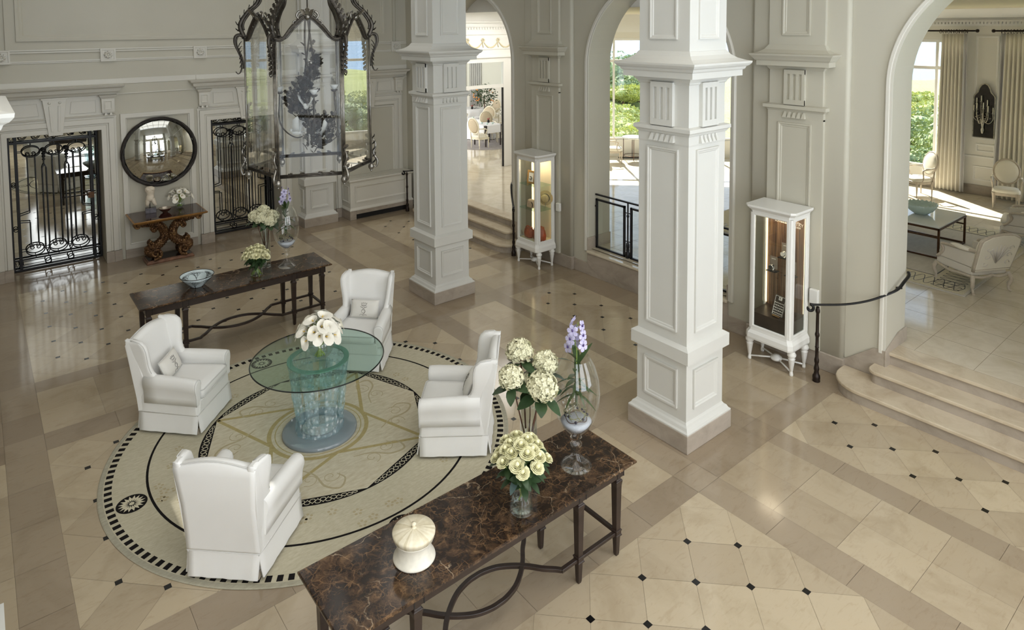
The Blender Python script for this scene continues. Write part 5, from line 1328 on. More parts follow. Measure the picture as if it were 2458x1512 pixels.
def hyd_proto():
    r = empty('hydrangea', (0, 0, 0), 0, 'x', 'flower', 'x'); rr = random.Random(5)
    mb = MB(); mb.smooth = True; mb.sphere((0, 0, .02), .07, 14, 10, 1, 1, .85)
    for k in range(300):
        b = 1 - 2 * (k + .5) / 300; 
        if b < -.62: continue
        a = k * 2.39996; s = sqrt(1 - b * b); n = Vector((s * cos(a), s * sin(a), b)); c = Vector((0, 0, .02)) + Vector((n.x * .098, n.y * .098, n.z * .086)) * rr.uniform(.84, 1.12); n = (n + Vector((rr.uniform(-.5, .5), rr.uniform(-.5, .5), rr.uniform(-.5, .5)))).normalized()
        u = n.orthogonal().normalized(); v = n.cross(u); ph = rr.uniform(0, 1.57)
        for q in range(4):
            d = u * cos(ph + q * pi / 2) + v * sin(ph + q * pi / 2); e = n.cross(d); l = rr.uniform(.016, .023)
            mb.add([tuple(c), tuple(c + d * l * .6 + e * l * .5 + n * .004), tuple(c + d * l + n * rr.uniform(.0, .008)), tuple(c + d * l * .6 - e * l * .5 + n * .004)], [(0, 1, 2, 3)], False)
    mb.build('bloom', M['petal_hydrangea'], r)
    mb = MB(); mb.smooth = True; mb.tube([(0, 0, -.04), (.006, .004, -.3), (-.006, .01, -.55)], [.006, .006, .007], 6); mb.build('stem', M['stem_brown'], r)
    mb = MB()
    for k in range(6):
        a = k * 1.05 + .4; leaf(mb, (.03 * cos(a), .03 * sin(a), -.05 - .012 * (k % 2)), (cos(a), sin(a), (-.1, .35)[k % 2]), (0, 0, 1), .15, .045, .4)
    mb.build('leaves', M['leaf'], r)
    return r
def calla_proto():
    r = empty('calla_lily', (0, 0, 0), 0, 'x', 'flower', 'x')
    mb = MB(); mb.smooth = True; rows = []
    # trumpet: open funnel with one long pointed lip
    for i in range(9):
        t = i / 8; row = []
        for j in range(17):
            a = -pi * 1.02 + 2 * pi * 1.02 * j / 16; lip = max(0, cos(a)) ** 2
            rad = .006 + .03 * t ** 1.6 + .018 * t ** 5; z = .10 * t + .035 * lip * t ** 3 - .018 * (1 - lip) * t ** 4
            rr = rad * (1 + .85 * lip * t ** 4) + (.006 * t if j > 13 else 0)
            row.append((rr * cos(a), rr * sin(a), z - .03 * lip * t ** 7))
        rows.append(row)
    mb.loft(rows, False, smooth=True); mb.build('spathe', M['petal_white'], r)
    mb = MB(); mb.smooth = True; mb.tube([(0, 0, .02), (.002, 0, .05), (.004, 0, .078)], [.005, .006, .003], 6); mb.build('spadix', M['spadix'], r)
    return r
def aim(o, head, foot, spin):
    """put the flower head at head with its stem pointing to foot"""
    h = Vector(head); d = (h - Vector(foot)).normalized(); q = Vector((0, 0, 1)).rotation_difference(d)
    o.location = h; o.rotation_euler = (q.to_matrix().to_4x4() @ Matrix.Rotation(spin, 4, 'Z')).to_euler()
def bouquet(proto, n, foot, base, spread, hh, label, group, seed, first, scale=1., dome=.5, squash=1., bend=False):
    rr = random.Random(seed)
    for k in range(n):
        t = (k + .5) / n; rad = sqrt(t) * rr.uniform(.93, 1.07); a = k * 2.39996 + seed + rr.uniform(-.12, .12)
        x = spread * rad * cos(a); y = spread * rad * sin(a) * squash; z = hh - dome * spread * rad * rad + rr.uniform(-.025, .025)
        o = proto if (first and k == 0) else dup(proto)
        o['label'] = label; o['group'] = group; s = scale * rr.uniform(.9, 1.1); o.scale = (s, s, s)
        head = Vector((base[0] + x, base[1] + y, base[2] + z)); ft = Vector((foot[0] - x * .35, foot[1] - y * .35, foot[2]))
        if not bend: aim(o, head, ft, rr.uniform(0, 6.28)); continue
        out_ = Vector((x, y, 0)); tilt = .25 + 1.25 * rad * rr.uniform(.75, 1.15); d = (out_.normalized() * sin(tilt) + Vector((0, 0, 1)) * cos(tilt)) if out_.length > 1e-6 else Vector((0, 0, 1))
        aim(o, head, head - d, rr.uniform(-.6, .6) + atan2(y, x)); bpy.context.view_layer.update(); inv = o.matrix_world.inverted()
        for ch in list(o.children):
            if ch.name.startswith('stem'): bpy.data.objects.remove(ch)
        pts = bez([head, head - d * .05, head - d * .09 - Vector((0, 0, .05)), Vector((foot[0] + x * .2, foot[1] + y * .2, foot[2] + (head.z - foot[2]) * .45)), ft], 5)
        mb = MB(); mb.smooth = True; mb.tube([inv @ p for p in pts], .0052, 6); nm = mb.build('stem', M['stem'], o)
def vase(name, prof, inner, loc, label, group=None, water=None, wr=None, n=40):
    r = empty(name, loc, 0, label, 'vase', group)
    mb = MB(); mb.smooth = True; mb.lathe(prof, n=n); mb.lathe(inner, n=n); mb.build('glass_body', M['glass_clear'], r)
    if water: mb = MB(); mb.smooth = True; mb.lathe([(0, water[0])] + water[1] + [(0, water[1][-1][1])], n=n); mb.build('water', M['water'], r)
    return r
ZT = .9008
# rose vases
RP = rose_proto()
for k, (x, y, n, sp, hh, lab) in enumerate(((3.31, 3.925, 27, .2, .575, 'cream rose in the bouquet on the near marble table'), (3.375, 10.46, 34, .18, .43, 'cream rose in the bouquet on the far marble table'))):
    vase('flower_vase', [(0, 0), (.09, 0), (.097, .01), (.093, .06), (.074, .2), (.07, .245)], [(.066, .245), (.070, .2), (.086, .06), (.088, .022), (0, .02)], (x, y, ZT), 'clear tapered vase of roses on the %s marble table' % ('near', 'far')[k], 'tapered rose vases', (.021, [(.086, .024), (.084, .06), (.074, .15)]))
    bouquet(RP, n, (x, y, ZT + .05), (x, y, ZT), sp, hh, lab, 'roses on the %s table' % ('near', 'far')[k], 3 + k, k == 0, 1.12, .75)
    for j in range(9):
        a = j * .7; mb = MB(); leaf(mb, (0, 0, 0), (cos(a), sin(a), -.15), (0, 0, 1), .12, .03, .45)
        o = mb.build('leaf_spray', M['leaf_blue' if k == 0 and j in (5, 8) else 'leaf']); o.location = (x + .07 * cos(a), y + .07 * sin(a), ZT + .27 + .02 * (j % 3)); tag(o, 'green leaf hanging over the rim of the rose vase on the %s table' % ('near', 'far')[k], 'leaf', 'leaves of the %s rose bouquet' % ('near', 'far')[k])
HP = hyd_proto()
for k, (x, y, h) in enumerate(((3.64, 4.22, .70), (3.62, 10.715, .72))):
    vase('cylinder_vase', [(0, 0), (.07, 0), (.074, .006), (.074, h)], [(.069, h), (.069, .03), (0, .028)], (x, y, ZT), 'tall clear cylinder vase of hydrangeas on the %s marble table' % ('near', 'far')[k], 'cylinder vases', (.03, [(.068, .031), (.068, h - .12)]))
    heads = ((.05, .17, .29), (-.17, .02, .20), (.01, -.16, .13), (.18, -.01, .22), (0.02, .0, .10)) if k == 0 else ((-.09, -.06, .10), (.0, .06, .17), (.10, -.05, .10), (-.14, .06, .11), (.03, -.12, .05))
    for j, (dx, dy, dz) in enumerate(heads):
        o = HP if (k == 0 and j == 0) else dup(HP)
        o['label'] = 'creamy hydrangea head in the cylinder vase on the %s marble table' % ('near', 'far')[k]; o['group'] = 'hydrangeas on the %s table' % ('near', 'far')[k]
        s = (1.12, 1.0, 1.22, 1.05, .9)[j] if k == 0 else .98; o.scale = (s, s, s); aim(o, (x + dx, y + dy, ZT + h + dz), (x - dx * .15, y - dy * .15, ZT + .15), j * 1.3)
# calla bowls
CP = calla_proto()
for k, (x, y, z, R, n, sp, hh, lab, tb) in enumerate(((3.06, 7.30, .9138, .163, 28, .19, .43, 'white calla lily in the round bowl on the glass table', 'on the glass table'), (3.36, 15.28, .9625, .095, 16, .17, .34, 'white calla lily in the small bowl below the round mirror', 'below the round mirror'))):
    pr = [(R * sin(pi * t) if t > .12 else R * .37 * t / .12, R * .93 - R * cos(pi * t) if t > .12 else 0) for t in [i / 24 for i in range(0, 21)]]
    vase('bowl_vase', pr, [(q[0] * .97, q[1] * .985 + .004) for q in pr[::-1]], (x, y, z), 'round clear bowl vase of calla lilies %s' % tb, 'round bowl vases', (.008, [(R * .5, .012), (R * .8, R * .4), (R * .93, R * .75)]))
    bouquet(CP, n, (x, y, z + .03), (x, y, z), sp, hh, lab, 'calla lilies %s' % tb, 5 + k, k == 0, 1.08 if k == 0 else .9, .7, bend=True)

# footed urns with orchids
def urn_orchid():
    r = empty('footed_urn', (0, 0, 0), 0, 'x', 'vase', 'tall footed glass urns')
    prof = [(0, 0), (.135, 0), (.138, .008), (.115, .03), (.07, .065), (.036, .11), (.026, .15), (.03, .165), (.05, .185), (.054, .205), (.034, .23), (.032, .245), (.052, .262), (.04, .28), (.06, .30), (.125, .37), (.175, .46), (.203, .58), (.21, .68), (.198, .80), (.165, .91), (.132, .97), (.125, .985)]
    inn = [(.121, .985), (.128, .968), (.16, .905), (.193, .80), (.205, .68), (.198, .58), (.17, .46), (.12, .375), (.05, .315), (0, .31)]
    mb = MB(); mb.smooth = True; mb.lathe(prof, n=48); mb.lathe(inn, n=48); mb.build('glass_body', M['glass_clear'], r)
    mb = MB(); mb.smooth = True; mb.lathe([(0, .312), (.05, .317), (.112, .377), (.135, .415), (.09, .425), (0, .428)], n=40); mb.build('glass_beads', M['gel'], r)
    o = empty('orchid', (0, 0, .43), 0, 'x', 'orchid', 'lilac orchids in glass urns'); rr = random.Random(3)
    mb = MB(); mb.smooth = True; mb.tube([(0, 0, .12), (.01, 0, .3), (0, .01, .5)], .012, 6)
    for k in range(9):
        q = 1 if k % 2 else -1; a = .5 + rr.uniform(-.5, .5); leaf(mb, (0, 0, .36 + .022 * k), (q * cos(a), q * sin(a), .35 + .1 * k), (0, 0, 1), .20 + .014 * k, .024, .25, 7)
    for k in range(16):
        a = k * 2.4; leaf(mb, (0, 0, .20 + .011 * k), (cos(a), sin(a), .45), (0, 0, 1), .125 + .015 * (k % 3), .014, 1.0, 7)
    mb.build('leaves', M['leaf_orchid'], o)
    mb = MB(); mb.smooth = True
    for k in range(16):
        a = k * .9; mb.tube(bez([(0, 0, .16), (.05 * cos(a), .05 * sin(a), .10), (.11 * cos(a + .6), .11 * sin(a + .6), .06 + .02 * sin(k)), (.09 * cos(a + 1.6), .09 * sin(a + 1.6), .02 + .03 * (k % 3))], 5), .003, 5)
    mb.build('roots', M['root'], o)
    mb = MB(); mb.smooth = True; sp = bez([(0, 0, .45), (.02, .01, .60), (.0, .02, .74), (.03, .0, .86)], 6); mb.tube(sp, .004, 6); mb.build('flower_spike', M['stem'], o)
    lip = simple('purple_lip', rgb(74, 56, 110), .5)
    for k in range(10):
        a = k * 2.2 + .4; zc = .63 + .026 * k; c = Vector((.07 * cos(a) * (1.1 - .05 * k), .07 * sin(a) * (1.1 - .05 * k), zc)); mb = MB(); n = Vector((cos(a) - .35, sin(a) - .35, .25)).normalized(); u = n.cross(Vector((0, 0, 1))).normalized(); v = n.cross(u)
        for q in range(5):
            b = q * 2 * pi / 5; d = u * cos(b) + v * sin(b); e = n.cross(d)
            mb.loft([[tuple(c + d * (.052 * t) - e * w + n * (.006 * sin(3 * t))), tuple(c + d * (.055 * t) + n * (.01 * sin(2.5 * t) - .004)), tuple(c + d * (.052 * t) + e * w + n * (.006 * sin(3 * t)))] for t, w in ((.05, .003), (.35, .012), (.65, .021), (.88, .018), (1., .006))], False, smooth=True)
        f = mb.build('flower', M['petal_orchid'], o)
        mb = MB(); mb.smooth = True; mb.sphere(c + n * .008, .009, 6, 5); mb.tube([c + n * .01, c + n * .018 - v * .018], [.007, .004], 5); mb.build('flower_lip', lip, f)
    g = empty('berry_sprig', (0, 0, .43), 0, 'x', 'berries', 'dark berry sprigs in glass urns')
    for k in range(11):
        a = k * .65; mb = MB(); mb.smooth = True; mb.sphere((.10 * cos(a), .10 * sin(a), .02 + .02 * (k % 3)), .013, 8, 6); mb.build('berry', M['berry'], g)
    mb = MB(); mb.smooth = True; mb.tube([(.095 * cos(a * .3), .095 * sin(a * .3), .012 + .012 * sin(a)) for a in range(21)], .003, 5); mb.build('twig', M['stem_brown'], g)
    return r, o, g
U, O_, G = urn_orchid()
for k, (x, y) in enumerate(((4.04, 4.04), (3.885, 10.515))):
    for p, z, l in ((U, ZT, 'tall footed glass urn holding an orchid on the %s marble table'), (O_, ZT + .43, 'lilac orchid with strap leaves and bare roots in the urn on the %s table'), (G, ZT + .43, 'dark berries lying in the footed urn on the %s table')):
        q = p if k == 0 else dup(p); q.location = (x, y, z); q['label'] = l % ('near', 'far')[k]; q.rotation_euler = (0, 0, (.1, .9)[k] if p is O_ else 0)

# lidded box, painted bowl
def lidded_box():
    r = empty('lidded_box', (2.39, 4.065, ZT), 0, 'round cream bone box with a knobbed lid on the near marble table', 'box')
    t = NT('bone_inlay'); t.bsdf(rgb(232, 222, 194), .35, 0, .4)
    tc = t.n('ShaderNodeTexCoord'); gr = t.n('ShaderNodeTexGradient', gradient_type='RADIAL'); t.l(tc.outputs['Object'], gr.inputs[0])
    wv = t.n('ShaderNodeMath', operation='MULTIPLY'); wv.inputs[1].default_value = 46; t.l(gr.outputs[1], wv.inputs[0])
    wn = t.n('ShaderNodeTexWhiteNoise', noise_dimensions='1D'); fl = t.n('ShaderNodeMath', operation='FLOOR'); t.l(wv.outputs[0], fl.inputs[0]); t.l(fl.outputs[0], wn.inputs['W'])
    f2 = t.noise(t.coord((1, 1, .2)), 30, 4)
    c1 = t.ramp(wn.outputs['Value'], [(0, rgb(214, 202, 172)), (.5, rgb(232, 222, 196)), (1, rgb(240, 232, 210))]); c2 = t.ramp(f2, [(.35, (.86, .84, .78, 1)), (.6, (1, 1, 1, 1))])
    t.l(t.mix(.6, c1, c2, 'MULTIPLY'), t.b.inputs['Base Color']); M['bone'] = t.m
    t2 = simple('bone_white', rgb(234, 228, 212), .4, var=.1, scale=25)
    mb = MB(); mb.smooth = True; mb.lathe([(0, 0), (.150, 0), (.156, .008), (.154, .018), (.147, .026), (.13, .06), (.124, .10), (.13, .135), (.144, .15), (.144, .16), (0, .16)], n=64); mb.build('body', t2, r)
    mb = MB(); mb.smooth = True; mb.lathe([(.14, .161), (.150, .163), (.150, .178), (.156, .184), (.158, .20), (.152, .212), (.08, .226), (0, .228)], n=64); l = mb.build('lid', M['bone'], r)
    mb = MB(); mb.smooth = True; mb.lathe([(.022, .226), (.012, .234), (.012, .24), (.019, .25), (.017, .262), (0, .268)], n=20); mb.build('knob', M['bone'], l)
lidded_box()
def painted_bowl():
    r = empty('painted_bowl', (2.53, 10.59, ZT), 0, 'wide pale blue bowl painted with bare black trees on the far marble table', 'bowl')
    pb = simple('pale_blue_glaze', rgb(206, 220, 222), .15, 0, .6, var=.06, scale=9); ink = simple('black_glaze', rgb(28, 26, 28), .2)
    prof = [(0, 0.004), (.09, 0), (.10, .012), (.15, .06), (.205, .115), (.24, .165)]; inn = [(.234, .165), (.2, .12), (.145, .068), (.09, .022), (0, .016)]
    mb = MB(); mb.smooth = True; mb.lathe(prof + inn, n=64); mb.build('shell', pb, r)
    mb = MB(); mb.tube([(.238 * cos(2 * pi * i / 64), .238 * sin(2 * pi * i / 64), .166) for i in range(64)], .005, 6, True); mb.build('rim', ink, r)
    def at(a, t, ins):
        P = inn[::-1] if ins else prof
        rads = [p[0] for p in P]; L = t * (len(P) - 1); i = min(int(L), len(P) - 2); f = L - i
        q = P[i][0] + (P[i + 1][0] - P[i][0]) * f; z = P[i][1] + (P[i + 1][1] - P[i][1]) * f; q += (-.0016 if ins else .0016)
        return (q * cos(a), q * sin(a), z + (.0016 if ins else 0))
    rr = random.Random(8)
    for ins in (0, 1):
        mb = MB()
        def br(a, t, da, dt, w, lv):
            pts = [at(a + da * i / 5 + rr.uniform(-.015, .015) * (i > 0), min(.99, t + dt * i / 5), ins) for i in range(6)]
            mb.tube(pts, [w * (1 - .1 * i) for i in range(6)], 5)
            if lv < 4:
                for s in (-1, 1, .3):
                    br(a + da * .9, t + dt * .92, da * .3 + s * rr.uniform(.08, .2), dt * rr.uniform(.55, .8), w * .58, lv + 1)
        for k in range(6): br(k * pi / 3 + .3 * ins, .22, rr.uniform(-.06, .06), .26, .0055, 0)
        mb.build('tree_pattern', ink, r)
painted_bowl()
# ------------------------------------------------------------------ gilded console under the mirror and the things on it
def gilt_carved():
    t = NT('carved_gilt_wood'); t.bsdf(rgb(140, 98, 54), .36, .55, .5)
    v = t.n('ShaderNodeTexVoronoi'); v.inputs['Scale'].default_value = 30; t.l(t.coord(), v.inputs['Vector'])
    f = t.noise(t.coord(), 9, 6, .7); c = t.ramp(f, [(.3, rgb(58, 40, 28)), (.5, rgb(120, 88, 58)), (.7, rgb(188, 154, 108))]); c2 = t.ramp(v.outputs['Distance'], [(0, (1.2, 1.15, 1.05, 1)), (.5, (.45, .38, .32, 1))])
    t.l(t.mix(.6, c, c2, 'MULTIPLY'), t.b.inputs['Base Color']); t.bump(v.outputs['Distance'], .9, .02); return t.m
M['gilt_carved'] = gilt_carved()
def gilded_console():
    r = empty('gilded_console', (3.05, 15.03, 0), 0, 'gilded carved console with a dark polished top under the round mirror', 'console table')
    mb = MB(); mb.rloft([(0, -.45, -.24, .45, .24), (.03, -.45, -.24, .45, .24), (.05, -.43, -.22, .43, .22), (.07, -.43, -.22, .43, .22)]); mb.build('base_plinth', simple('worn_gilt_base', rgb(120, 84, 62), .4, .3, var=.4, scale=14), r, bevel=.006)
    mb = MB(); mb.box(-.41, -.2, .071, .41, .2, .074); mb.build('base_panel', simple('dark_base_panel', rgb(44, 32, 28), .25), r)
    mb = MB(); mb.rloft([(.885, -.60, -.36, .60, .42), (.905, -.62, -.38, .62, .425), (.93, -.69, -.44, .69, .43), (.952, -.695, -.445, .695, .43), (.958, -.67, -.42, .67, .43)]); mb.build('top_moulding', simple('gilt_moulding', rgb(166, 122, 66), .35, .55, var=.3, scale=14), r)
    mb = MB(); mb.box(-.665, -.415, .955, .665, .42, .961); mb.build('polished_top', simple('dark_red_lacquer', rgb(58, 32, 28), .06, 0, .7, var=.25, scale=5), r)
    for s in (-1, 1):
        for yy in (-.09, ):
            mb = MB(); mb.smooth = True
            P = bez([(s * .30, yy, .20), (s * .36, yy, .27), (s * .22, yy, .34), (s * .09, yy, .46), (s * .075, yy, .58), (s * .13, yy, .70), (s * .26, yy, .80), (s * .42, yy, .845), (s * .54, yy, .85)], 8)
            n = len(P); mb.tube(P, [.12 - .03 * (i / n) - .025 * sin(pi * i / n) - .03 * (i / n) ** 4 for i in range(n)], 16, flat=1.0)
            rr = random.Random(4)
            for i in range(6, n - 4, 2):
                for k in range(9):
                    a = k * .7 + i * .35; p = P[i]; t = (P[i + 1] - P[i - 1]).normalized(); u = t.cross(Vector((0, 1, 0))).normalized(); w = .108 - .03 * i / n - .02 * sin(pi * i / n)
                    mb.sphere(p + u * (w * cos(a)) + Vector((0, 1, 0)) * (w * sin(a)), .021, 6, 4, 1, 1, 1)
            mb.build('scaled_scroll', M['gilt_carved'], r)
            mb = MB(); mb.smooth = True
            for y0 in (-.21, .03):
                mb.tube(spiral((s * .27, y0, .195), .115, .02, -1.2 if s > 0 else pi + 1.2, (-1.2 - 9 if s > 0 else pi + 1.2 + 9), 40), [.036 - .014 * i / 40 for i in range(41)], 8)
            mb.sphere((s * .27, -.09, .195), .10, 14, 10, 1, 1.2, 1)
            mb.build('base_volute', M['gilt_carved'], r)
            for (cx, cz, R) in ((.57, .815, .066), (.27, .685, .056), (.42, .40, .06)):
                mb = MB(); mb.smooth = True
                if cx == .42: cx = .33
                for y0 in (-.15, -.03): mb.tube(spiral((s * cx, y0, cz), R, .012, 1.6, 1.6 - s * 8, 26), [.024 - .01 * i / 26 for i in range(27)], 7)
                mb.sphere((s * cx, -.09, cz), R * .75, 10, 8, 1, 1.4, 1)
                for k in range(4): mb.sphere((s * (cx - .05 - .035 * k), -.09, cz + .035 * (1 if cz > .5 else -1) + .012 * k), .042 - .004 * k, 8, 6, 1.3, 1.5, .8)
                mb.build('leaf_scroll', M['gilt_carved'], r)
    return r
gilded_console()
ZG = .9615
def torso():
    r = empty('torso_sculpture', (2.79, 15.24, ZG), radians(-8), 'small headless marble torso on a rod above a dark stone block under the mirror', 'sculpture')
    mb = MB(); mb.box(-.10, -.065, 0, .10, .065, .105); b = mb.build('stone_block', simple('grey_veined_stone', rgb(98, 94, 100), .25, var=.5, scale=16), r, bevel=.004)
    mb = MB(); mb.tube([(-.01, 0, .10), (-.01, 0, .24)], .008, 8); mb.build('rod', M['iron'], r)
    mar = simple('weathered_marble', rgb(226, 214, 194), .5, var=.14, scale=16, bump=.2, bscale=40)
    mb = MB(); mb.smooth = True
    def ring(c, a, b, n=20, tw=0.): return [(c[0] + a * cos(2 * pi * i / n + tw) , c[1] + b * sin(2 * pi * i / n + tw), c[2]) for i in range(n)]
    mb.loft([ring((-.005, 0, .555), .02, .018), ring((-.005, 0, .55), .05, .04), ring((-.0, .005, .525), .088, .055), ring((0, 0, .48), .094, .066), ring((.004, 0, .43), .080, .06), ring((.006, .004, .385), .066, .05), ring((.0, .004, .345), .072, .055), ring((-.004, .0, .30), .082, .064), ring((-.006, 0, .265), .08, .062), ring((-.006, 0, .24), .05, .04)], True, True, True)
    mb.sphere((-.035, -.045, .49), .035, 10, 8, 1.1, .6, .8); mb.sphere((.04, -.045, .49), .035, 10, 8, 1.1, .6, .8)
    for s, d, l in ((-1, (-.012, -.01), .21), (1, (.035, -.03), .19)):
        mb.loft([ring((s * .036, 0, .30), .045, .05), ring((s * .04 + d[0] * .3, d[1] * .3, .26), .047, .05), ring((s * .042 + d[0] * .7, d[1] * .7, .21), .042, .045), ring((s * .04 + d[0] * 1.3, d[1] * 1.3, .165), .034, .036), ring((s * .04 + d[0] * 1.5, d[1] * 1.5, .15), .02, .02)], True, True, True)
    mb.build('torso', mar, r)
torso()
def shell_bowl():
    r = empty('shell_bowl', (3.03, 15.08, ZG), 0, 'small silver and brown bowl between torso and lilies', 'bowl')
    mb = MB(); mb.smooth = True; mb.lathe([(0, .0), (.05, 0), (.045, .012), (.09, .04), (.125, .085), (.13, .092), (.12, .09)], n=32); mb.build('shell', simple('brown_lacquer', rgb(96, 66, 54), .2, .2, var=.4, scale=20), r)
    mb = MB(); mb.smooth = True; mb.lathe([(.122, .091), (.085, .048), (.04, .02), (0, .016)], n=32); mb.build('lining', simple('silvered_lining', rgb(198, 186, 170), .25, .6, var=.3, scale=18, bump=.3, bscale=30), r)
shell_bowl()
def round_mirror():
    r = empty('round_mirror', (3.05, 15.5, 2.18), 0, 'large round convex mirror in a dark woven twig frame', 'mirror')
    mb = MB(); mb.smooth = True; Rs = 1.35; a1 = math.asin(.69 / Rs)
    mb.lathe([(Rs * sin(a1 * i / 20), -(Rs * cos(a1 * i / 20) - Rs * cos(a1)) - .03) for i in range(21)], n=72, axis='y'); mb.build('convex_glass', M['mirror'], r)
    tw = simple('dark_twig', rgb(46, 40, 36), .55, var=.3, scale=30); rr = random.Random(6)
    for k in range(11):
        mb = MB(); mb.smooth = True; ph = rr.uniform(0, 6.28); f = rr.choice((5, 6, 7)); b = 2 * pi * k / 11
        mb.tube([((.712 + .022 * cos(b + f * a + ph * .1)) * cos(a), -.04 + .03 * sin(b + f * a + ph * .1), (.712 + .022 * cos(b + f * a + ph * .1)) * sin(a)) for a in [2 * pi * i / 120 for i in range(120)]], .0105, 6, True); mb.build('twig', tw, r)
    mb = MB(); mb.smooth = True; mb.lathe([(.685, -.03), (.70, -.045), (.722, -.045), (.735, -.01), (.71, .02)], n=72, axis='y'); mb.build('frame_core', tw, r)
round_mirror()

# ------------------------------------------------------------------ wrought iron gates
def gate():
    r = empty('iron_gate', (1.23, 16.0, 0), 0, 'x', 'gate', 'wrought iron gates in front of mirror panels')
    W = .77; ir = M['iron']
    X = lambda u: -W + .03 + u * (2 * W - .06)
    def bar(name, pts, rad=.0125, par=r, n=4):
        mb = MB(); mb.tube(pts, rad, n, smooth=n > 4); return mb.build(name, ir, par)
    def flat(name, x0, z0, x1, z1, d=.018):
        mb = MB(); mb.box(x0, -d, z0, x1, d, z1); return mb.build(name, ir, r)
    for u in (0, 1): flat('frame_post', X(u) - .016, .02, X(u) + .016, 2.745)
    for u in (.075, .925): flat('stile', X(u) - .024, .02, X(u) + .024, 2.745, .022)
    flat('bottom_rail', X(0), .02, X(1), .055); flat('lower_rail', X(0), .225, X(1), .255); flat('upper_rail', X(0), 2.545, X(1), 2.59, .02); flat('top_rail', X(0), 2.725, X(1), 2.75, .014)
    # scrolls in the top band
    for k in range(6):
        x = X(.13 + .148 * k); s = 1 if k < 3 else -1
        pts = spiral((x, 0, 2.66), .008, .045, 0, s * 5.6, 18) ; e = pts[-1]
        q = [(x + s * .1, 0, 2.625), (x + s * .15, 0, 2.615)]
        bar('scroll', list(pts) + bez([e, (x + s * .06, 0, 2.63), (x + s * .12, 0, 2.70), (x + s * .155, 0, 2.69)], 5)[1:], .009, r, 5)
    bar('ring', [(X(.5) + .045 * cos(a), 0, 2.66 + .045 * sin(a)) for a in [2 * pi * i / 24 for i in range(25)]], .01, r, 5)
    # heart shaped ovals
    for zc, up in ((2.37, 1), (.40, -1)):
        for u in (.24, .50, .76):
            x = X(u); o = [(x + .15 * cos(a), 0, zc + .105 * sin(a)) for a in [(-pi / 2) * up * -1 + 2 * pi * i / 40 for i in range(41)]]
            ov = bar('oval', o, .0115, r, 5)
            for s in (-1, 1):
                pts = [Vector((x + s * .012, 0, zc - up * .095))] + spiral((x + s * .045, 0, zc - up * .055), .045, .012, -up * pi / 2 * 1 - s * .3, -up * pi / 2 - s * .3 + s * up * 6.2, 20)
                bar('curl', pts, .0095, ov, 5)
            if up > 0: bar('stud', [(x, 0, zc + .105), (x, 0, 2.55)], .01)
            else: bar('stud', [(x, 0, zc - .105), (x, 0, .25)], .01)
        for a, b in ((.075, .24), (.24, .5), (.5, .76), (.76, .925)):
            xa = X(a) + (.15 if a != .075 else 0); xb = X(b) - (.15 if b != .925 else 0); bar('link', [(xa, 0, zc), (xb, 0, zc)], .01)
    # uprights
    for u in (.197, .283, .474, .556, .717, .803):
        z0, z1 = .50, 2.275
        if u in (.197, .803):
            s = -1 if u < .5 else 1; xe = X(.075 if u < .5 else .925)
            bar('upright', [(X(u), 0, 2.29), (X(u), 0, 1.17), (X(u), 0, 1.165), (xe, 0, 1.12)]); bar('upright', [(X(u), 0, .49), (X(u), 0, .965), (X(u), 0, .97), (xe, 0, .99)])
        else: bar('upright', [(X(u), 0, z0 - .01), (X(u), 0, z1)])
    for u in (.38, .64):
        x = X(u); w = .034
        for s in (-1, 1): bar('upright', bez([(x, 0, 2.10), (x + s * w * .6, 0, 2.06), (x + s * w, 0, 2.02)], 3) + [Vector((x + s * w, 0, .40)), Vector((x + s * w * .5, 0, .33)), Vector((x, 0, .30))])
        bar('upright', [(x, 0, 2.06), (x, 0, 2.40)], .011); bar('upright', [(x, 0, .32), (x, 0, .255)], .011)
        mb = MB(); mb.smooth = True; mb.sphere((x, 0, 2.38), .048, 10, 8, 1, .8, .8)
        for k in range(6): mb.sphere((x + .012 * (-1) ** k, 0, 2.32 - .03 * k), .022 - .002 * k, 7, 5, 1, 1, 1.3)
        mb.build('acanthus_knob', ir, r)
    for u0, u1 in ((.10, .34), (.41, .60), (.67, .90)):
        bar('panel_border', [(X(u0), 0, .085), (X(u1), 0, .085), (X(u1), 0, .2), (X(u0), 0, .2), (X(u0), 0, .085)], .009)
    for u in (.375, .635): bar('ring', [(X(u) + .05 * cos(a), 0, .142 + .05 * sin(a)) for a in [2 * pi * i / 24 for i in range(25)]], .011, r, 5)
    for u in (.0375, .9625):
        for z in (.85, 1.73): bar('ring', [(X(u) + .034 * cos(a), 0, z + .034 * sin(a)) for a in [2 * pi * i / 20 for i in range(21)]], .009, r, 5)
        for zc, hh in ((.14, .08), (2.655, .06)): bar('diamond', [(X(u) - .03, 0, zc), (X(u), 0, zc + hh), (X(u) + .03, 0, zc), (X(u), 0, zc - hh), (X(u) - .03, 0, zc)], .007)
    mb = MB(); mb.box(X(.9) - .05, -.06, 1.30, X(.925) + .02, .03, 1.42); mb.tube([(X(.9) - .03, -.07, 1.38), (X(.9) - .15, -.075, 1.385)], .011, 6); mb.build('lock', M['bronze'], r)
    return r
GT = gate(); GT['label'] = 'black wrought iron gate in the left opening of the back wall'
dup(GT, (4.87, 16.0, 0), label='black wrought iron gate behind the lantern')
for x, l in ((1.23, 'tall mirror panel behind the left iron gate'), (4.87, 'tall mirror panel behind the iron gate near the lantern')):
    mb = MB(); mb.box(x - .768, 16.085, .004, x + .768, 16.118, 2.745); tag(mb.build('mirror_panel', M['mirror']), l, 'mirror', 'mirror panels behind the gates')

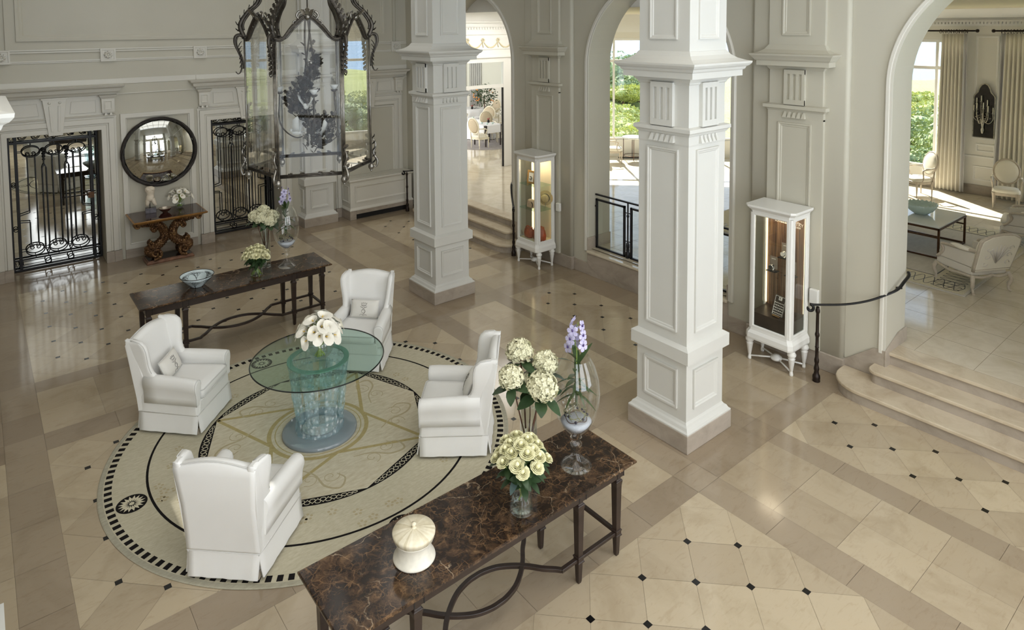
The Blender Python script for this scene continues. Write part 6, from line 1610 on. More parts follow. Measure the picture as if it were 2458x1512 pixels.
# ------------------------------------------------------------------ radiator cover
def radiator_cover():
    r = empty('radiator_cover', (8.06, 15.27, 0), 0, 'white panelled radiator cover on a stone plinth against the back wall', 'radiator cover')
    w, d = .885, .255
    mb = MB(); mb.box(-w - .01, -d - .01, 0, -w + .16, d, .23); mb.box(-w + .16, -d - .01, .13, w - .1, -d + .02, .23); mb.box(w - .1, -d - .01, 0, w + .01, d, .23); mb.build('stone_plinth', M['travertine'], r, bevel=.008)
    mb = MB(); mb.box(-w + .16, -d + .05, 0.002, w - .1, d - .01, .2); mb.build('recess_shade', M['dark'], r)  # solid dark block painted in for the shade under the cover
    mb = MB(); mb.rloft([(.23, -w - .02, -d - .02, w + .02, d), (.25, -w - .02, -d - .02, w + .02, d), (.30, -w + .01, -d + .01, w - .01, d), (.94, -w + .01, -d + .01, w - .01, d)]); mb.build('body', M['trim_paint'], r)
    mb = MB(); mb.frame((-w + .14, -d + .01, .42), (1, 0, 0), (0, 0, 1), (0, -1, 0), 2 * w - .30, .42, [(0, 0), (0, .02), (.02, .02), (.045, .002), (.055, 0)])
    mb.frame((-w + .01, d - .06, .42), (0, -1, 0), (0, 0, 1), (-1, 0, 0), .38, .42, [(0, 0), (0, .015), (.02, .015), (.035, 0)]); mb.build('panel', M['trim_paint'], r)
    mb = MB(); mb.rloft([(.93, -w - .0, -d - .0, w, d), (.96, -w - .025, -d - .025, w + .025, d), (.985, -w - .03, -d - .03, w + .03, d), (1.0, -w - .02, -d - .02, w + .02, d)]); mb.box(-w + .1, -d + .1, .995, w - .1, d - .08, 1.004); mb.build('top', M['trim_paint'], r)
radiator_cover()

# ------------------------------------------------------------------ handrails
def handrail(loc, path, label, curl):
    r = empty('stair_handrail', loc, 0, label, 'handrail', 'black iron stair handrails')
    mb = MB(); mb.smooth = True; mb.lathe([(0, 0), (.048, 0), (.05, .01), (.046, .03), (.05, .05), (.046, .085), (.034, .10), (.028, .14), (.036, .17), (.03, .20), (.022, .24), (.03, .27), (.03, .30), (.022, .33), (.022, .46), (.028, .47), (.022, .48), (.021, .60), (.03, .63), (.03, .65), (.021, .68), (.02, .93), (.028, .95), (.03, .975), (.022, 1.0), (.02, 1.02)], n=16); mb.build('newel_post', M['iron_bronze'], r)
    o = Vector(loc); P = bez([Vector(p) - o for p in path], 7)
    mb = MB(); mb.smooth = True; mb.tube(P, .022, 8, up=(0, 0, 1), flat=.6); mb.build('rail', M['iron'], r)
    d = (P[1] - P[0]); d.z = 0; d.normalize()
    mb = MB(); mb.smooth = True; mb.tube([P[0] + q for q in spiral((-d * .0) + Vector((0, 0, -.055)), .055, .018, pi / 2, pi / 2 + 5.2, 24, -d, (0, 0, 1))], .019, 8); mb.build('scroll_end', M['iron'], r)
    mb = MB(); mb.smooth = True; k = P[int(len(P) * .7)]; mb.tube([k, k + Vector((.0, 0, -.05)), k + Vector((0, curl * .045, -.06))], .008, 6); mb.sphere(k + Vector((0, curl * .05, -.06)), .022, 8, 6); mb.build('wall_bracket', M['iron'], r)
handrail((8.69, 4.157, 0), [(8.64, 4.24, 1.045), (8.69, 4.157, 1.05), (8.86, 3.88, 1.10), (9.0, 3.66, 1.18), (9.13, 3.49, 1.28), (9.27, 3.405, 1.345), (9.46, 3.40, 1.40), (9.62, 3.405, 1.44), (9.70, 3.44, 1.46)], 'black iron handrail curving into the right arch beside the watch cabinet', 1)
handrail((8.68, 10.511, 0), [(8.62, 10.43, 1.045), (8.68, 10.511, 1.05), (8.84, 10.74, 1.12), (8.99, 10.95, 1.24), (9.12, 11.10, 1.34), (9.27, 11.17, 1.40), (9.46, 11.175, 1.44), (9.66, 11.16, 1.48)], 'black iron handrail left of the cabinet with glass shelves', -1)
handrail((8.70, 14.86, 0), [(8.64, 14.95, 1.045), (8.70, 14.86, 1.05), (8.86, 14.60, 1.10), (8.99, 14.33, 1.2), (9.12, 14.10, 1.30), (9.27, 14.03, 1.36), (9.46, 14.03, 1.42), (9.66, 14.04, 1.48)], 'black iron handrail beside the radiator cover', 1)

# ------------------------------------------------------------------ railing of the middle arch
def railing():
    r = empty('iron_railing', (9.32, 7.285, .475), 0, 'black iron railing with glazed panels across the middle arch', 'railing')
    mb = MB(); mb.box(-.02, -1.5, 1.045, .02, 1.5, 1.075); mb.build('top_rail', M['iron_blue'], r, bevel=.005, seg=1)
    for (a, b) in ((.76, 1.485), (.06, .63), (-.63, -.06), (-1.485, -.76)):
        mb = MB(); 
        for y0, y1, z0, z1 in ((a, b, .02, .055), (a, b, .945, .98), (a, a + .035, .02, .98), (b - .035, b, .02, .98)): mb.box(-.018, y0, z0, .018, y1, z1)
        p = mb.build('panel_frame', M['iron_blue'], r)
        mb = MB(); mb.box(-.003, a + .03, .05, .003, b - .03, .95); mb.build('glass_pane', M['glass_pane'], p)
    for y in (.695, 0, -.695):
        mb = MB(); mb.smooth = True; mb.lathe([(0, 0), (.042, 0), (.042, .12), (.03, .14), (.034, .17), (.028, .2), (.034, .22), (.034, .27), (.026, .3), (.016, .32), (.016, .78), (.026, .79), (.026, .82), (.016, .83), (.016, 1.05)], (0, y, 0), 12)
        for z in (.33, .86): mb.tube([(0, y - .06, z), (0, y + .06, z)], .009, 6)
        mb.build('post', M['iron_blue'], r)
    for y in (1.5, -1.5):
        s = 1 if y > 0 else -1
        for z in (.22, .83):
            mb = MB(); mb.smooth = True; mb.tube([(0, y + s * .012, z), (0, y - s * .03, z)], .01, 6); mb.sphere((0, y - s * .0, z), .018, 8, 6); mb.build('wall_pin', M['iron_blue'], r)
railing()

# ------------------------------------------------------------------ display cabinets
def cabinet(loc, label, dark):
    r = empty('display_cabinet', loc, 0, label, 'cabinet', 'white display cabinets of the arcade')
    hx, hy = .235, .315; L = M['lacquer']
    def oct(x0, x1, hy_, c, z): return [(x0, -hy_ + c, z), (x0 + c, -hy_, z), (x1, -hy_, z), (x1, hy_, z), (x0 + c, hy_, z), (x0, hy_ - c, z)]
    mb = MB()
    mb.loft([oct(-hx - .03, hx, hy + .03, .05, .345), oct(-hx - .035, hx, hy + .035, .05, .37), oct(-hx - .03, hx, hy + .03, .05, .43), oct(-hx - .005, hx, hy + .005, .05, .47), oct(-hx, hx, hy, .05, .50)], True, True, True, False); mb.build('base_moulding', L, r)
    mb = MB(); mb.loft([oct(-hx, hx, hy, .05, 2.16), oct(-hx - .005, hx, hy + .005, .05, 2.19), oct(-hx - .04, hx, hy + .04, .05, 2.225), oct(-hx - .05, hx, hy + .05, .05, 2.24), oct(-hx - .05, hx, hy + .05, .05, 2.268)], True, True, True, False); mb.build('cornice', L, r)
    # corner pillars
    for s in (-1, 1):
        mb = MB(); mb.smooth = True
        mb.tube([(-hx + .03, s * (hy - .03), .5), (-hx + .03, s * (hy - .03), 2.16)], .024, 12, caps=False)
        mb.box(-hx + .005, s * (hy - .0) - (.055 if s > 0 else -.035) , .5, -hx + .012, s * hy - (.035 if s > 0 else -.055), 2.16)
        mb.box(-hx + .04, s * (hy - .005) - .004, .5, -hx + .075, s * (hy - .005) + .004, 2.16); mb.box(hx - .04, s * (hy - .01) - .012, .5, hx, s * (hy - .01) + .012, 2.16)
        mb.build('corner_pillar', L, r)
    # door and side frames
    def fr(name, o, u, n, w, h, bw, th):
        mb = MB(); mb.frame(o, u, (0, 0, 1), n, w, h, [(0, -th), (0, 0), (bw - .012, 0), (bw, -.012), (bw, -th)]); return mb.build(name, L, r)
    d = fr('door', (-hx + .0, hy - .045, .5), (0, -1, 0), (-1, 0, 0), 2 * hy - .09, 1.66, .042, .022)
    mb = MB(); mb.box(-hx + .01, -hy + .085, .54, -hx + .014, hy - .085, 2.12); mb.build('door_glass', M['glass_pane'], d)
    for s in (-1, 1):
        f = fr('side_frame', ((-hx + .065) if s < 0 else (hx - .03), s * (hy - .004), .5), ((1 if s < 0 else -1), 0, 0), (0, s, 0), 2 * hx - .095, 1.66, .042, .022)
        mb = MB(); mb.box(-hx + .105, s * (hy - .014) - .002, .54, hx - .07, s * (hy - .014) + .002, 2.12); mb.build('side_glass', M['glass_pane'], f)
    back = M['zebrano'] if dark else M['warm_back']
    mb = MB(); mb.box(hx - .02, -hy + .02, .5, hx, hy - .02, 2.16); mb.build('back_panel', back, r)
    mb = MB(); mb.box(-hx + .03, -hy + .03, .5, hx - .02, hy - .03, .52 if not dark else .72); mb.build('plinth_board', M['dark_wood'] if dark else M['warm_back'], r)
    lm = NT('light_strip'); e = lm.n('ShaderNodeEmission'); e.inputs[0].default_value = rgb(255, 226, 178); e.inputs[1].default_value = 4. if not dark else 2.6; lm.l(e.outputs[0], lm.out.inputs[0])
    for s in (-1, 1):
        mb = MB(); mb.box(hx - .055, s * (hy - .035) - .007, .75 if dark else .55, hx - .04, s * (hy - .035) + .007, 2.1); mb.build('light_strip', lm.m, r)
    for x, y in ((-.185, .32), (-.185, -.32), (.17, .32), (.17, -.32)):
        mb = MB(); mb.smooth = True; mb.lathe([(0, 0), (.022, 0), (.026, .02), (.022, .05), (.018, .07), (.022, .075), (.046, .235), (.05, .245), (.036, .255), (.056, .28), (.06, .305), (.045, .33), (.045, .35)], (x * .97, y * .97, 0), 16); mb.build('leg', L, r)
    mb = MB(); mb.smooth = True
    for x, y in ((-.185, .32), (-.185, -.32), (.17, .32), (.17, -.32)): mb.tube([(x * .97, y * .97, .05), (-.01, 0, .085)], .012, 8)
    mb.build('cross_stretcher', L, r)
    mb = MB(); mb.smooth = True; mb.lathe([(0, .055), (.07, .055), (.08, .075), (.075, .095), (.05, .105), (.045, .12), (.02, .125), (0, .13)], (-.01, 0, 0), 20); mb.build('stretcher_boss', L, r)
    return r
def zebrano():
    t = NT('striped_walnut'); t.bsdf(rgb(90, 62, 44), .4); f = t.noise(t.coord((26, 26, .5)), 2, 4, .6)
    t.l(t.ramp(f, [(.3, rgb(46, 30, 22)), (.5, rgb(104, 74, 52)), (.65, rgb(150, 116, 84))]), t.b.inputs['Base Color']); return t.m
M['zebrano'] = zebrano(); M['warm_back'] = simple('cream_backing', rgb(236, 222, 190), .6)
M['steel'] = simple('polished_steel', rgb(190, 188, 184), .2, .9); M['acrylic'] = glass_mat('clear_acrylic', (.96, .96, .95, 1), ior=1.5)
CN = (8.735, 4.745, 0); CF = (8.735, 9.89, 0)
cabinet(CN, 'tall white display cabinet with watches on a dark wood back, right of the front column', True)
cabinet(CF, 'tall white lit display cabinet with glass shelves by the far arch', False)
def cab_lights():
    for (x, y, z) in (CN, CF):
        l = bpy.data.lights.new('cabinet_lamp', 'AREA'); l.shape = 'RECTANGLE'; l.size = .25; l.size_y = .4; l.energy = 5 if y > 6 else 3.2; l.color = (1, .82, .6)
        o = bpy.data.objects.new('cabinet_lamp', l); COL.objects.link(o); o.location = (x - .02, y, 2.14)
cab_lights()
def text(s, size, loc, rot, mat, parent, name='lettering', align='CENTER', ext=.0008):
    c = bpy.data.curves.new(name, 'FONT'); c.body = s; c.size = size; c.align_x = align; c.align_y = 'CENTER'; c.extrude = ext; c.materials.append(mat)
    o = bpy.data.objects.new(name, c); COL.objects.link(o); bpy.context.view_layer.update(); me = bpy.data.meshes.new_from_object(o.evaluated_get(bpy.context.evaluated_depsgraph_get())); bpy.data.objects.remove(o)
    o = bpy.data.objects.new(name, me); COL.objects.link(o); o.location = loc; o.rotation_euler = rot; o.parent = parent; return o
def near_contents():
    x, y, _ = CN; W = simple('white_print', rgb(250, 244, 232), .5)
    sg = empty('cabinet_sign', (x + .212, y - .03, 1.98), 0, 'white lettering with a swoosh at the top of the dark cabinet back', 'sign')
    rot = (radians(90), 0, radians(-90))
    text('KRONOMETRY', .062, (0, 0, 0), rot, W, sg); text('1999', .04, (0, -.13, -.045), rot, W, sg)
    mb = MB(); mb.tube([(-.0, -.02 - .16 * cos(a), .012 + .032 * sin(a)) for a in [.3 + 4.6 * i / 30 for i in range(31)]], .0035, 4); mb.build('swoosh', W, sg)
    for k, (dy, z, l) in enumerate(((.10, 1.30, 'steel watch on the left stand in the dark cabinet'), (-.07, 1.53, 'white dial watch on the upper right stand in the dark cabinet'), (-.17, 1.30, 'watch on the stand behind the right door frame of the dark cabinet'))):
        s = empty('watch_stand', (x + .06, y + dy, .721), 0, 'clear %s watch stand with a dark shelf in the cabinet' % ('left', 'tall', 'right')[k], 'stand', 'watch stands of the dark cabinet')
        h = z - .721; mb = MB(); mb.box(.0, -.06, 0, .01, .06, h + .2); mb.box(-.05, -.06, 0, .05, .06, .008); mb.build('acrylic_board', M['acrylic'], s)
        mb = MB(); mb.box(-.08, -.075, h - .008, .02, .075, h); mb.build('shelf', M['dark'], s)
        mb = MB(); mb.box(-.004, -.055, h + .02, -.001, .055, h + .2); b = mb.build('name_card', simple('grey_card', rgb(150, 136, 122), .5), s); text('swiss', .03, (-.006, 0, h + .165), (radians(90), 0, radians(-90)), W, s, 'card_lettering')
        w = empty('watch', (x + .02, y + dy, z + .001), 0, l, 'watch', 'watches in the dark cabinet')
        mb = MB(); mb.smooth = True; mb.tube([(.0 + .03 * cos(a), 0, .045 + .045 * sin(a)) for a in [2 * pi * i / 28 for i in range(28)]], [.012] * 28, 8, True, flat=.35); mb.build('strap', M['steel'] if k != 1 else M['candle'], w)
        mb = MB(); mb.smooth = True; mb.lathe([(0, -.05), (.03, -.05), (.036, -.045), (.036, -.032), (0, -.03)], (0, 0, .06), 24, axis='x'); c = mb.build('case', M['steel'], w)
        mb = MB(); mb.lathe([(0, -.0505), (.028, -.0505)], (0, 0, .06), 24, smooth=False, axis='x'); mb.build('dial', W if k == 1 else M['dark'], c)
    p = empty('price_card', (x - .10, y - .045, .722), radians(0), 'small framed notice with rows of white print leaning in the dark cabinet', 'notice')
    p.rotation_euler = (radians(6), radians(14), radians(4))
    mb = MB(); mb.box(-.004, -.085, 0, .004, .085, .29); mb.build('acrylic_frame', M['acrylic'], p); mb = MB(); mb.box(-.001, -.078, .008, .001, .078, .282); mb.build('dark_card', simple('brown_card', rgb(48, 36, 32), .4), p)
    mb = MB(); mb.frame((-.0052, .072, .014), (0, -1, 0), (0, 0, 1), (-1, 0, 0), .144, .262, [(0, 0), (0, .0006), (.005, .0006), (.005, 0)]); mb.build('border', W, p)
    mb = MB(); mb.box(-.0056, -.024, .222, -.0044, .024, .268); q = mb.build('logo_square', W, p); text('K', .05, (-.0062, 0, .245), (radians(90), 0, radians(-90)), M['dark'], p, 'logo_letter')
    for i in range(5):
        mb = MB(); rr = random.Random(i); yy = -.06
        while yy < .055: w = rr.uniform(.008, .02); mb.box(-.0056, yy, .035 + i * .035, -.0048, yy + w, .048 + i * .035); yy += w + .008
        mb.build('print_row', W, p)
    mb = MB(); mb.box(-.05, -.05, 0, .0, .05, .006); mb.build('card_foot', M['gilt'], p)
near_contents()
def far_contents():
    x, y, _ = CF
    for k, z in enumerate((1.135, 1.62)):
        mb = MB(); mb.box(x - .20, y - .28, z, x + .2, y + .28, z + .008); tag(mb.build('glass_shelf', M['glass_green']), ('lower', 'upper')[k] + ' glass shelf in the lit cabinet', 'shelf', 'glass shelves of the lit cabinet')
    p = empty('picture_frame', (x - .05, y + .06, 1.629), radians(6), 'gold picture frame on the upper glass shelf', 'picture frame')
    mb = MB(); mb.frame((-.02, .10, 0), (0, -1, 0), (.12, 0, .99), (-1, 0, 0), .2, .26, [(0, -.015), (0, 0), (.035, 0), (.035, -.015)]); mb.build('frame', M['gilt'], p)
    mb = MB(); mb.poly([(-.012, .07, .03), (-.012, -.07, .03), (.014, -.07, .235), (.014, .07, .235)]); mb.build('picture', M['paper'], p)
    mb = MB(); mb.tube([(-.016 + .0, .0 + .03 * cos(a), .11 + .035 * sin(a)) for a in [1 + 5 * i / 20 for i in range(21)]], .006, 5); mb.tube([(-.016, .0, .11), (-.016, -.035, .11)], .006, 5); mb.build('monogram', M['dark'], p)
    b = empty('small_handbag', (x - .06, y + .05, 1.144), 0, 'small pale pink bag with black handle on the lower glass shelf', 'bag')
    mb = MB(); mb.smooth = True; mb.rloft([(0, -.05, -.08, .05, .08), (.02, -.055, -.085, .055, .085), (.15, -.04, -.07, .04, .07), (.165, -.02, -.06, .02, .06)]); mb.build('body', simple('pale_pink_leather', rgb(222, 188, 160), .5, var=.2, scale=30), b, bevel=.015)
    mb = MB(); mb.smooth = True; mb.tube([(-.045, -.05 - .04 * sin(a), .07 + .05 * cos(a)) for a in [pi * i / 10 for i in range(11)]], .008, 6); mb.build('handle', M['dark'], b)
    h = empty('straw_hat', (x + .1, y - .2, 1.36), 0, 'straw hat with a dark band in the lit cabinet', 'hat')
    mb = MB(); mb.smooth = True; mb.lathe([(.15, -.01), (.10, .0), (.085, .005), (.08, .07), (.05, .085), (0, .088)], n=28, axis='x'); o = mb.build('straw', M['straw'], h); o.rotation_euler = (0, pi, .5)
    mb = MB(); mb.smooth = True; mb.lathe([(.088, .005), (.086, .03), (.083, .03)], n=28, axis='x'); o = mb.build('band', M['dark'], h); o.rotation_euler = (0, pi, .5)
    mb = MB(); mb.tube([(x + .1, y - .2, 1.145), (x + .1, y - .2, 1.36)], .006, 6); tag(mb.build('hat_stand', M['steel']), 'thin rod holding up the straw hat', 'stand')
    for k, (dx, dy, s, l) in enumerate(((-.06, .12, 1., 'gathered orange leather bag at the left of the cabinet floor'), (-.03, -.16, 1.3, 'large orange leather bag at the right of the cabinet floor'))):
        b = empty('leather_bag', (x + dx, y + dy, .521), 0, l, 'bag', 'orange bags in the lit cabinet')
        mb = MB(); mb.smooth = True; n = 40
        mb.loft([[(s * rx * cos(2 * pi * i / n) * (1 + k2 * sin(10 * 2 * pi * i / n)), s * ry * sin(2 * pi * i / n) * (1 + k2 * sin(10 * 2 * pi * i / n)), s * z) for i in range(n)] for rx, ry, z, k2 in ((.05, .08, 0, 0), (.075, .115, .02, .02), (.085, .12, .09, .04), (.07, .105, .16, .05), (.05, .085, .19, .07), (.056, .09, .205, .08), (.03, .06, .195, .05))], True, True, True); mb.build('body', M['orange'], b)
        mb = MB(); mb.smooth = True; mb.tube([(s * -.02, s * .07 * cos(a), s * (.19 + .05 * sin(a))) for a in [pi * i / 12 for i in range(13)]], .008, 6); mb.build('handle', M['orange'], b)
far_contents()
mb = MB(); mb.box(-.06, -.05, 0, .0, .05, .16); _o = mb.build('wall_box', M['lacquer'], bevel=.01); _o.location = (9.0, 9.46, 1.12); tag(_o, 'small white box on the wall beside the lit cabinet', 'socket')
mb = MB(); mb.box(-.06, -.06, 0, .0, .06, .2); _o = mb.build('wall_box', M['lacquer'], bevel=.01); _o.location = (9.0, 4.345, .93); tag(_o, 'small white box on the wall beside the watch cabinet', 'socket')

# ------------------------------------------------------------------ lantern
def _fw():
    t = NT('frosted_white_glass'); t.bsdf(rgb(226, 228, 226), .35, 0, .5)
    tr = t.n('ShaderNodeBsdfTransparent'); mx = t.n('ShaderNodeMixShader'); mx.inputs[0].default_value = .55; t.l(tr.outputs[0], mx.inputs[1]); t.l(t.b.outputs[0], mx.inputs[2]); t.l(mx.outputs[0], t.out.inputs[0]); return t.m
M['frosted_white'] = _fw()
def acanthus(mb, o, d, n, l, w):
    """small lobed leaf starting at o along d, facing n"""
    o = Vector(o); d = Vector(d).normalized(); n = Vector(n); n = n - d * n.dot(d)
    if n.length < 1e-4: n = d.orthogonal()
    n.normalize(); s = d.cross(n); rows = []; N = 10
    for i in range(N + 1):
        t = i / N; c = o + d * (l * t) + n * (l * (.22 * sin(pi * t * .9) + .34 * t ** 3)); ww = w * (sin(pi * min(1, t * .88 + .1)) ** .6) * (.5 + .55 * abs(sin(3.3 * pi * t + .25))); f = d * (.35 * ww)
        rows.append([tuple(c - s * ww + n * .25 * ww + f), tuple(c - s * ww * .4), tuple(c), tuple(c + s * ww * .4), tuple(c + s * ww + n * .25 * ww + f)])
    mb.loft(rows, False, smooth=True)
def lantern():
    Z0, Z1, R = 3.18, 4.665, .685
    r = empty('hanging_lantern', (3.035, 7.355, Z0), 0, 'large six sided glass lantern of aged metal with sprays of leaves inside', 'lantern')
    A = [radians(37.5 + 60 * k) for k in range(6)]; V = [Vector((R * cos(a), R * sin(a), 0)) for a in A]; Hh = Z1 - Z0; rr = random.Random(12)
    P = M['pewter']; D = M['pewter_dark']
    for k in range(6):
        v = V[k]; w = V[(k + 1) % 6]; out = v.normalized(); mid = (v + w) / 2; mo = mid.normalized(); e = (w - v).normalized()
        mb = MB(); mb.smooth = True
        for q in (-.016, 0, .016): t = Vector((-out.y, out.x, 0)); mb.tube([v + t * q + out * (.004 if q == 0 else 0), v + t * q + Vector((0, 0, Hh))], .0095, 6)
        mb.build('post', P, r)
        mb = MB(); mb.smooth = True
        for q in (0, .018): mb.tube([v + Vector((0, 0, .02 + q)), w + Vector((0, 0, .02 + q))], .012, 6)
        for s in (.12, .3, .7, .88): acanthus(mb, v + (w - v) * s + Vector((0, 0, .03)), e * (1 if s < .5 else -1) + Vector((0, 0, .5)), mo, .075, .018)
        mb.build('bottom_rail', D, r)
        arc = bez([v + Vector((0, 0, Hh)), v + (w - v) * .12 + Vector((0, 0, Hh + .0)), v + (w - v) * .28 + Vector((0, 0, Hh + .13)), mid + Vector((0, 0, Hh + .245)), v + (w - v) * .72 + Vector((0, 0, Hh + .13)), v + (w - v) * .88 + Vector((0, 0, Hh)), w + Vector((0, 0, Hh))], 8)
        mb = MB(); mb.smooth = True; mb.tube(arc, .014, 8); mb.tube([p + mo * .018 + Vector((0, 0, .014)) for p in arc], .011, 8); mb.tube([p + Vector((0, 0, .034 * sin(pi * i / (len(arc) - 1)))) for i, p in enumerate(arc)], .009, 6); mb.build('arched_rail', D, r)
        mb = MB(); mb.smooth = True; top = mid + Vector((0, 0, Hh + .24))
        for s in (-1, 1):
            mb.tube([top + q for q in spiral(e * s * .07 + Vector((0, 0, .01)), .05, .014, pi / 2, pi / 2 - s * 5.5, 20, e, (0, 0, 1))], [.014 - .006 * i / 20 for i in range(21)], 6)
            mb.tube([top + q for q in spiral(e * s * .12 + Vector((0, 0, -.06)), .035, .01, -pi / 2, -pi / 2 + s * 5, 16, e, (0, 0, 1))], [.011 - .004 * i / 16 for i in range(17)], 6)
            acanthus(mb, top, e * s * .8 + Vector((0, 0, 1)) + mo * .4, mo, .12, .026)
        acanthus(mb, top, mo * .5 + Vector((0, 0, 1)), mo, .14, .03); mb.sphere(top, .035, 10, 8); mb.build('crest_ornament', P, r)
        # leaf drops at the top and cups at the foot of each post
        mb = MB(); mb.smooth = True; tp = v + Vector((0, 0, Hh))
        dp = bez([tp + out * a + Vector((0, 0, b)) for a, b in ((0, .02), (.05, .05), (.09, .03), (.10, -.04), (.075, -.12), (.045, -.2), (.035, -.3), (.045, -.36), (.075, -.385), (.10, -.36))], 4); mb.tube(dp, [.015 + .006 * sin(pi * min(1, i / 16)) - .010 * i / len(dp) for i in range(len(dp))], 8); mb.tube([p - out * .018 + Vector((0, 0, -.01)) for p in dp[4:26]], .009, 6)
        t = Vector((-out.y, out.x, 0))
        for i in range(7):
            for s in (-1, 1): acanthus(mb, tp + out * .025 + t * s * .012 + Vector((0, 0, -.02 - .05 * i)), Vector((0, 0, -1)) + t * s * .35 + out * .12, out, .075 - .004 * i, .022)
        mb.build('leaf_drop', D, r)
        mb = MB(); mb.smooth = True
        for i in range(5):
            for s in (-1, 1): acanthus(mb, v + out * .015 + Vector((0, 0, .0 + .075 * i)), Vector((0, 0, 1)) + t * s * .5 + out * .2, out, .08 - .006 * i, .024)
        mb.tube(bez([v + out * a + Vector((0, 0, b)) for a, b in ((.02, .30), (.06, .22), (.03, .12), (.075, .03), (.06, -.04), (.02, -.03))], 4), [.006 + .009 * sin(pi * i / 20) for i in range(21)], 7)
        mb.sphere(v + Vector((0, 0, -.04)), .036, 10, 8, 1, 1, 1.2); mb.sphere(v + Vector((0, 0, -.09)), .014, 8, 6); mb.build('corner_foot', P, r)
        # crown rib
        mb = MB(); mb.smooth = True
        rib = bez([tp + Vector((0, 0, .02)), tp + out * .04 + Vector((0, 0, .16)), tp - out * .04 + Vector((0, 0, .30)), tp - out * .15 + Vector((0, 0, .42)), tp - out * .18 + Vector((0, 0, .62)), tp - out * .34 + Vector((0, 0, .9)), tp - out * .60 + Vector((0, 0, 1.05))], 7)
        n = len(rib); mb.tube(rib, [.025 - .011 * i / n for i in range(n)], 8); mb.tube([p - out * .03 for p in rib[4:]], [.014] * (n - 4), 6)
        for i in range(3, n - 3, 3):
            for s in (-1, 1): acanthus(mb, rib[i], (rib[i + 1] - rib[i]).normalized() + t * s * .4 + out * .25, out, .075, .024)
        mb.build('crown_rib', D, r)
        # pane with an arched head
        arch = [p + mo * -.006 for p in arc]
        mb = MB(); mb.poly([tuple(v - mo * .006 + Vector((0, 0, .03))), tuple(w - mo * .006 + Vector((0, 0, .03)))] + [tuple(p) for p in arch[::-1]]); mb.build('glass_pane', M['glass_lantern'], r)
    mb = MB(); mb.smooth = True; mb.tube([(0, 0, Hh + 1.06), (0, 0, 7.6 - Z0)], .018, 8); mb.sphere((0, 0, Hh + 1.05), .11, 14, 10); mb.build('hanging_rod', D, r)
    # leaf spray inside
    s = empty('metal_leaf_spray', (3.035, 7.355, Z0), 0, 'dark metal spray of leaves, flowers and candle stems hanging inside the lantern', 'ornament')
    c0 = Vector((0, 0, 0)); mb = MB(); mb.smooth = True; lf = MB(); fl = MB(); fl.smooth = True
    for ph in (0, 2.1, 4.2):
        mb.tube([(.055 * cos(ph + 5 * t) * (1 - abs(.5 - t)), .055 * sin(ph + 5 * t) * (1 - abs(.5 - t)), 1.76 - 1.5 * t) for t in [i / 40 for i in range(41)]], .010, 6)
    mb.tube([(0, 0, 1.7), (0, 0, 2.5)], .007, 6)
    def leafy(p, d, l=.075): acanthus(lf, p, d, Vector((rr.uniform(-1, 1), rr.uniform(-1, 1), 1)), l * rr.uniform(.8, 1.2), l * .38)
    def flower(p):
        n = Vector((rr.uniform(-1, 1), rr.uniform(-1, 1), rr.uniform(-.3, .6))).normalized(); u = n.orthogonal().normalized(); w = n.cross(u)
        for q in range(5):
            d = u * cos(q * 1.2566) + w * sin(q * 1.2566); e = n.cross(d); fl.add([tuple(p), tuple(p + d * .02 + e * .016 + n * .012), tuple(p + d * .036 + n * .006), tuple(p + d * .02 - e * .016 + n * .012)], [(0, 1, 2, 3)], False)
        fl.sphere(p + n * .008, .009, 6, 4)
    for k in range(44):
        a = k * 2.39996; u = ((k * 17) % 44) / 44; z = .26 + 1.0 * u; L = (.43 - .31 * u) * rr.uniform(.5, 1.0); up = rr.uniform(.0, .24) * (1.1 - u)
        P_ = bez([(0, 0, z), (L * .4 * cos(a), L * .4 * sin(a), z - .05), (L * .85 * cos(a + .3), L * .85 * sin(a + .3), z + up * .3), (L * cos(a + .35), L * sin(a + .35), z + up)], 5)
        mb.tube(P_, [.0065 - .003 * i / len(P_) for i in range(len(P_))], 5)
        for i in range(3, len(P_), 3):
            d = (P_[min(i + 1, len(P_) - 1)] - P_[i - 1]).normalized()
            for q in range(3): leafy(P_[i], d + Vector((rr.uniform(-1, 1), rr.uniform(-1, 1), rr.uniform(-.5, 1))), .062)
        if k % 2: flower(P_[-1])
        if k % 3 == 0: flower(P_[-4] + Vector((.02, .02, .02)))
    for k in range(40):
        z = .16 + 1.30 * (k / 40); a = k * 2.4; leafy(Vector((.04 * cos(a), .04 * sin(a), z)), Vector((cos(a), sin(a), rr.uniform(-.3, .9))), .085 if z < 1.1 else .06)
        if k % 3 == 0: flower(Vector((.06 * cos(a + 1), .06 * sin(a + 1), z)))
    mb.build('stems', D, s); lf.build('metal_leaves', D, s); fl.build('metal_flowers', P, s)
    for k in range(3):
        a = radians(15 + 120 * k); m2 = MB(); m2.smooth = True; x, y = .36 * cos(a), .36 * sin(a)
        m2.tube(bez([(0, 0, .40), (x * .5, y * .5, .34), (x, y, .50), (x, y, .84)], 6), .008, 6); m2.lathe([(0, .84), (.03, .85), (.045, .87), (.02, .872)], (x, y, 0), 10); b = m2.build('candle_arm', D, s)
        m2 = MB(); m2.smooth = True; m2.lathe([(.012, .87), (.03, .89), (.05, .925), (.042, .93), (.026, .9), (0, .885)], (x, y, 0), 14); m2.build('glass_flower', M['frosted_white'], b)
    g = M['frosted_white']
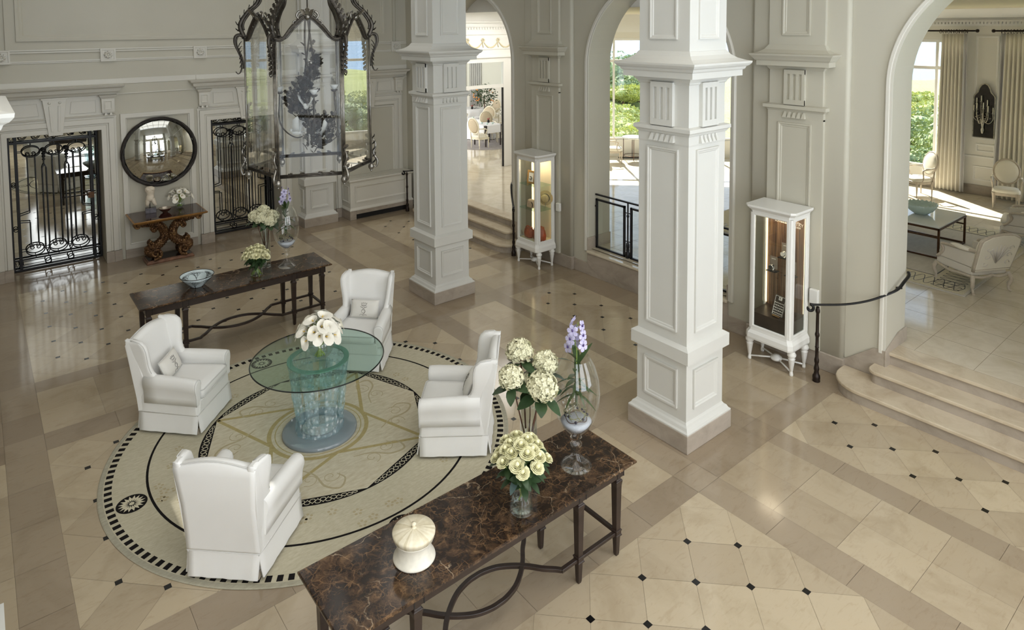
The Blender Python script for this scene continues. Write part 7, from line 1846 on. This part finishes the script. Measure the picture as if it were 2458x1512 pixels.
    for k, (a, z) in enumerate(((-2.2, .72), (2.4, .40), (.3, .34))):
        b = empty('glass_bird', (3.035 + .16 * cos(a), 7.355 + .16 * sin(a), Z0 + z), a, 'frosted glass bird with raised wings %s in the lantern spray' % ('in the middle', 'at the left', 'at the right')[k], 'bird', 'glass birds of the lantern')
        m2 = MB(); m2.smooth = True; m2.sphere((0, 0, 0), .035, 12, 8, 1.9, .8, .9); m2.sphere((.065, 0, .025), .02, 10, 8); m2.loft([[(.08, -.004, .03), (.08, .004, .03), (.08, 0, .022)], [(.1, -.001, .024), (.1, .001, .024), (.1, 0, .022)]], True, True, True); m2.loft([[(-.05, -.02, 0), (-.05, .02, 0), (-.05, .015, .01), (-.05, -.015, .01)], [(-.14, -.035, .02), (-.14, .035, .02), (-.14, .03, .026), (-.14, -.03, .026)]], True, True, True); m2.build('body', g, b)
        for s2 in (-1, 1):
            m2 = MB(); m2.smooth = True; m2.loft([[(.03, s2 * .02, .01), (-.04, s2 * .02, .01)], [(.03, s2 * .07, .08), (-.05, s2 * .06, .07)], [(-.0, s2 * .11, .16), (-.06, s2 * .09, .13)], [(-.06, s2 * .13, .21), (-.07, s2 * .12, .19)]], False); m2.build('wing', g, b, solid=.006)
lantern()
# ------------------------------------------------------------------ light
def area(name, loc, rot, sx, sy, power, col=(1, 1, 1)):
    l = bpy.data.lights.new(name, 'AREA'); l.shape = 'RECTANGLE'; l.size = sx; l.size_y = sy; l.energy = power; l.color = col
    o = bpy.data.objects.new(name, l); COL.objects.link(o); o.location = loc; o.rotation_euler = rot; return o
for k, x in enumerate((-1.0, 3.05, 7.1)): area('assumed_front_fill', (x, -2.25, 3.65), (radians(90), 0, 0), 2.7, 6.2, 200, (1, .975, .94))  # added fill lamps behind the assumed windows of the unseen front wall
area('ceiling_fill', (3.05, 1.6, 7.75), (0, 0, 0), 7.9, 5.3, 260, (1, .985, .96))  # added overhead fill for the front of the hall
area('ceiling_fill', (3.05, 11.5, 7.75), (0, 0, 0), 6.9, 5, 120, (1, .985, .96))  # added overhead fill that brightens the back wall
area('salon_fill', (14.5, -2.1, 2.9), (radians(90), 0, 0), 6, 4, 2000, (1, .97, .92))  # added lamp brightening the salon; the end wall has no window
area('dining_fill', (9.9, 22, 3.0), (radians(90), 0, radians(-90)), 6, 4, 420, (.97, .98, 1))  # added lamp brightening the dining room; the side wall is closed
area('landing_fill', (11.5, 13.6, 5.15), (0, 0, 0), 2., 2.5, 90, (1, .98, .94))  # added area light just below the closed landing ceiling
w = bpy.data.worlds.new('sky'); SC.world = w; w.use_nodes = True
nt = w.node_tree; nt.nodes.clear()
tc = nt.nodes.new('ShaderNodeTexCoord'); sp = nt.nodes.new('ShaderNodeSeparateXYZ'); nt.links.new(tc.outputs['Generated'], sp.inputs[0])
rp = nt.nodes.new('ShaderNodeValToRGB'); nt.links.new(sp.outputs['Z'], rp.inputs[0])
e = rp.color_ramp.elements; e[0].position = 0.; e[0].color = (.86, .93, 1, 1); e[1].position = .6; e[1].color = (.42, .62, .92, 1)
bg = nt.nodes.new('ShaderNodeBackground'); bg.inputs['Strength'].default_value = 2.1
out = nt.nodes.new('ShaderNodeOutputWorld'); nt.links.new(rp.outputs[0], bg.inputs[0]); nt.links.new(bg.outputs[0], out.inputs[0])
sl = bpy.data.lights.new('sun', 'SUN'); sl.energy = 18; sl.angle = radians(.6); sl.color = (1, .96, .9)
so = bpy.data.objects.new('sun', sl); COL.objects.link(so)
so.rotation_euler = Vector((-.6, -.8, -.9)).to_track_quat('-Z', 'Y').to_euler()
SC.cycles.max_bounces = 8; SC.cycles.diffuse_bounces = 3; SC.cycles.glossy_bounces = 5; SC.cycles.transmission_bounces = 8; SC.cycles.transparent_max_bounces = 24
SC.cycles.caustics_reflective = False; SC.cycles.caustics_refractive = False
SC.cycles.use_denoising = True; SC.cycles.use_adaptive_sampling = True; SC.cycles.adaptive_threshold = .05
SC.cycles.sample_clamp_indirect = 6
SC.view_settings.exposure = 0
